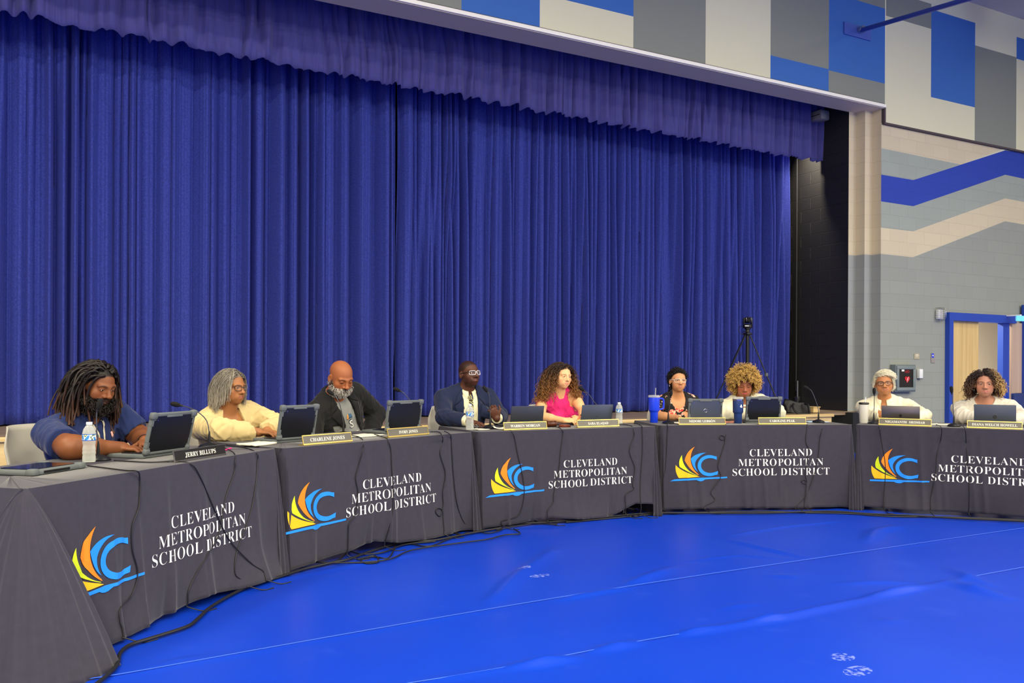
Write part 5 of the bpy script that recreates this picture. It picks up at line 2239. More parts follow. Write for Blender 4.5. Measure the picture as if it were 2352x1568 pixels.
# ---------------------------------------------------------------- hair
def strands_mesh(P, rad, sides=4):
    """P (n,m,3) paths, rad (n,m) -> verts, quads"""
    n, m, _ = P.shape
    T = np.gradient(P, axis=1)
    T /= np.maximum(np.linalg.norm(T, axis=2, keepdims=True), 1e-9)
    ref = np.zeros((n, 1, 3))
    rs = np.random.RandomState(n + m)
    ref[:, 0] = rs.randn(n, 3)
    U = np.cross(T, ref)
    U /= np.maximum(np.linalg.norm(U, axis=2, keepdims=True), 1e-9)
    W = np.cross(T, U)
    V = []
    for k in range(sides):
        a = 2 * math.pi * k / sides
        V.append(P + (U * math.cos(a) + W * math.sin(a)) * rad[..., None])
    V = np.stack(V, 2).reshape(-1, 3)
    i, j, k = np.meshgrid(np.arange(n), np.arange(m - 1), np.arange(sides), indexing='ij')
    a = (i * m + j) * sides
    k2 = (k + 1) % sides
    F = np.stack([a + k, a + k2, a + sides + k2, a + sides + k], -1).reshape(-1, 4)
    return V, F


def helix(P, R, turns, rs, ramp=.25):
    n, m, _ = P.shape
    T = np.gradient(P, axis=1)
    T /= np.maximum(np.linalg.norm(T, axis=2, keepdims=True), 1e-9)
    ref = rs.randn(n, 1, 3)
    U = np.cross(T, ref)
    U /= np.maximum(np.linalg.norm(U, axis=2, keepdims=True), 1e-9)
    W = np.cross(T, U)
    t = np.linspace(0, 1, m)[None, :]
    ph = rs.rand(n, 1) * 6.28
    tn = turns * (0.75 + .5 * rs.rand(n, 1)) * np.where(rs.rand(n, 1) > .5, 1, -1)
    r = R * (0.7 + .6 * rs.rand(n, 1)) * np.clip(t / ramp, 0, 1)
    a = ph + 2 * math.pi * tn * t
    return P + U * (r * np.cos(a))[..., None] + W * (r * np.sin(a))[..., None]


CRC, CRR = np.array([0, -.012, .035]), np.array([.0785, .0975, .0835])


def scalp(n, rs, line, crr=CRR):
    out = []
    while sum(len(o) for o in out) < n:
        d = rs.randn(4 * n, 3)
        d /= np.linalg.norm(d, axis=1, keepdims=True)
        p = CRC + d * crr
        keep = p[:, 2] > line(p)
        out.append(p[keep])
    p = np.vstack(out)[:n]
    nrm = (p - CRC) / (crr * crr)
    nrm /= np.linalg.norm(nrm, axis=1, keepdims=True)
    return p, nrm


def hairline(p, lift=0.0):
    y = p[:, 1]
    return np.interp(y, [-.11, -.04, .0, .03, .055, .078], [-.06, -.045, .005, .03, .058, .076]) + lift


def grow(p, nrm, length, m, rs, down, out=.6, comb=None, grav=.25, noise=.15, colliders=(), layer=.004, wander=0.0, clear=None):
    """p, nrm in head space; returns (n,m,3)"""
    n = len(p)
    L = length * (0.75 + .4 * rs.rand(n, 1))
    d = nrm * out
    if comb is not None:
        d = d + comb
    d = d + rs.randn(n, 3) * noise
    d /= np.linalg.norm(d, axis=1, keepdims=True)
    P = [p.copy()]
    q = p.copy()
    lay = layer * (0.3 + rs.rand(n, 1) * 1.6)
    for j in range(1, m):
        d = d * (1 - grav) + down[None] * grav + rs.randn(n, 3) * wander
        d /= np.linalg.norm(d, axis=1, keepdims=True)
        q = q + d * L / (m - 1)
        for (c, r) in colliders:
            v = (q - c) / (r + lay)
            ln = np.linalg.norm(v, axis=1, keepdims=True)
            ins = (ln < 1)[:, 0]
            if ins.any():
                q[ins] = (c + (v / np.maximum(ln, 1e-6)) * (r + lay))[ins]
        P.append(q.copy())
    P = np.stack(P, 1)
    if clear is not None:
        cx_, cy_, z0_, z1_ = clear
        bad = ((P[:, :, 1] > cy_) & (np.abs(P[:, :, 0]) < cx_) & (P[:, :, 2] < z0_) & (P[:, :, 2] > z1_)).any(1)
        P = P[~bad]
    return P


HEADC = [(CRC, CRR), (np.array([0, .022, -.035]), np.array([.068, .074, .088]))]
FACEC = HEADC + [(np.array([0, .05, -.02]), np.array([.067, .07, .085]))]


# ---------------------------------------------------------------- a seated person
def V3(v):
    return np.array([v[0], v[1], v[2]], float)


def nrmz(v):
    return v / max(np.linalg.norm(v), 1e-9)


def ik(S, Wp, hint, la, lf):
    d = Wp - S
    L = np.linalg.norm(d)
    if L > (la + lf) * .985:
        k = L / ((la + lf) * .985)
        la, lf = la * k, lf * k
    if L < abs(la - lf) + .02:
        L = abs(la - lf) + .02
    e = nrmz(d)
    a = (la * la - lf * lf + L * L) / (2 * L)
    hgt = math.sqrt(max(la * la - a * a, 0))
    hv = hint - S
    hv = hv - e * (hv @ e)
    return S + e * a + nrmz(hv) * hgt


def smooth(x, a, b):
    t = np.clip((x - a) / (b - a), 0, 1)
    return t * t * (3 - 2 * t)


def hand(sd, w, f, back, thumb_side, curl, spread=.10, sc=1.0, curls=None, k=.006):
    """palm, four fingers and a thumb; f: towards the fingers, back: back of the hand"""
    f = nrmz(f)
    back = nrmz(back - f * (back @ f))
    t = np.cross(f, back) * thumb_side
    R = np.stack([t, f, back], 1)
    sd.ell(w + f * .045 * sc, (.041 * sc, .054 * sc, .0165 * sc), R, .015)
    sd.ell(w + f * .030 * sc + t * .022 * sc - back * .006 * sc, (.018 * sc, .032 * sc, .015 * sc), R, .01)
    ln = [.072, .080, .074, .058]
    for i in range(4):
        c = curls[i] if curls else curl
        b = w + (f * (.086 - (.004, 0, .004, .014)[i]) + t * (.030 - .0195 * i) + back * .002) * sc
        dv = nrmz(f + t * spread * (1.5 - i) * .8)
        ang = .25 * c
        for q, (fr, rr) in enumerate(((.46, .0088), (.30, .0079), (.24, .0070))):
            ang += c * (.75, .75, .5)[q]
            v = dv * math.cos(ang) - back * math.sin(ang)
            e = b + v * ln[i] * fr * sc
            sd.cap(b, e, rr * sc * (1, 1.04, 1, .9)[i], rr * sc * .92 * (1, 1.04, 1, .9)[i], k)
            b = e
    b = w + (f * .022 + t * .030 - back * .004) * sc
    v = nrmz(f * .75 + t * .75 - back * .25)
    e = b + v * .042 * sc
    sd.cap(b, e, .0115 * sc, .0098 * sc, .010)
    v = nrmz(f * 1.0 + t * .28 - back * (.2 + .5 * curl))
    sd.cap(e, e + v * .032 * sc, .0096 * sc, .0078 * sc, k)


def face_ops(sd, H, o, s, cfg):
    """head in its own frame: x right, y forward, z up, eyes at z=0"""
    def T(p):
        return o + H @ (np.asarray(p, float) * s)

    def E(c, r, k=.012, mode='u', R=None):
        sd.ell(T(c), np.asarray(r) * s, H if R is None else H @ R, k * s, mode)

    def C(a, b, ra, rb=None, k=.008, mode='u'):
        sd.cap(T(a), T(b), ra * s, None if rb is None else rb * s, k * s, mode)
    jw, fat = cfg.get('jaw', 1.0), cfg.get('fat', 0.0)
    E((0, -.012, .035), (.0765, .0955, .0815))
    E((0, .02, -.02), (.0635 + .4 * fat, .074, .081), .03)
    E((0, .028, -.070), (.047 * jw + fat, .053, .041), .025)
    E((0, .062, -.098), (.021, .019, .017), .02)
    for x in (-1, 1):
        E((x * .045, .052, -.030), (.023, .022, .021), .02)
        E((x * (.035 + fat), .040, -.058), (.022 + fat, .027, .028), .025)
        C((x * .010, .088, .0165), (x * .048, .074, .0175), .0085, .0075, .014)
        E((x * .033, .101, -.001), (.021, .016, .0125), .012, 's')
        # ears
        Re = np.asarray(RZ(x * .35)) @ np.asarray(RX(-.12))
        E((x * .0795, -.012, -.012), (.0085, .0195, .032), .006, 'u', Re)
        E((x * .088, -.006, -.006), (.006, .0105, .018), .005, 's', Re)
    nl, nw = cfg.get('nose', (.026, 1.0))
    C((0, .088, .010), (0, .089 + nl * .72, -.030), .0085, .0105, .012)
    E((0, .090 + nl * .80, -.034), (.0135 * nw, .0125, .0115), .008)
    for x in (-1, 1):
        E((x * .0135 * nw, .093, -.0375), (.0092 * nw, .0115, .0088), .007)
        E((x * .0072 * nw, .1035, -.0455), (.0042, .0055, .0042), .003, 's')
    E((0, .0745, -.066), (.034, .0185, .024), .018)
    lp = cfg.get('lips', 1.0)
    sm = cfg.get('smile', 0.0)
    for x in (-1, 1):
        C((0, .0925, -.0630), (x * .0250, .0815, -.0670 + sm), .0046 * lp, .0022, .005)
        C((0, .0915, -.0735), (x * .0220, .0815, -.0690 + sm), .0056 * lp, .0024, .006)
        C((0, .0985, -.0682), (x * .0265, .0855, -.0682 + sm), .0017, .0014, .002, 's')
    # lids round the eyeballs, opened by a slit
    op, gz = cfg.get('open', .0038), cfg.get('lidz', -.002)
    for x in (-1, 1):
        E((x * .0325, .0755, -.001), (.0150, .0140, .0132), .006)
        if op > 0:
            E((x * .0325, .0895, gz), (.0122, .010, op), .0015, 's')


def skin_material():
    m = mat('skin', (200, 150, 110), .48, spec=.38, vcol='Col', bump=.06, bscale=420)
    b = m.node_tree.nodes['Principled BSDF']
    b.inputs['Subsurface Weight'].default_value = .06
    b.inputs['Subsurface Radius'].default_value = (.012, .005, .003)
    return m


M_SKIN = skin_material()
M_EYE = mat('eyeball', (230, 226, 220), .15, spec=.6, vcol='Col')
M_HAIR = mat('hair', (60, 40, 30), .45, spec=.35, vcol='Col')
M_TROUSER = mat('trousers_dark', (40, 42, 50), .9)
M_SHOE = mat('shoe_black', (24, 22, 22), .45)
M_LENS = None


def lens_mat():
    m = mat('spectacle_lens', (235, 235, 240), .03, spec=.6)
    nt = m.node_tree
    t = nt.nodes.new('ShaderNodeBsdfTransparent')
    x = nt.nodes.new('ShaderNodeMixShader')
    x.inputs[0].default_value = .045
    nt.links.new(t.outputs[0], x.inputs[1])
    nt.links.new(nt.nodes['Principled BSDF'].outputs[0], x.inputs[2])
    nt.links.new(x.outputs[0], nt.nodes['Material Output'].inputs['Surface'])
    return m


M_LENS = lens_mat()


class Person:
    def pt(s, px, py, o):
        return V3(at_plane(px, py, s.T.A - s.T.n * o, s.T.n)) - s.base

    def tab(s, px, o, z):
        q = on(s.T, px, o)
        return np.array([q.x, q.y, z]) - s.base

    def ch(s, x, y, z):
        """chest space -> person space; origin at the base of the neck"""
        return s.N + s.CH @ np.array([x, y, z])

    def toch(s, P):
        return (P - s.N) @ s.CH

    def hd(s, x, y, z):
        return s.ho + s.H @ (np.array([x, y, z]) * s.hs)

    def surf(s, sd, x, z, lift=.003, y0=.34, y1=-.05):
        ys = np.linspace(y0, y1, 160)
        P = np.array([s.ch(x, y, z) for y in ys])
        d = sd.ev(P, .05)
        i = np.argmax(d < 0)
        if not (d < 0).any():
            i = 159
        return s.ch(x, ys[i] + lift, z)

    def add(s, name, V, F, m, smooth=True, vcol=None, parent=None):
        o = link(name, new_mesh(name, V, F, [m], smooth, vcol=vcol), parent or s.root)
        return o


def make_person(c):
    s = Person()
    s.T, s.c = c['T'], c
    T = s.T
    pel = on(T, c['seat_px'], c.get('seat_o', .97) + .05)
    s.base = np.array([pel.x, pel.y, 0.0])
    F = V3(T.n)
    ang = c.get('turn', 0.0)
    F = np.array([F[0] * math.cos(ang) - F[1] * math.sin(ang), F[0] * math.sin(ang) + F[1] * math.cos(ang), 0])
    R = np.array([F[1], -F[0], 0])
    s.F, s.R = F, R
    # head
    s.hs = c.get('hs', 1.0)
    s.ho = s.pt(c['head'][0], c['head'][1], c['head'][2])
    tc = nrmz(np.array([EYE.x, EYE.y, 0]) - (s.ho + s.base) * np.array([1, 1, 0]))
    rt = np.array([-tc[1], tc[0], 0])            # image right as seen from the camera
    ph, pi_, ro = [math.radians(a) for a in c['look']]
    fw = tc * math.cos(ph) + rt * math.sin(ph)
    up = np.array([0, 0, 1.0])
    f2 = fw * math.cos(pi_) - up * math.sin(pi_)
    u2 = up * math.cos(pi_) + fw * math.sin(pi_)
    r2 = np.cross(f2, u2)
    r3 = r2 * math.cos(ro) + u2 * math.sin(ro)
    u3 = u2 * math.cos(ro) - r2 * math.sin(ro)
    s.H = np.stack([r3, f2, u3], 1)
    # torso frame
    pelv = np.array([0, 0, .54])
    s.N = s.hd(0, -.040, -.150) + np.array([0, 0, c.get('neck_dz', 0.0)]) + F * c.get('neck_df', -.01)
    ut = nrmz(s.N - pelv)
    rr = nrmz(np.cross(F, ut))
    ft = np.cross(ut, rr)
    s.CH = np.stack([rr, ft, ut], 1)
    w, g, bg_, ag = c['w'], c.get('g', 1.0), c.get('belly', 1.0), c.get('arm', 1.0)
    TL = float((s.N - pelv) @ ut)
    k = TL / .56
    to = Sdf()
    A = to

    def CE(cn, r, kk=.05):
        A.ell(s.ch(*cn), r, s.CH, kk)
    CE((0, .0, -.23 * k), (.160 * g * w / .40, .112 * g, .20 * k))
    CE((0, -.012, -.12), (w * .44, .082 * g, .085))
    CE((0, .035, -.42 * k), (.150 * bg_, .125 * bg_, .17))
    A.ell(pelv + np.array([0, 0, .045]), (.175 * bg_, .145 * bg_, .11), np.stack([R, F, up], 1), .06)
    if c.get('bust'):
        bu = c['bust']
        for x in (-1, 1):
            CE((x * .075, .085, -.225), (.066 * bu, .056 * bu, .064 * bu), .04)
    s.sh = {}
    for sd_, x in (('R', 1), ('L', -1)):
        sp = s.ch(x * w / 2, -.012 + c.get('sh_f', {}).get(sd_, 0), -.088 + c.get('sh_u', {}).get(sd_, 0))
        s.sh[sd_] = sp
        A.cap(s.ch(x * .03, -.022, -.012), s.ch(x * (w / 2 - .03), -.018, -.075), .048, .052, .05)
    torso = to
    # arms
    arms = {}
    la, lf = c.get('alen', (.295, .262))
    s.el, s.wr = {}, {}
    sk_arms = Sdf()
    for sd_ in 'RL':
        h_, w_ = c['arms'][sd_][:2]
        W_ = s.tab(*w_)
        so_ = c.get('so', 0.0)
        top = ZTAB + .006
        if W_[2] > ZTAB:
            W_[2] = max(W_[2], top + .031 * (.6 + .4 * ag) + so_ * .8)
        E_ = ik(s.sh[sd_], W_, s.tab(*h_), la, lf)
        if W_[2] > ZTAB:                     # forearm resting on the table top
            E_[2] = max(E_[2], top + .044 * ag + so_)
        else:                                # hands in the lap: elbows behind the table edge
            oE = -float((E_ + s.base - V3(T.A)) @ V3(T.n))
            if oE < .88:
                E_ = E_ - V3(T.n) * (.88 - oE)
        s.el[sd_], s.wr[sd_] = E_, W_
        S_ = s.sh[sd_]
        sk_arms.cap(S_, E_, .050 * ag, .041 * ag, .035)
        sk_arms.cap(S_ + (E_ - S_) * .2, S_ + (E_ - S_) * .6, .051 * ag, .048 * ag, .03)
        sk_arms.cap(E_, W_, .041 * ag, .0285 * (0.6 + .4 * ag), .03)
        sk_arms.cap(E_ + (W_ - E_) * .12, E_ + (W_ - E_) * .42, .0435 * ag, .040 * ag, .03)
    # skin: head, neck, torso, arms, hands in one surface
    body = Sdf()
    body.ops = list(torso.ops) + list(sk_arms.ops)
    nr = c.get('neck', .056)
    body.cap(s.N + s.CH @ np.array([0, -.012, -.05]), s.hd(0, -.022, -.055), nr * 1.12, nr, .035)
    body.cap(s.ch(0, .02, -.03), s.hd(0, .018, -.085), nr * .72, nr * .70, .03)
    face_ops(body, s.H, s.ho, s.hs, c)
    for sd_ in 'RL':
        hc = c['arms'][sd_][2] if len(c['arms'][sd_]) > 2 else {}
        fdir = V3(hc['f']) if 'f' in hc else nrmz(nrmz(s.wr[sd_] - s.el[sd_]) + F * .5 + np.array([0, 0, -.15]))
        bk = np.array(hc.get('back', (0, 0, 1.0)), float)
        if 'fw' in hc:                                        # fingers towards a table point
            fdir = nrmz(s.tab(*hc['fw']) - s.wr[sd_])
        hand(body, s.wr[sd_], fdir, bk, -1 if sd_ == 'R' else 1, hc.get('curl', .35), hc.get('spread', .12), hc.get('sc', c.get('hand', 1.0)), hc.get('curls'))
    h = c.get('h', .004)
    Vb, Fb = net(body, h)
    # colours of the skin
    q = ((Vb - s.ho) @ s.H) / s.hs
    x, y, z = q[:, 0], q[:, 1], q[:, 2]
    sk = np.array(srgb(c['skin']))
    col = np.tile(sk, (len(Vb), 1))
    inhead = (np.abs(x) < .11) & (np.abs(y) < .14) & (z > -.125) & (z < .13)
    rsn = np.random.RandomState(c['seed'])

    def paint(mask, rgb):
        cc = np.array(srgb(rgb))
        mm = np.clip(mask, 0, 1)[:, None]
        col[:] = col * (1 - mm) + cc * mm
    fr = inhead & (y > .03)
    # lips
    lm = np.exp(-((x / .0255) ** 4)) * np.exp(-(((z + .068 - c.get('smile', 0) * np.abs(x) / .022) / .0085) ** 4)) * (y > .075) * fr
    paint(lm * .85, c['lipc'])
    # brows
    bx = (np.abs(x) - .032) / .019
    br = np.exp(-(bx ** 4)) * np.exp(-(((z - .0195 + .004 * bx * bx + c.get('brow_tilt', 0) * bx) / .0042) ** 2)) * fr * (y > .05)
    paint(br * c.get('brow', .8), c['browc'])
    # lashes and the shaded rim of the lids
    ex = (np.abs(x) - .0325) / .0135
    la_ = np.exp(-(ex ** 4)) * np.exp(-(((z - c.get('lidz', -.002) - c.get('open', .0038) * (1 - ex * ex) * .9) / .0022) ** 2)) * fr * (y > .06)
    paint(la_ * .75, (28, 18, 16))
    if c.get('open', .0038) <= .001:
        la_ = np.exp(-(ex ** 4)) * np.exp(-(((z + .0065) / .0022) ** 2)) * fr * (y > .06)
        paint(la_ * .85, (24, 16, 14))
    # cheeks and nose slightly redder
    ck = np.exp(-(((np.abs(x) - .045) / .02) ** 2 + ((z + .035) / .02) ** 2)) * fr
    paint(ck * c.get('blush', .12), (sk_red(c['skin'])))
    if c.get('beard'):
        bc, am, top = c['beard']
        edge = np.interp(y, [-.01, .03, .06, .085, .1], [-.012, -.034, -.052, -.048, -.046])
        bm_ = smooth(edge - z, -.004, .008) * smooth(y, -.02, .005) * inhead * smooth(z, -.15, -.125)
        mo = np.exp(-((x / .019) ** 4)) * np.exp(-(((z + .069) / .0095) ** 4)) * (y > .075)
        bm_ = bm_ * (1 - mo)
        under = smooth(y, .0, .02) * (z < -.06) * inhead
        paint(np.maximum(bm_, under * .8) * am, bc)
        s.beardmask = (bm_, q)
    if c.get('scalp'):
        sc_, am, lift = c['scalp']
        hm = smooth(z - hairline(q, lift), -.004, .010) * inhead * (np.linalg.norm((q - CRC) / CRR, axis=1) > .9)
        hm = hm * (~((np.abs(x) > .076) & (z < .025) & (np.abs(y + .01) < .03)))
        paint(hm * am, sc_)
    col *= (1 + rsn.randn(len(col), 1) * .015)
    s.root = empty('person', s.base)
    tag(s.root, c['label'], 'person')
    s.body = s.add('body', Vb, Fb, M_SKIN, True, np.clip(col, 0, 1))
    # eyes
    gd = nrmz(np.array(c.get('gaze', (0, 1, 0)), float))
    for xx in (-1, 1):
        if c.get('open', .0038) <= .001:
            break
        n1, n2 = 20, 30
        cen = np.array([xx * .0325, .0760, -.001])
        Q, Fq, Cq = [], [], []
        zx = nrmz(np.cross([0, 0, 1], gd))
        zy = np.cross(gd, zx)
        for a in range(n2 + 1):
            th = math.pi * a / n2
            for b_ in range(n1):
                p_ = 2 * math.pi * b_ / n1
                d = gd * math.cos(th) + (zx * math.cos(p_) + zy * math.sin(p_)) * math.sin(th)
                Q.append(s.hd(*(cen + d * .0124)))
                Cq.append(srgb((14, 10, 8)) if th < .27 else (srgb(c.get('iris', (52, 32, 20))) if th < .57 else srgb((206, 196, 188))))
        for a in range(n2):
            for b_ in range(n1):
                b2 = (b_ + 1) % n1
                Fq.append((a * n1 + b_, a * n1 + b2, (a + 1) * n1 + b2, (a + 1) * n1 + b_))
        s.add('eye', np.array(Q), np.array(Fq), M_EYE, True, np.array(Cq))
    s.torso, s.armsd, s.bodysd, s.ag = torso, sk_arms, body, ag
    # legs under the table: trousers and shoes
    tr = Sdf()
    tr.ell(pelv + np.array([0, 0, .015]), (.18 * bg_, .15 * bg_, .085), np.stack([R, F, up], 1), .05)
    shoes = []
    for x_ in (-1, 1):
        hip = pelv + R * x_ * .09 + np.array([0, 0, .01])
        kn = pelv + R * x_ * .13 + F * .40 + np.array([0, 0, -.0])
        an = pelv + R * x_ * .13 + F * .36 + np.array([0, 0, -.43])
        tr.cap(hip, kn, .076 * bg_, .062, .03)
        tr.cap(kn, an, .062, .050, .03)
        sh_ = Sdf()
        a0 = an + np.array([0, 0, -.04])
        Rm = np.stack([R, F, up], 1)
        sh_.ell(a0 + F * .06 + np.array([0, 0, -.022]), (.045, .125, .042), Rm, .02)
        sh_.cap(a0 + np.array([0, 0, .03]), a0 + np.array([0, 0, -.02]), .045, .045, .03)
        zc = a0[2] - .055
        sh_.fn(lambda p, zc=zc: zc + .004 - p[:, 2], a0 - .3, a0 + .3, 0, 'i')
        shoes.append(sh_)
    Vt, Ft = net(tr, .014)
    s.add('trousers', Vt, Ft, c.get('trouser_m', M_TROUSER))
    for sh_ in shoes:
        Vt, Ft = net(sh_, .012)
        s.add('shoe', Vt, Ft, M_SHOE)
    # the chair the person sits on
    d = F
    chair(s.base[0] - F[0] * .05, s.base[1] - F[1] * .05, math.atan2(-F[0], F[1]), c['chair'])
    return s


def sk_red(c):
    return (min(255, c[0] * 1.12), c[1] * .82, c[2] * .78)


def garment(s, name, offs, m, h=.006, neck=None, vee=None, sleeve=1.0, cuff=.0, seed=1, wr=.004, freq=26, bottom=None, sl_off=None, extra=None, parent=None):
    """clothing grown from the torso and arms. sleeve: 0 none, <1 part of the upper arm, 1..2 along the forearm"""
    g = s.torso.off(offs)
    ag = s.ag
    so = offs if sl_off is None else sl_off
    if sleeve > 0:
        for sd_ in 'RL':
            S_, E_, W_ = s.sh[sd_], s.el[sd_], s.wr[sd_]
            if sleeve <= 1:
                e = S_ + (E_ - S_) * sleeve
                g.cap(S_, e, .053 * ag + so, (.053 - .004 * sleeve) * ag + so + .008, .035)
                # flat sleeve end
                dr = nrmz(E_ - S_)
                g.fn(lambda p, e=e, dr=dr, S_=S_: np.where(np.linalg.norm(p - e, axis=1) < .13 * ag, (p - e) @ dr, -1.0), e - .15, e + .15, 0, 'i')
            else:
                g.cap(S_, E_, .053 * ag + so, .046 * ag + so, .035)
                fr = sleeve - 1
                e = E_ + (W_ - E_) * fr
                g.cap(E_, e, .046 * ag + so, (.046 - .014 * fr) * ag + so + .004, .03)
                dr = nrmz(W_ - E_)
                g.fn(lambda p, e=e, dr=dr: np.where(np.linalg.norm(p - e, axis=1) < .10 * ag, (p - e) @ dr, -1.0), e - .13, e + .13, 0, 'i')
    # the neck leaves the garment
    if neck:
        for (cn, r) in neck:
            g.ell(s.ch(*cn), r, s.CH, .006, 's')
    if vee:
        zs, ws = vee[0], vee[1]
        xc = vee[2] if len(vee) > 2 else [0] * len(zs)

        def f(p):
            q = s.toch(p)
            hw = np.interp(q[:, 2], zs, ws)
            cx_ = np.interp(q[:, 2], zs, xc)
            return np.maximum(np.abs(q[:, 0] - cx_) - hw, -(q[:, 1] + .0))
        g.fn(f, s.N - .8, s.N + .5, .003, 's')
    zb = bottom if bottom is not None else .47
    g.fn(lambda p: zb - p[:, 2], s.N - 1.5, s.N + 1.5, 0, 'i')
    if extra:
        extra(g)
    if wr:
        wf = wrinkle(wr, seed, freq)
        els = [s.el[a] for a in 'RL']
        axs = [(nrmz(s.el[a] - s.sh[a]), nrmz(s.wr[a] - s.el[a])) for a in 'RL']

        def f2(p):
            b = np.full(len(p), .55)
            fold = np.zeros(len(p))
            for e, (d1, d2) in zip(els, axs):
                r = np.exp(-(np.linalg.norm(p - e, axis=1) / .12) ** 2)
                b += .5 * r
                t = (p - e) @ d1
                fold += r * np.sin(t * 85 + 2.0 * np.sin(p @ np.array([21, 13, 17.0]))) * wr * .55
            return wf(p) * b + fold
        g.ops.append(('w', 0, f2, s.N - 1, s.N + 1))
    V, F = net(g, h)
    o = s.add(name, V, F, m, True, parent=parent)
    return o, g


def collar(s, name, m, rx=.066, ry=.062, h=.035, gap=.5, flare=.03, cy=.0, cz=.0, drop=.03, front_drop=.03, parent=None, thick=.004):
    """a turned-down collar round the neck, open at the front; chest space"""
    V, F = [], []
    n = 40
    rows = [(0.0, 0.0), (.0, .5), (.15, 1.0), (.55, .75), (1.0, 0.0 - drop / h)]
    for i in range(n + 1):
        a = -math.pi + gap / 2 + (2 * math.pi - gap) * i / n     # angle from the front, going round the back
        a = gap / 2 + (2 * math.pi - gap) * i / n
        fa = (1 + math.cos(a)) / 2                                # 1 in front
        ca, sa = math.cos(a), math.sin(a)
        for (fl_, hh) in rows:
            fx = fl_ * flare
            zz = cz + h * hh - fa * front_drop + (-.012 * fa * fl_)
            V.append(s.ch((rx + fx) * sa, cy + (ry + fx * (1 + .3 * fa)) * ca, zz + .012 * (1 - fa)))
    k = len(rows)
    for i in range(n):
        for j in range(k - 1):
            F.append((i * k + j, i * k + j + 1, (i + 1) * k + j + 1, (i + 1) * k + j))
    o = s.add(name, np.array(V), np.array(F), m, True, parent=parent)
    so = o.modifiers.new('thickness', 'SOLIDIFY')
    so.thickness = thick
    so.offset = 0
    return o


def strap(s, name, sd, pts, width, m, lift=.004, parent=None, thick=.002):
    """flat ribbon lying on the clothing; pts in chest (x, z)"""
    sp = spline([(x, 0, z) for x, z in pts], 8)
    V, F = [], []
    for i, p in enumerate(sp):
        a, b_ = sp[max(0, i - 1)], sp[min(len(sp) - 1, i + 1)]
        t = (b_ - a).normalized()
        nx, nz = -t.z, t.x
        for sg in (-1, 1):
            V.append(s.surf(sd, p.x + sg * nx * width / 2, p.z + sg * nz * width / 2, lift))
        if i:
            F.append((2 * i - 2, 2 * i - 1, 2 * i + 1, 2 * i))
    o = s.add(name, np.array(V), np.array(F), m, True, parent=parent)
    so = o.modifiers.new('thickness', 'SOLIDIFY')
    so.thickness = thick
    so.offset = 0
    return o


def patch(s, name, sd, outline, m, lift=.004, parent=None, thick=.004, n=7):
    """flat panel lying on the clothing: quad outline in chest (x,z), four corners"""
    V, F = [], []
    a, b_, c_, d = [np.array(q) for q in outline]
    for i in range(n + 1):
        for j in range(n + 1):
            u, v = i / n, j / n
            q = (a * (1 - u) + b_ * u) * (1 - v) + (d * (1 - u) + c_ * u) * v
            V.append(s.surf(sd, q[0], q[1], lift))
    for i in range(n):
        for j in range(n):
            k = i * (n + 1) + j
            F.append((k, k + n + 1, k + n + 2, k + 1))
    o = s.add(name, np.array(V), np.array(F), m, True, parent=parent)
    so = o.modifiers.new('thickness', 'SOLIDIFY')
    so.thickness = thick
    so.offset = 0
    return o


def glasses(s, m, rim=.0022, w=.026, h=.0175, sq=.6, y=.103, z=-.003, top_only=False, temple=None):
    g = empty('glasses', (0, 0, 0))
    g.parent = s.root
    b = MB()
    for x in (-1, 1):
        ring = []
        for k in range(33):
            a = 2 * math.pi * k / 32
            ca, sa = math.cos(a), math.sin(a)
            px = x * .033 + w * math.copysign(abs(ca) ** sq, ca)
            pz = z + h * math.copysign(abs(sa) ** sq, sa)
            ring.append(Vector(s.hd(px, y - .30 * max(0, abs(px) - .02) - 12 * max(0, abs(px) - .03) ** 2, pz)))
        b.tube(ring, rim * s.hs, 6, cap=False)
    b.tube([Vector(s.hd(-.008, y, z + .004)), Vector(s.hd(0, y + .002, z + .007)), Vector(s.hd(.008, y, z + .004))], rim * s.hs, 6)
    b.build('rims', m, g, True)
    for x in (-1, 1):
        b = MB()
        px = .033 + w
        b.tube(spline([Vector(s.hd(x * px, y - .018, z + h * .45)), Vector(s.hd(x * .0755, .05, z + .008)), Vector(s.hd(x * .0835, .0, .004)), Vector(s.hd(x * .083, -.03, -.012))], 6), rim * s.hs, 6)
        b.build('temple', temple or m, g, True)
        V = [s.hd(x * .033 + w * .96 * math.cos(2 * math.pi * k / 24), y - .006, z + h * .96 * math.sin(2 * math.pi * k / 24)) for k in range(24)]
        link('lens', new_mesh('lens', np.array(V), [tuple(range(24))], [M_LENS]), g)
    return g


def earring(s, m, kind='stud', r=.006):
    for x in (-1, 1):
        b = MB()
        if kind == 'stud':
            b.lathe([(.0005, -r), (r * .7, -r * .7), (r, 0), (r * .7, r * .7), (.0005, r)], Vector(s.hd(x * .089, .0, -.045)), 12)
        else:
            c_ = (x * .087, -.002, -.045 - r)
            ring = [Vector(s.hd(c_[0] + .15 * r * math.cos(a), c_[1] + r * math.cos(a), c_[2] + r * math.sin(a))) for a in [2 * math.pi * q / 20 for q in range(21)]]
            b.tube(ring, .0022, 6, cap=False)
        b.build('earring', m, s.root, True)


def hair_obj(s, P, rad, colr, name='hair', sides=4, parent=None):
    """P in head space (n,m,3)"""
    n, m, _ = P.shape
    V, F = strands_mesh(P, rad / 1.0, sides)
    W = s.ho + (V * s.hs) @ s.H.T
    C = np.repeat(colr.reshape(n * m, 3), sides, 0)
    return s.add(name, W, F, M_HAIR, True, C)


def taper(n, m, r, rs, a=.5):
    t = np.linspace(0, 1, m)[None]
    return r * (0.8 + .4 * rs.rand(n, 1)) * (1 - (1 - a) * t ** 2)


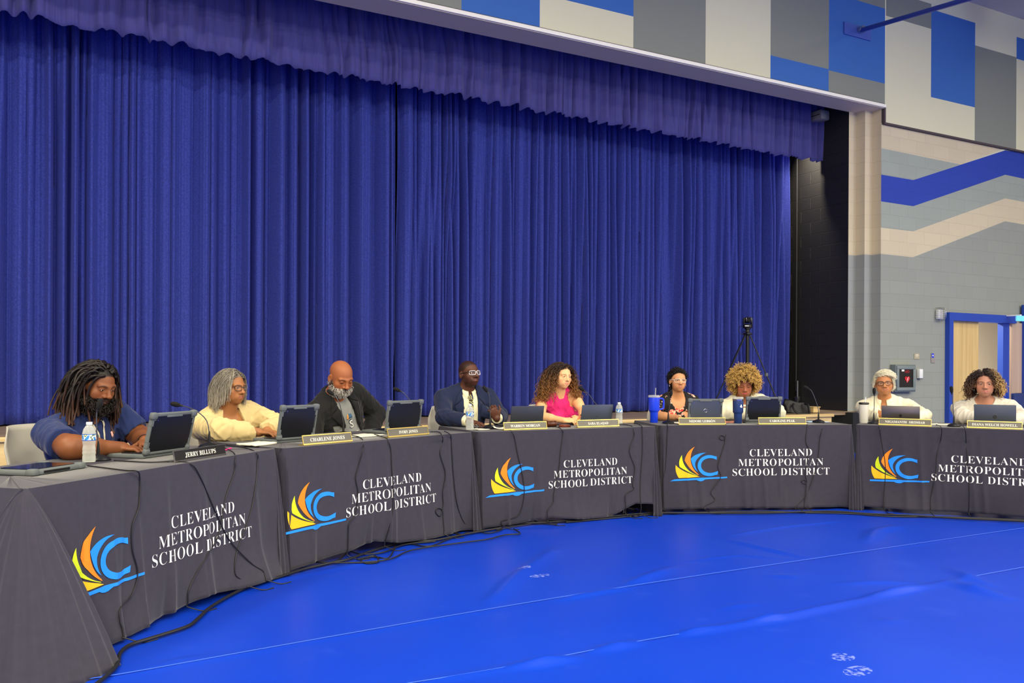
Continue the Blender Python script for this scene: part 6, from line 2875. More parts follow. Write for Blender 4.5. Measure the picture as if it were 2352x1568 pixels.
def hcol(n, m, rs, c0, c1=None, var=.25, t0=.3):
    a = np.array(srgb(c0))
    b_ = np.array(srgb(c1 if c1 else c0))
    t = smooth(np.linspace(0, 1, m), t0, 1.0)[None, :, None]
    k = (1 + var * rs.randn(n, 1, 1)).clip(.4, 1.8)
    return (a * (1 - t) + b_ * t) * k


def hdown(s):
    return s.H.T @ np.array([0, 0, -1.0])


def shoulder_colliders(s, off):
    """chest ellipsoid approximations in head space"""
    out = []
    for (cx_, cy_, cz_, r) in ((0, 0, -.25, .155), (.12, -.01, -.12, .075), (-.12, -.01, -.12, .075), (0, -.02, -.10, .08), (.19, -.01, -.12, .07), (-.19, -.01, -.12, .07)):
        p = (s.H.T @ (s.ch(cx_ * s.c['w'] / .40, cy_, cz_) - s.ho)) / s.hs
        out.append((p, np.full(3, (r + off) / s.hs)))
    return out
# ------------------------------------------------------------------ the nine people
GOLDJ = mat('jewel_gold', (220, 180, 90), .25, metal=1.0)
SILVJ = mat('jewel_silver', (215, 215, 215), .2, metal=1.0)


def cloth_m(name, rgb, **k):
    return mat(name, rgb, k.pop('rough', .85), spec=.2, sheen=k.pop('sheen', .15), bump=k.pop('bump', .08), bscale=k.pop('bscale', 300), **k)


# 1 ---- man with dreadlocks in a navy polo
p = make_person(dict(T=T1, seed=1, seat_px=178, seat_o=.98, head=(224, 884, .80), look=(38, 17, 3), hs=1.04, w=.49, g=1.18, belly=1.2, arm=1.42, neck=.066, h=.0034,
    skin=(126, 76, 46), lipc=(96, 56, 46), browc=(24, 16, 14), brow=.85, fat=.002, nose=(.026, 1.25), lips=1.2, open=.0028, lidz=-.0035, gaze=(0, .9, -.4),
    beard=((24, 17, 14), .96, 0), scalp=((20, 14, 12), 1.0, -.005), hand=1.08, alen=(.31, .27), sh_f={'L': .02, 'R': .0},
    arms={'R': ((140, .66, .79), (281, .53, .800), dict(fw=(330, .42, .79), curl=.42, back=(0, 0, 1))),
          'L': ((296, .82, .82), (334, .58, .815), dict(fw=(342, .44, .79), curl=.42))},
    label='person with dreadlocks and a beard in a navy polo shirt, typing at the first table', chair='grey plastic chair under the man in the navy polo'))
P1 = p
M_POLO = cloth_m('polo_navy', (36, 48, 92))
o, g = garment(p, 'polo_shirt', .010, M_POLO, .006, neck=[((0, .05, .005), (.060, .085, .075))], sleeve=.80, seed=3, wr=.005, freq=22)
collar(p, 'collar', M_POLO, .072, .068, .030, .75, .030, .005, .005, .03, .04, parent=o)
patch(p, 'placket', g, [(-.016, -.19), (.016, -.19), (.016, -.05), (-.016, -.05)], M_POLO, .004, parent=o)
patch(p, 'chest_emblem', g, [(-.094, -.155), (-.078, -.155), (-.078, -.125), (-.094, -.125)], mat('emblem_pink', (226, 170, 160), .7), .006, parent=o, n=3)
M_LANY = mat('lanyard_pale', (214, 206, 184), .7)
strap(p, 'lanyard', g, [(.045, -.03), (.030, -.10), (.012, -.20), (.004, -.30)], .010, M_LANY, .007, parent=p.root)
strap(p, 'lanyard', g, [(-.045, -.03), (-.022, -.10), (-.006, -.20), (.004, -.30)], .010, M_LANY, .007, parent=p.root)
rs = np.random.RandomState(11)
r0, nn = scalp(330, rs, lambda q: hairline(q, .0))
comb = np.stack([np.sign(r0[:, 0]) * (.5 - 3 * np.clip(r0[:, 1], 0, 1)), -.9 - 6.0 * np.clip(r0[:, 1], 0, 1), -.1 * np.ones(len(r0))], 1)
G = grow(r0, nn, .31, 18, rs, hdown(p), .30, comb, .22, .12, FACEC + shoulder_colliders(p, .03), .010, .07, clear=(.062, .045, .062, -.14))
nh = len(G)
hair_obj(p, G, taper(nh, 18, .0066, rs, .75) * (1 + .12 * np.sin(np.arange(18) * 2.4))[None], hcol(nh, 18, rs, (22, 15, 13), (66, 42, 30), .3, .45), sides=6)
bm, q = p.beardmask
idx = rs.choice(np.where((bm > .6) & (q[:, 2] < -.05) & ~((np.abs(q[:, 0]) < .030) & (q[:, 2] > -.080) & (q[:, 1] > .06)))[0], 420)
bp_ = q[idx]
bn = bp_ - np.array([0, .02, -.05])
bn /= np.linalg.norm(bn, axis=1, keepdims=True)
G = grow(bp_, bn, .055, 10, rs, hdown(p), .8, np.tile([[0, .25, 0]], (420, 1)), .22, .3, (), .002, .2)
hair_obj(p, helix(G, .004, 2, rs), taper(420, 10, .0021, rs, .5), hcol(420, 10, rs, (20, 14, 12), (34, 26, 24), .3), 'beard')
b = MB()
ww = p.wr['L']
ax = Vector(nrmz(p.wr['L'] - p.el['L']))
Rq = ax.to_track_quat('Z', 'Y').to_matrix()
b.lathe([(.037, -.008), (.039, 0), (.037, .008)], Vector(ww - nrmz(p.wr['L'] - p.el['L']) * .02), 20, Rq, cap=False)
b.build('wristband', mat('band_dark', (40, 34, 32), .5), p.root, True)

# 2 ---- grey haired woman in a beige jacket
p = make_person(dict(T=T2, seed=2, so=0.022, seat_px=520, seat_o=1.02, head=(532, 889, .90), look=(46, 1, 0), hs=.98, w=.40, g=1.12, belly=1.15, bust=1.0, arm=1.12, neck=.058, h=.0036,
    skin=(160, 106, 66), lipc=(150, 84, 74), browc=(70, 56, 46), brow=.5, fat=.003, nose=(.024, 1.15), lips=1.1, open=.0036, brow_tilt=.0015, gaze=(.1, 1, 0),
    scalp=((120, 112, 100), .9, 0), hand=.95, alen=(.28, .25),
    arms={'R': ((486, .78, .80), (596, .60, .800), dict(fw=(640, .50, .80), curl=.45)), 'L': ((628, .92, .80), (612, .66, .80), dict(fw=(650, .52, .79), curl=.4))},
    label='person with grey bobbed hair and glasses in a beige jacket', chair='grey plastic chair under the grey haired woman'))
P2 = p
M_TANK = cloth_m('top_brown', (74, 52, 46))
o, g0 = garment(p, 'tank_top', .008, M_TANK, .007, neck=[((0, .10, -.02), (.085, .13, .125))], sleeve=0, seed=5, wr=.002)
M_JKT = cloth_m('jacket_beige', (206, 184, 132))
o, g = garment(p, 'jacket', .022, M_JKT, .006, neck=[((0, .02, .03), (.072, .075, .07))], vee=([-.6, -.40, -.22, -.05, .05], [.10, .095, .085, .070, .062]), sleeve=1.93, seed=6, wr=.007, freq=20)
collar(p, 'collar', M_JKT, .076, .060, .040, 1.5, .040, -.005, .002, .05, .035, parent=o)
patch(p, 'pocket_flap', g, [(.085, -.235), (.155, -.225), (.155, -.185), (.085, -.195)], M_JKT, .007, parent=o)
patch(p, 'pocket_flap', g, [(-.085, -.235), (-.155, -.225), (-.155, -.185), (-.085, -.195)], M_JKT, .007, parent=o)
for xx in (.12, -.12):
    b = MB()
    b.lathe([(.006, 0), (.006, .003)], Vector(p.surf(g, xx, -.215, .011)), 12, Matrix(p.CH.tolist()) @ RX(-math.pi / 2))
    b.build('snap_button', mat('snap_brass', (110, 90, 60), .4, metal=.8), o)
M_LD = mat('lanyard_dark', (44, 30, 28), .6)
gg = p.torso + g0
strap(p, 'lanyard', gg, [(.062, .0), (.052, -.08), (.03, -.17), (.012, -.26), (.0, -.33)], .011, M_LD, .010)
strap(p, 'lanyard', gg, [(-.058, .0), (-.042, -.08), (-.02, -.17), (-.006, -.26), (.0, -.33)], .011, M_LD, .010)
b = MB()
b.tube([Vector(p.surf(p.torso, x_, z_, .003)) for x_, z_ in ((.06, -.02), (.045, -.07), (.02, -.10), (0, -.108), (-.02, -.10), (-.045, -.07), (-.06, -.02))], .0018, 5)
b.build('necklace', GOLDJ, p.root, True)
glasses(p, mat('frame_brown', (52, 36, 30), .3), .0022, .025, .019, .75)
earring(p, mat('pearl', (236, 228, 206), .25), 'stud', .0075)
rs = np.random.RandomState(22)
N_ = 2600
r0, nn = scalp(N_, rs, lambda q: hairline(q, -.004))
comb = np.stack([np.sign(r0[:, 0] + .02) * .9, -.7 - 6.0 * np.clip(r0[:, 1], 0, 1), .05 * np.ones(N_)], 1)
G = grow(r0, nn, .19, 18, rs, hdown(p), .22, comb, .26, .08, FACEC + shoulder_colliders(p, .02), .009, .035, clear=(.060, .055, .058, -.14))
N_ = len(G)
hair_obj(p, helix(G, .0022, 1.6, rs), taper(N_, 18, .0019, rs, .5), hcol(N_, 18, rs, (112, 106, 96), (158, 150, 136), .22, .0))

# 3 ---- bald man in a black blazer
p = make_person(dict(T=T2, seed=3, so=0.022, seat_px=790, seat_o=1.0, head=(783, 866, .84), look=(30, 25, -2), hs=1.07, w=.47, g=1.15, belly=1.15, arm=1.2, neck=.064, h=.0036,
    skin=(158, 94, 58), lipc=(120, 74, 66), browc=(40, 28, 24), brow=.8, fat=.003, nose=(.026, 1.2), lips=1.05, open=.0, alen=(.31, .27),
    beard=((150, 140, 128), .55, 0), sh_u={'L': -.01, 'R': .0},
    arms={'R': ((708, .95, .80), (772, .90, .68), dict(curl=.5)), 'L': ((864, .97, .78), (848, .90, .68), dict(curl=.5))},
    label='person with a bald head and grey beard in a black blazer, looking down', chair='grey plastic chair under the man in the black blazer'))
P3 = p
M_TEE = cloth_m('tee_grey', (134, 136, 134))
o, g0 = garment(p, 'tee_shirt', .008, M_TEE, .006, neck=[((0, .035, .03), (.066, .075, .075))], sleeve=0, seed=7, wr=.004)
M_BLZ = cloth_m('blazer_black', (30, 30, 32))
o2, g = garment(p, 'blazer', .022, M_BLZ, .006, neck=[((0, .02, .03), (.072, .07, .06))], vee=([-.62, -.45, -.25, -.06, .05], [.070, .072, .068, .066, .062], [-.012, -.012, -.005, 0, 0]), sleeve=1.95, seed=8, wr=.006, freq=18)
for sg in (1, -1):
    patch(p, 'lapel', g, [(sg * .068, -.30), (sg * .074, -.30), (sg * .150, -.115), (sg * .066, -.06)], M_BLZ, .006, parent=o2)
    patch(p, 'lapel', g, [(sg * .150, -.108), (sg * .110, -.03), (sg * .068, .01), (sg * .066, -.055)], M_BLZ, .008, parent=o2)
collar(p, 'collar', M_BLZ, .078, .066, .034, 1.9, .028, -.005, .004, .03, .02, parent=o2)
M_PRW = mat('print_shirt_white', (232, 232, 226), .8)
M_PRD = mat('print_shirt_dark', (40, 44, 56), .8)
V, F = text_geo('S', .105, sf=False)
P_ = [p.surf(g0, -(x_ + .002), -.27 + y_, .005) for x_, y_ in V]
p.add('shirt_print', np.array(P_), F, M_PRD, False, parent=o)
V, F = text_geo('S', .088, sf=False)
P_ = [p.surf(g0, -(x_ + .002), -.264 + y_, .008) for x_, y_ in V]
p.add('shirt_print', np.array(P_), F, M_PRW, False, parent=o)
patch(p, 'shirt_print', g0, [(.045, -.30), (-.05, -.325), (-.05, -.31), (.045, -.285)], M_PRW, .005, parent=o, n=4)
patch(p, 'shirt_print', g0, [(.012, -.185), (-.028, -.19), (-.022, -.155), (.0, -.150)], mat('print_shirt_blue', (60, 96, 130), .8), .005, parent=o, n=4)
patch(p, 'shirt_print', g0, [(.03, -.19), (.014, -.188), (.006, -.155), (.016, -.15)], mat('print_shirt_orange', (220, 150, 70), .8), .005, parent=o, n=4)
strap(p, 'lanyard', p.torso + g0 + g, [(.058, -.02), (.050, -.12), (.035, -.22), (.022, -.33), (.016, -.42)], .010, mat('lanyard_grey', (120, 118, 112), .6), .006)
rs = np.random.RandomState(33)
bm, q = p.beardmask
idx = rs.choice(np.where((bm > .5) & (q[:, 2] < -.035))[0], 1500)
bp_ = q[idx]
bn = bp_ - np.array([0, .02, -.05])
bn /= np.linalg.norm(bn, axis=1, keepdims=True)
dn = hdown(p)
G = grow(bp_, bn, .026, 6, rs, np.array([0, .1, -1.0]), .7, None, .25, .35, (), .002, .15)
G *= 1
tt = np.clip((-.035 - bp_[:, 2]) / .05, 0, 1)
cc = np.array([srgb((62, 50, 44) if rs.rand() < .62 - .55 * t_ else (196, 190, 182)) for t_ in tt])
cm = np.repeat(cc[:, None], 6, 1)
hair_obj(p, G, taper(1500, 6, .0016, rs, .5), cm, 'beard')

# 4 ---- man in a navy suit
p = make_person(dict(T=T3, seed=4, so=0.021, seat_px=1062, seat_o=1.0, head=(1077, 858, .92), look=(38, -7, 0), hs=1.0, neck_dz=.022, w=.44, g=1.05, belly=1.0, arm=1.08, neck=.056, h=.004,
    skin=(88, 52, 38), lipc=(128, 74, 64), browc=(24, 16, 14), brow=.8, nose=(.025, 1.25), lips=1.25, smile=.005, open=.0036, gaze=(-.25, 1, .1), blush=.05,
    beard=((30, 20, 17), .45, 0), scalp=((26, 18, 15), .75, -.002), alen=(.30, .265),
    arms={'R': ((1018, .78, .80), (1076, .52, .795), dict(fw=(1112, .36, .79), curl=.25, spread=.2)),
          'L': ((1138, .98, .80), (1141, .62, .815), dict(f=(-FWD * .3 + UP0 * .9 - RT0 * .35), back=tuple(-FWD * .9 + RT0 * .3), curl=1.1, sc=1.05))},
    label='person in a navy suit with a yellow patterned tie and clear glasses, smiling', chair='grey plastic chair under the man in the navy suit'))
P4 = p
M_SHW = cloth_m('shirt_white', (232, 226, 190))
o, g0 = garment(p, 'dress_shirt', .008, M_SHW, .007, neck=[((0, .03, .055), (.070, .082, .080))], sleeve=1.98, seed=9, wr=.002)
collar(p, 'collar', M_SHW, .064, .062, .036, .45, .030, .002, -.006, .05, .04, parent=o)
M_SUIT = cloth_m('suit_navy', (32, 40, 68))
o2, g = garment(p, 'suit_jacket', .021, M_SUIT, .006, neck=[((0, .02, .03), (.072, .07, .06))], vee=([-.62, -.50, -.36, -.06, .05], [.02, .045, .068, .068, .064], [-.01, -.01, -.008, 0, 0]), sleeve=1.86, seed=10, wr=.005, freq=18)
for sg in (1, -1):
    patch(p, 'lapel', g, [(sg * .060, -.37), (sg * .068, -.37), (sg * .148, -.14), (sg * .068, -.06)], M_SUIT, .006, parent=o2)
    patch(p, 'lapel', g, [(sg * .146, -.128), (sg * .118, -.05), (sg * .072, .01), (sg * .068, -.055)], M_SUIT, .009, parent=o2)


def tie_mat():
    m = mat('tie_pattern', (214, 200, 60), .5)
    nt = m.node_tree
    b = nt.nodes['Principled BSDF']
    tc = nt.nodes.new('ShaderNodeTexCoord')
    mp = nt.nodes.new('ShaderNodeMapping')
    mp.inputs['Rotation'].default_value = (0, .8, .5)
    w = nt.nodes.new('ShaderNodeTexWave')
    w.inputs['Scale'].default_value = 9
    w.inputs['Distortion'].default_value = 9
    w.inputs['Detail'].default_value = 2
    nt.links.new(tc.outputs['Object'], mp.inputs[0])
    nt.links.new(mp.outputs[0], w.inputs[0])
    cr = nt.nodes.new('ShaderNodeValToRGB')
    cr.color_ramp.interpolation = 'CONSTANT'
    e = cr.color_ramp.elements
    e[0].position, e[0].color = 0, (*srgb((54, 58, 74)), 1)
    e[1].position, e[1].color = .36, (*srgb((222, 208, 60)), 1)
    for p_, c_ in ((.66, (210, 206, 176)), (.76, (40, 44, 62))):
        q_ = e.new(p_)
        q_.color = (*srgb(c_), 1)
    nt.links.new(w.outputs['Fac'], cr.inputs[0])
    nt.links.new(cr.outputs[0], b.inputs['Base Color'])
    return m


M_TIE = tie_mat()
patch(p, 'tie', g0, [(-.030, -.46), (.030, -.46), (.017, -.075), (-.017, -.075)], M_TIE, .009, thick=.006, n=14)
patch(p, 'tie_knot', g0, [(-.016, -.080), (.016, -.080), (.022, -.038), (-.022, -.038)], M_TIE, .016, thick=.012, n=5)
glasses(p, mat('frame_clear', (214, 208, 210), .15, spec=.7), .0032, .0265, .0175, .5, temple=mat('frame_dark', (40, 34, 34), .3))
rs = np.random.RandomState(44)

# 5 ---- woman with long brown curls in a pink top
p = make_person(dict(T=T3, seed=5, seat_px=1288, seat_o=1.0, head=(1291, 864, .80), look=(33, 1, 4), hs=.95, w=.36, g=.90, belly=.82, bust=.95, arm=.86, neck=.047, h=.0038,
    skin=(234, 182, 132), lipc=(206, 112, 104), browc=(92, 60, 40), brow=.75, nose=(.024, .92), lips=1.0, open=.0026, gaze=(-.1, 1, -.1), jaw=.92, blush=.3, lidz=-.002,
    scalp=((60, 40, 30), .9, 0), hand=.92, alen=(.28, .25), sh_u={'R': .012, 'L': -.012},
    arms={'R': ((1226, .66, .80), (1296, .44, .795), dict(fw=(1328, .38, .80), curl=.75, back=(.2, -.6, .8))), 'L': ((1352, .68, .80), (1338, .46, .80), dict(fw=(1312, .38, .82), curl=.85, back=(.2, -.6, .8)))},
    label='person with long brown curls in a pink sleeveless top, holding a pen', chair='grey plastic chair under the woman in the pink top'))
P5 = p
M_PINK = cloth_m('top_pink', (226, 46, 122))
o, g0 = garment(p, 'pink_top', .008, M_PINK, .0055, neck=[((0, .0, .055), (.066, .07, .066))], sleeve=.13, seed=12, wr=.005, freq=20, sl_off=.003)
rs = np.random.RandomState(55)
N_ = 720
r0, nn = scalp(N_, rs, lambda q: hairline(q, -.004))
comb = np.stack([np.sign(r0[:, 0] + .012) * 1.0, -.5 - 3.5 * np.clip(r0[:, 1], 0, 1), .0 * np.ones(N_)], 1)
G = grow(r0, nn, .37, 46, rs, hdown(p), .22, comb, .10, .08, FACEC + shoulder_colliders(p, .03), .012, .045, clear=(.052, .055, .058, -.16))
N_ = len(G)
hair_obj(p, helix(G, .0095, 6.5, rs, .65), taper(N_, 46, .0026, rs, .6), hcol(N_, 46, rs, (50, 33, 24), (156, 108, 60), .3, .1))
b = MB()
pc = (p.wr['R'] + p.wr['L']) / 2
q0 = p.pt(1324, 967, .40)
q1 = p.pt(1337, 949, .40)
b.tube([Vector(q0), Vector(q0 * .3 + q1 * .7)], .0045, 8)
b.tube([Vector(q0 * .3 + q1 * .7), Vector(q1)], .0036, 8, mi=1)
b.v = [tuple(Vector(v) + Vector(p.base)) for v in b.v]
o = b.build('pen', [mat('pen_orange', (226, 96, 30), .4), M_BLACKP], None, True)
tag(o, 'orange pen held by the woman in the pink top', 'pen')
earring(p, GOLDJ, 'stud', .005)

# 6 ---- woman with dark pinned hair in a floral top
p = make_person(dict(T=T4, seed=6, seat_px=1553, seat_o=1.0, head=(1557, 873, .92), look=(17, 0, 0), hs=.94, w=.37, g=.95, belly=.95, bust=1.0, arm=.95, neck=.048, h=.004,
    skin=(206, 148, 104), lipc=(176, 100, 88), browc=(48, 32, 26), brow=.75, nose=(.023, 1.05), lips=1.1, open=.0038, gaze=(-.15, 1, 0), blush=.15,
    scalp=((18, 14, 14), 1, .0), hand=.9, alen=(.28, .25),
    arms={'R': ((1510, .74, .80), (1556, .56, .79), dict(curl=.4)), 'L': ((1604, .78, .80), (1618, .56, .79), dict(curl=.4))},
    label='person with dark pinned hair and clear glasses in a black floral top', chair='grey plastic chair under the woman in the floral top'))
P6 = p


def floral():
    m = mat('floral_print', (20, 18, 22), .8)
    nt = m.node_tree
    b = nt.nodes['Principled BSDF']
    tc = nt.nodes.new('ShaderNodeTexCoord')
    ds = nt.nodes.new('ShaderNodeTexNoise')
    ds.inputs['Scale'].default_value = 22
    ds.inputs['Detail'].default_value = 3
    nt.links.new(tc.outputs['Object'], ds.inputs['Vector'])
    ad = nt.nodes.new('ShaderNodeVectorMath')
    ad.operation = 'MULTIPLY_ADD'
    ad.inputs[1].default_value = (.055, .055, .055)
    nt.links.new(ds.outputs['Color'], ad.inputs[0])
    nt.links.new(tc.outputs['Object'], ad.inputs[2])
    cur = None
    for k, (scale, th, c1, c2, off) in enumerate(((9, .36, (214, 60, 50), (240, 190, 160), 0), (13, .30, (236, 214, 186), (226, 150, 130), 3.1), (21, .22, (120, 34, 44), (240, 226, 200), 7.7))):
        v = nt.nodes.new('ShaderNodeTexVoronoi')
        v.inputs['Scale'].default_value = scale
        mp = nt.nodes.new('ShaderNodeVectorMath')
        mp.inputs[1].default_value = (off, off * 1.3, off * .7)
        nt.links.new(ad.outputs[0], mp.inputs[0])
        nt.links.new(mp.outputs[0], v.inputs['Vector'])
        lt = nt.nodes.new('ShaderNodeMath')
        lt.operation = 'LESS_THAN'
        lt.inputs[1].default_value = th
        nt.links.new(v.outputs['Distance'], lt.inputs[0])
        n = nt.nodes.new('ShaderNodeTexNoise')
        n.inputs['Scale'].default_value = 55
        nt.links.new(tc.outputs['Object'], n.inputs['Vector'])
        cr = nt.nodes.new('ShaderNodeValToRGB')
        cr.color_ramp.interpolation = 'CONSTANT'
        e = cr.color_ramp.elements
        e[0].position, e[0].color = 0, (*srgb(c1), 1)
        e[1].position, e[1].color = .5, (*srgb(c2), 1)
        nt.links.new(n.outputs['Fac'], cr.inputs[0])
        x = nt.nodes.new('ShaderNodeMix')
        x.data_type = 'RGBA'
        nt.links.new(lt.outputs[0], x.inputs[0])
        x.inputs[6].default_value = (*srgb((20, 18, 22)), 1)
        if cur:
            nt.links.new(cur, x.inputs[6])
        nt.links.new(cr.outputs[0], x.inputs[7])
        cur = x.outputs[2]
    nt.links.new(cur, b.inputs['Base Color'])
    return m


o, g0 = garment(p, 'floral_top', .010, floral(), .006, neck=[((0, .07, .0), (.082, .11, .130))], sleeve=.66, seed=13, wr=.004)
glasses(p, mat('frame_pale', (236, 226, 210), .15, spec=.7), .0024, .0275, .018, .55)
earring(p, SILVJ, 'hoop', .011)
rs = np.random.RandomState(66)
N_ = 700
r0, nn = scalp(N_, rs, lambda q: hairline(q, .004))
comb = np.stack([np.zeros(N_), -.9 - 0 * r0[:, 1], .2 * np.ones(N_)], 1)
G = grow(r0, nn, .060, 18, rs, hdown(p), .35, comb, .10, .2, HEADC, .006, .10)
hair_obj(p, helix(G, .0045, 2.0, rs), taper(N_, 18, .0026, rs, .5), hcol(N_, 18, rs, (20, 15, 15), (34, 26, 26), .3))
N_ = 160                                                          # the pinned bun and the loose curls at the nape
r0 = np.array([0, -.115, .03]) + rs.randn(N_, 3) * .004
d_ = rs.randn(N_, 3)
d_ /= np.linalg.norm(d_, axis=1, keepdims=True)
G = grow(r0, d_, .05, 16, rs, hdown(p), 1, None, .02, .2, (), .01, .3)
hair_obj(p, helix(G, .008, 1.6, rs), taper(N_, 16, .0028, rs, .6), hcol(N_, 16, rs, (20, 15, 15), None, .3), 'hair_bun')
r0 = np.stack([rs.uniform(.03, .075, 40), rs.uniform(-.06, -.01, 40), rs.uniform(-.06, -.03, 40)], 1)
G = grow(r0, np.tile([[.3, -.3, -.6]], (40, 1)), .10, 20, rs, hdown(p), .8, None, .25, .2, HEADC, .01, .1)
hair_obj(p, helix(G, .007, 2.5, rs), taper(40, 20, .0024, rs, .5), hcol(40, 20, rs, (20, 15, 15), None, .3), 'loose_curls')

# 7 ---- woman with blond curls in a white jacket
p = make_person(dict(T=T4, seed=7, so=0.022, seat_px=1708, seat_o=1.0, head=(1709, 883, .84), look=(7, 14, 0), hs=.98, w=.40, g=1.08, belly=1.1, bust=1.1, arm=1.1, neck=.054, h=.004,
    skin=(168, 104, 76), lipc=(190, 84, 92), browc=(70, 46, 36), brow=.6, fat=.002, nose=(.024, 1.15), lips=1.2, open=.0, blush=.3,
    scalp=((70, 48, 34), .9, 0), hand=.92, alen=(.28, .25),
    arms={'R': ((1664, .80, .80), (1720, .56, .79), dict(curl=.5)), 'L': ((1776, .80, .80), (1768, .56, .86), dict(f=(-RT0 * .6 + UP0 * .8), curl=.6, back=tuple(-FWD)))},
    label='person with a cloud of blond curls in a white jacket, reading', chair='grey plastic chair under the woman with blond curls'))
P7 = p


def stripes():
    m = mat('top_striped', (226, 216, 196), .8)
    nt = m.node_tree
    b = nt.nodes['Principled BSDF']
    tc = nt.nodes.new('ShaderNodeTexCoord')
    sp = nt.nodes.new('ShaderNodeSeparateXYZ')
    nt.links.new(tc.outputs['Object'], sp.inputs[0])
    w = nt.nodes.new('ShaderNodeMath')
    w.operation = 'MULTIPLY'
    w.inputs[1].default_value = 34
    nt.links.new(sp.outputs['Z'], w.inputs[0])
    f_ = nt.nodes.new('ShaderNodeMath')
    f_.operation = 'FRACT'
    nt.links.new(w.outputs[0], f_.inputs[0])
    cr = nt.nodes.new('ShaderNodeValToRGB')
    cr.color_ramp.interpolation = 'CONSTANT'
    e = cr.color_ramp.elements
    e[0].position, e[0].color = 0, (*srgb((232, 224, 206)), 1)
    e[1].position, e[1].color = .55, (*srgb((120, 104, 84)), 1)
    q_ = e.new(.82)
    q_.color = (*srgb((190, 96, 72)), 1)
    nt.links.new(f_.outputs[0], cr.inputs[0])
    nt.links.new(cr.outputs[0], b.inputs['Base Color'])
    return m


o, g0 = garment(p, 'striped_top', .008, stripes(), .007, neck=[((0, .03, .03), (.066, .07, .055))], sleeve=0, seed=14, wr=.003)
M_WJ = cloth_m('jacket_white', (226, 222, 196))
o2, g = garment(p, 'white_jacket', .022, M_WJ, .006, neck=[((0, .02, .03), (.075, .075, .06))], vee=([-.62, -.3, -.06, .05], [.085, .08, .07, .065]), sleeve=1.94, seed=15, wr=.006, freq=20)
collar(p, 'collar', M_WJ, .078, .062, .036, 1.3, .042, -.004, .0, .045, .02, parent=o2)
gg = p.torso + g0
strap(p, 'lanyard', gg, [(.055, .0), (.052, -.10), (.04, -.2), (.02, -.30), (0, -.36)], .011, mat('lanyard_black', (26, 24, 26), .6), .008)
strap(p, 'lanyard', gg, [(-.055, .0), (-.052, -.10), (-.036, -.2), (-.014, -.30), (0, -.36)], .011, MATS['lanyard_black'], .008)
earring(p, SILVJ, 'hoop', .017)
rs = np.random.RandomState(77)
N_ = 1700
r0, nn = scalp(N_, rs, lambda q: hairline(q, -.012))
comb = np.stack([np.sign(r0[:, 0]) * .25, .15 * np.ones(N_), -.25 * np.ones(N_)], 1)
G = grow(r0, nn, .092, 22, rs, hdown(p), 1.0, comb, .03, .35, FACEC, .02, .14, clear=(.050, .06, .052, -.14))
N_ = len(G)
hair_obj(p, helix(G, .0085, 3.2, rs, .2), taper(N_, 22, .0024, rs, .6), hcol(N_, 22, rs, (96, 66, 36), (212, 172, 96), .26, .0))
# the paper held up in the left hand
V, F = [], []
q0 = p.pt(1755, 914, .62)
for i in range(7):
    for j in range(5):
        u, v = i / 6 - .5, j / 4 - .5
        V.append(Vector(p.base) + Vector(q0) + RT0 * (u * .20) + (FWD * .8 + UP0 * -.28) * (v * .16) + UP0 * (-.10 * u * u - .035 * u))
for i in range(6):
    for j in range(4):
        a = i * 5 + j
        F.append((a, a + 5, a + 6, a + 1))
o = link('paper_sheet', new_mesh('paper_sheet', V, F, [mat('paper_cool', (214, 216, 222), .8)], True))
so = o.modifiers.new('thickness', 'SOLIDIFY')
so.thickness = .002
tag(o, 'white sheet held up by the woman with blond curls', 'paper')

# 8 ---- white haired man in a white shirt
p = make_person(dict(T=T5, seed=8, so=0.011, seat_px=2038, seat_o=1.0, head=(2030, 880, .94), look=(3, -2, -3), hs=1.0, w=.43, g=1.08, belly=1.05, arm=1.1, neck=.054, h=.004,
    skin=(184, 124, 82), lipc=(160, 96, 80), browc=(74, 60, 50), brow=.7, fat=.003, nose=(.025, 1.15), lips=.85, smile=.004, open=.0036, gaze=(0, 1, 0), blush=.2,
    scalp=((214, 208, 186), .95, .002), alen=(.30, .265),
    arms={'R': ((1984, .82, .80), (2050, .56, .79), dict(curl=.4)), 'L': ((2104, .80, .80), (2090, .56, .79), dict(curl=.4))},
    label='person with white hair and glasses in a white shirt', chair='grey plastic chair under the white haired man'))
P8 = p
M_WS = cloth_m('shirt_cream', (234, 228, 200))
o, g0 = garment(p, 'white_shirt', .011, M_WS, .006, neck=[((0, .02, .03), (.062, .065, .06))], vee=([-.16, -.10, -.03, .06], [.0, .022, .044, .055]), sleeve=1.95, seed=16, wr=.006, freq=18)
collar(p, 'collar', M_WS, .068, .064, .036, .62, .030, .006, .006, .045, .045, parent=o)
patch(p, 'placket', g0, [(-.014, -.46), (.014, -.46), (.014, -.15), (-.014, -.15)], M_WS, .003, parent=o)
patch(p, 'chest_pocket', g0, [(-.13, -.27), (-.05, -.27), (-.05, -.17), (-.13, -.17)], M_WS, .003, parent=o)
glasses(p, mat('frame_tortoise', (78, 58, 42), .3), .0026, .0265, .018, .55)
rs = np.random.RandomState(88)
N_ = 2200
r0, nn = scalp(N_, rs, lambda q: hairline(q, .0))
comb = np.stack([-.75 * np.ones(N_), -.25 - 2.0 * np.clip(-r0[:, 1], 0, 1), .15 * np.ones(N_)], 1)
side = np.abs(r0[:, 0]) > .062
comb[side] = np.array([0, -.5, -.6])
G = grow(r0, nn, .062, 10, rs, hdown(p), .30, comb, .12, .03, HEADC, .009, .02, clear=(.055, .07, .045, -.14))
N_ = len(G)
hair_obj(p, helix(G, .0016, 1.0, rs), taper(N_, 10, .0023, rs, .5), hcol(N_, 10, rs, (206, 200, 176), (238, 232, 212), .10))

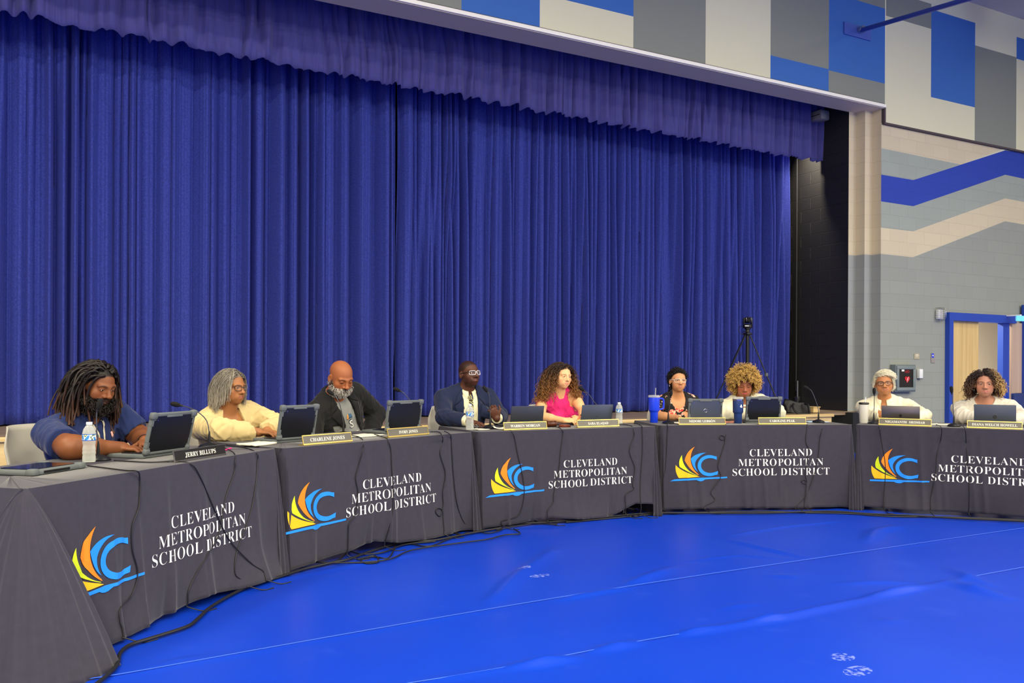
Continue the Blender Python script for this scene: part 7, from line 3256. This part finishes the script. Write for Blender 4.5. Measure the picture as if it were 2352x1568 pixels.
# 9 ---- woman in a pale sweater
p = make_person(dict(T=T5, seed=9, so=0.014, seat_px=2266, seat_o=1.0, head=(2262, 881, .90), look=(2, 1, 0), hs=1.02, w=.43, g=1.1, belly=1.1, bust=1.0, arm=1.12, neck=.050, h=.004,
    skin=(182, 128, 104), lipc=(186, 108, 104), browc=(46, 32, 28), brow=.85, fat=.002, nose=(.023, 1.1), lips=1.2, open=.0036, gaze=(0, 1, 0), blush=.2, brow_tilt=-.0005,
    scalp=((48, 36, 34), .95, .0), hand=.95, alen=(.29, .26),
    arms={'R': ((2206, .80, .80), (2268, .56, .79), dict(curl=.4)), 'L': ((2330, .78, .80), (2310, .56, .79), dict(curl=.4))},
    label='person with a curly dark and blond bob in a pale grey sweater', chair='grey plastic chair under the woman in the pale sweater'))
P9 = p
M_SW = cloth_m('sweater_pale', (204, 198, 186))
o, g0 = garment(p, 'sweater', .014, M_SW, .006, neck=[((0, .035, .03), (.086, .092, .085))], sleeve=1.95, seed=17, wr=.007, freq=17)
V, F = [], []
for i in range(41):
    a = 2 * math.pi * i / 40
    for (rr, zz) in ((0, -.006), (.012, .008), (.022, 0.0)):
        V.append(p.ch((.078 + rr) * math.sin(a), .025 + (.078 + rr) * math.cos(a), -.012 - .046 * (1 + math.cos(a)) / 2 + zz + .03 * (1 - math.cos(a)) / 2))
for i in range(40):
    for j in range(2):
        F.append((i * 3 + j, i * 3 + j + 1, i * 3 + j + 4, i * 3 + j + 3))
nb_ = p.add('neckband', np.array(V), np.array(F), mat('neckband_grey', (176, 176, 172), .85), True, parent=o)
so = nb_.modifiers.new('thickness', 'SOLIDIFY')
so.thickness = .006
so.offset = 0
rs = np.random.RandomState(99)
N_ = 800
r0, nn = scalp(N_, rs, lambda q: hairline(q, -.004))
comb = np.stack([np.sign(r0[:, 0] - .02) * 1.0, -.3 - 1.5 * np.clip(r0[:, 1], 0, 1), .0 * np.ones(N_)], 1)
G = grow(r0, nn, .165, 30, rs, hdown(p), .28, comb, .11, .1, FACEC, .013, .07, clear=(.048, .065, .05, -.14))
keep9 = None
N_ = len(G)
r0 = G[:, 0]
cl = hcol(N_, 30, rs, (44, 33, 32), (96, 70, 54), .25, .3)
bl = hcol(N_, 30, rs, (96, 72, 52), (206, 170, 110), .25, .1)
sel = (r0[:, 0] < -.012) & (rs.rand(N_) < .8)
cl[sel] = bl[sel]
hair_obj(p, helix(G, .0078, 3.6, rs, .4), taper(N_, 30, .0026, rs, .6), cl)
earring(p, SILVJ, 'hoop', .011)
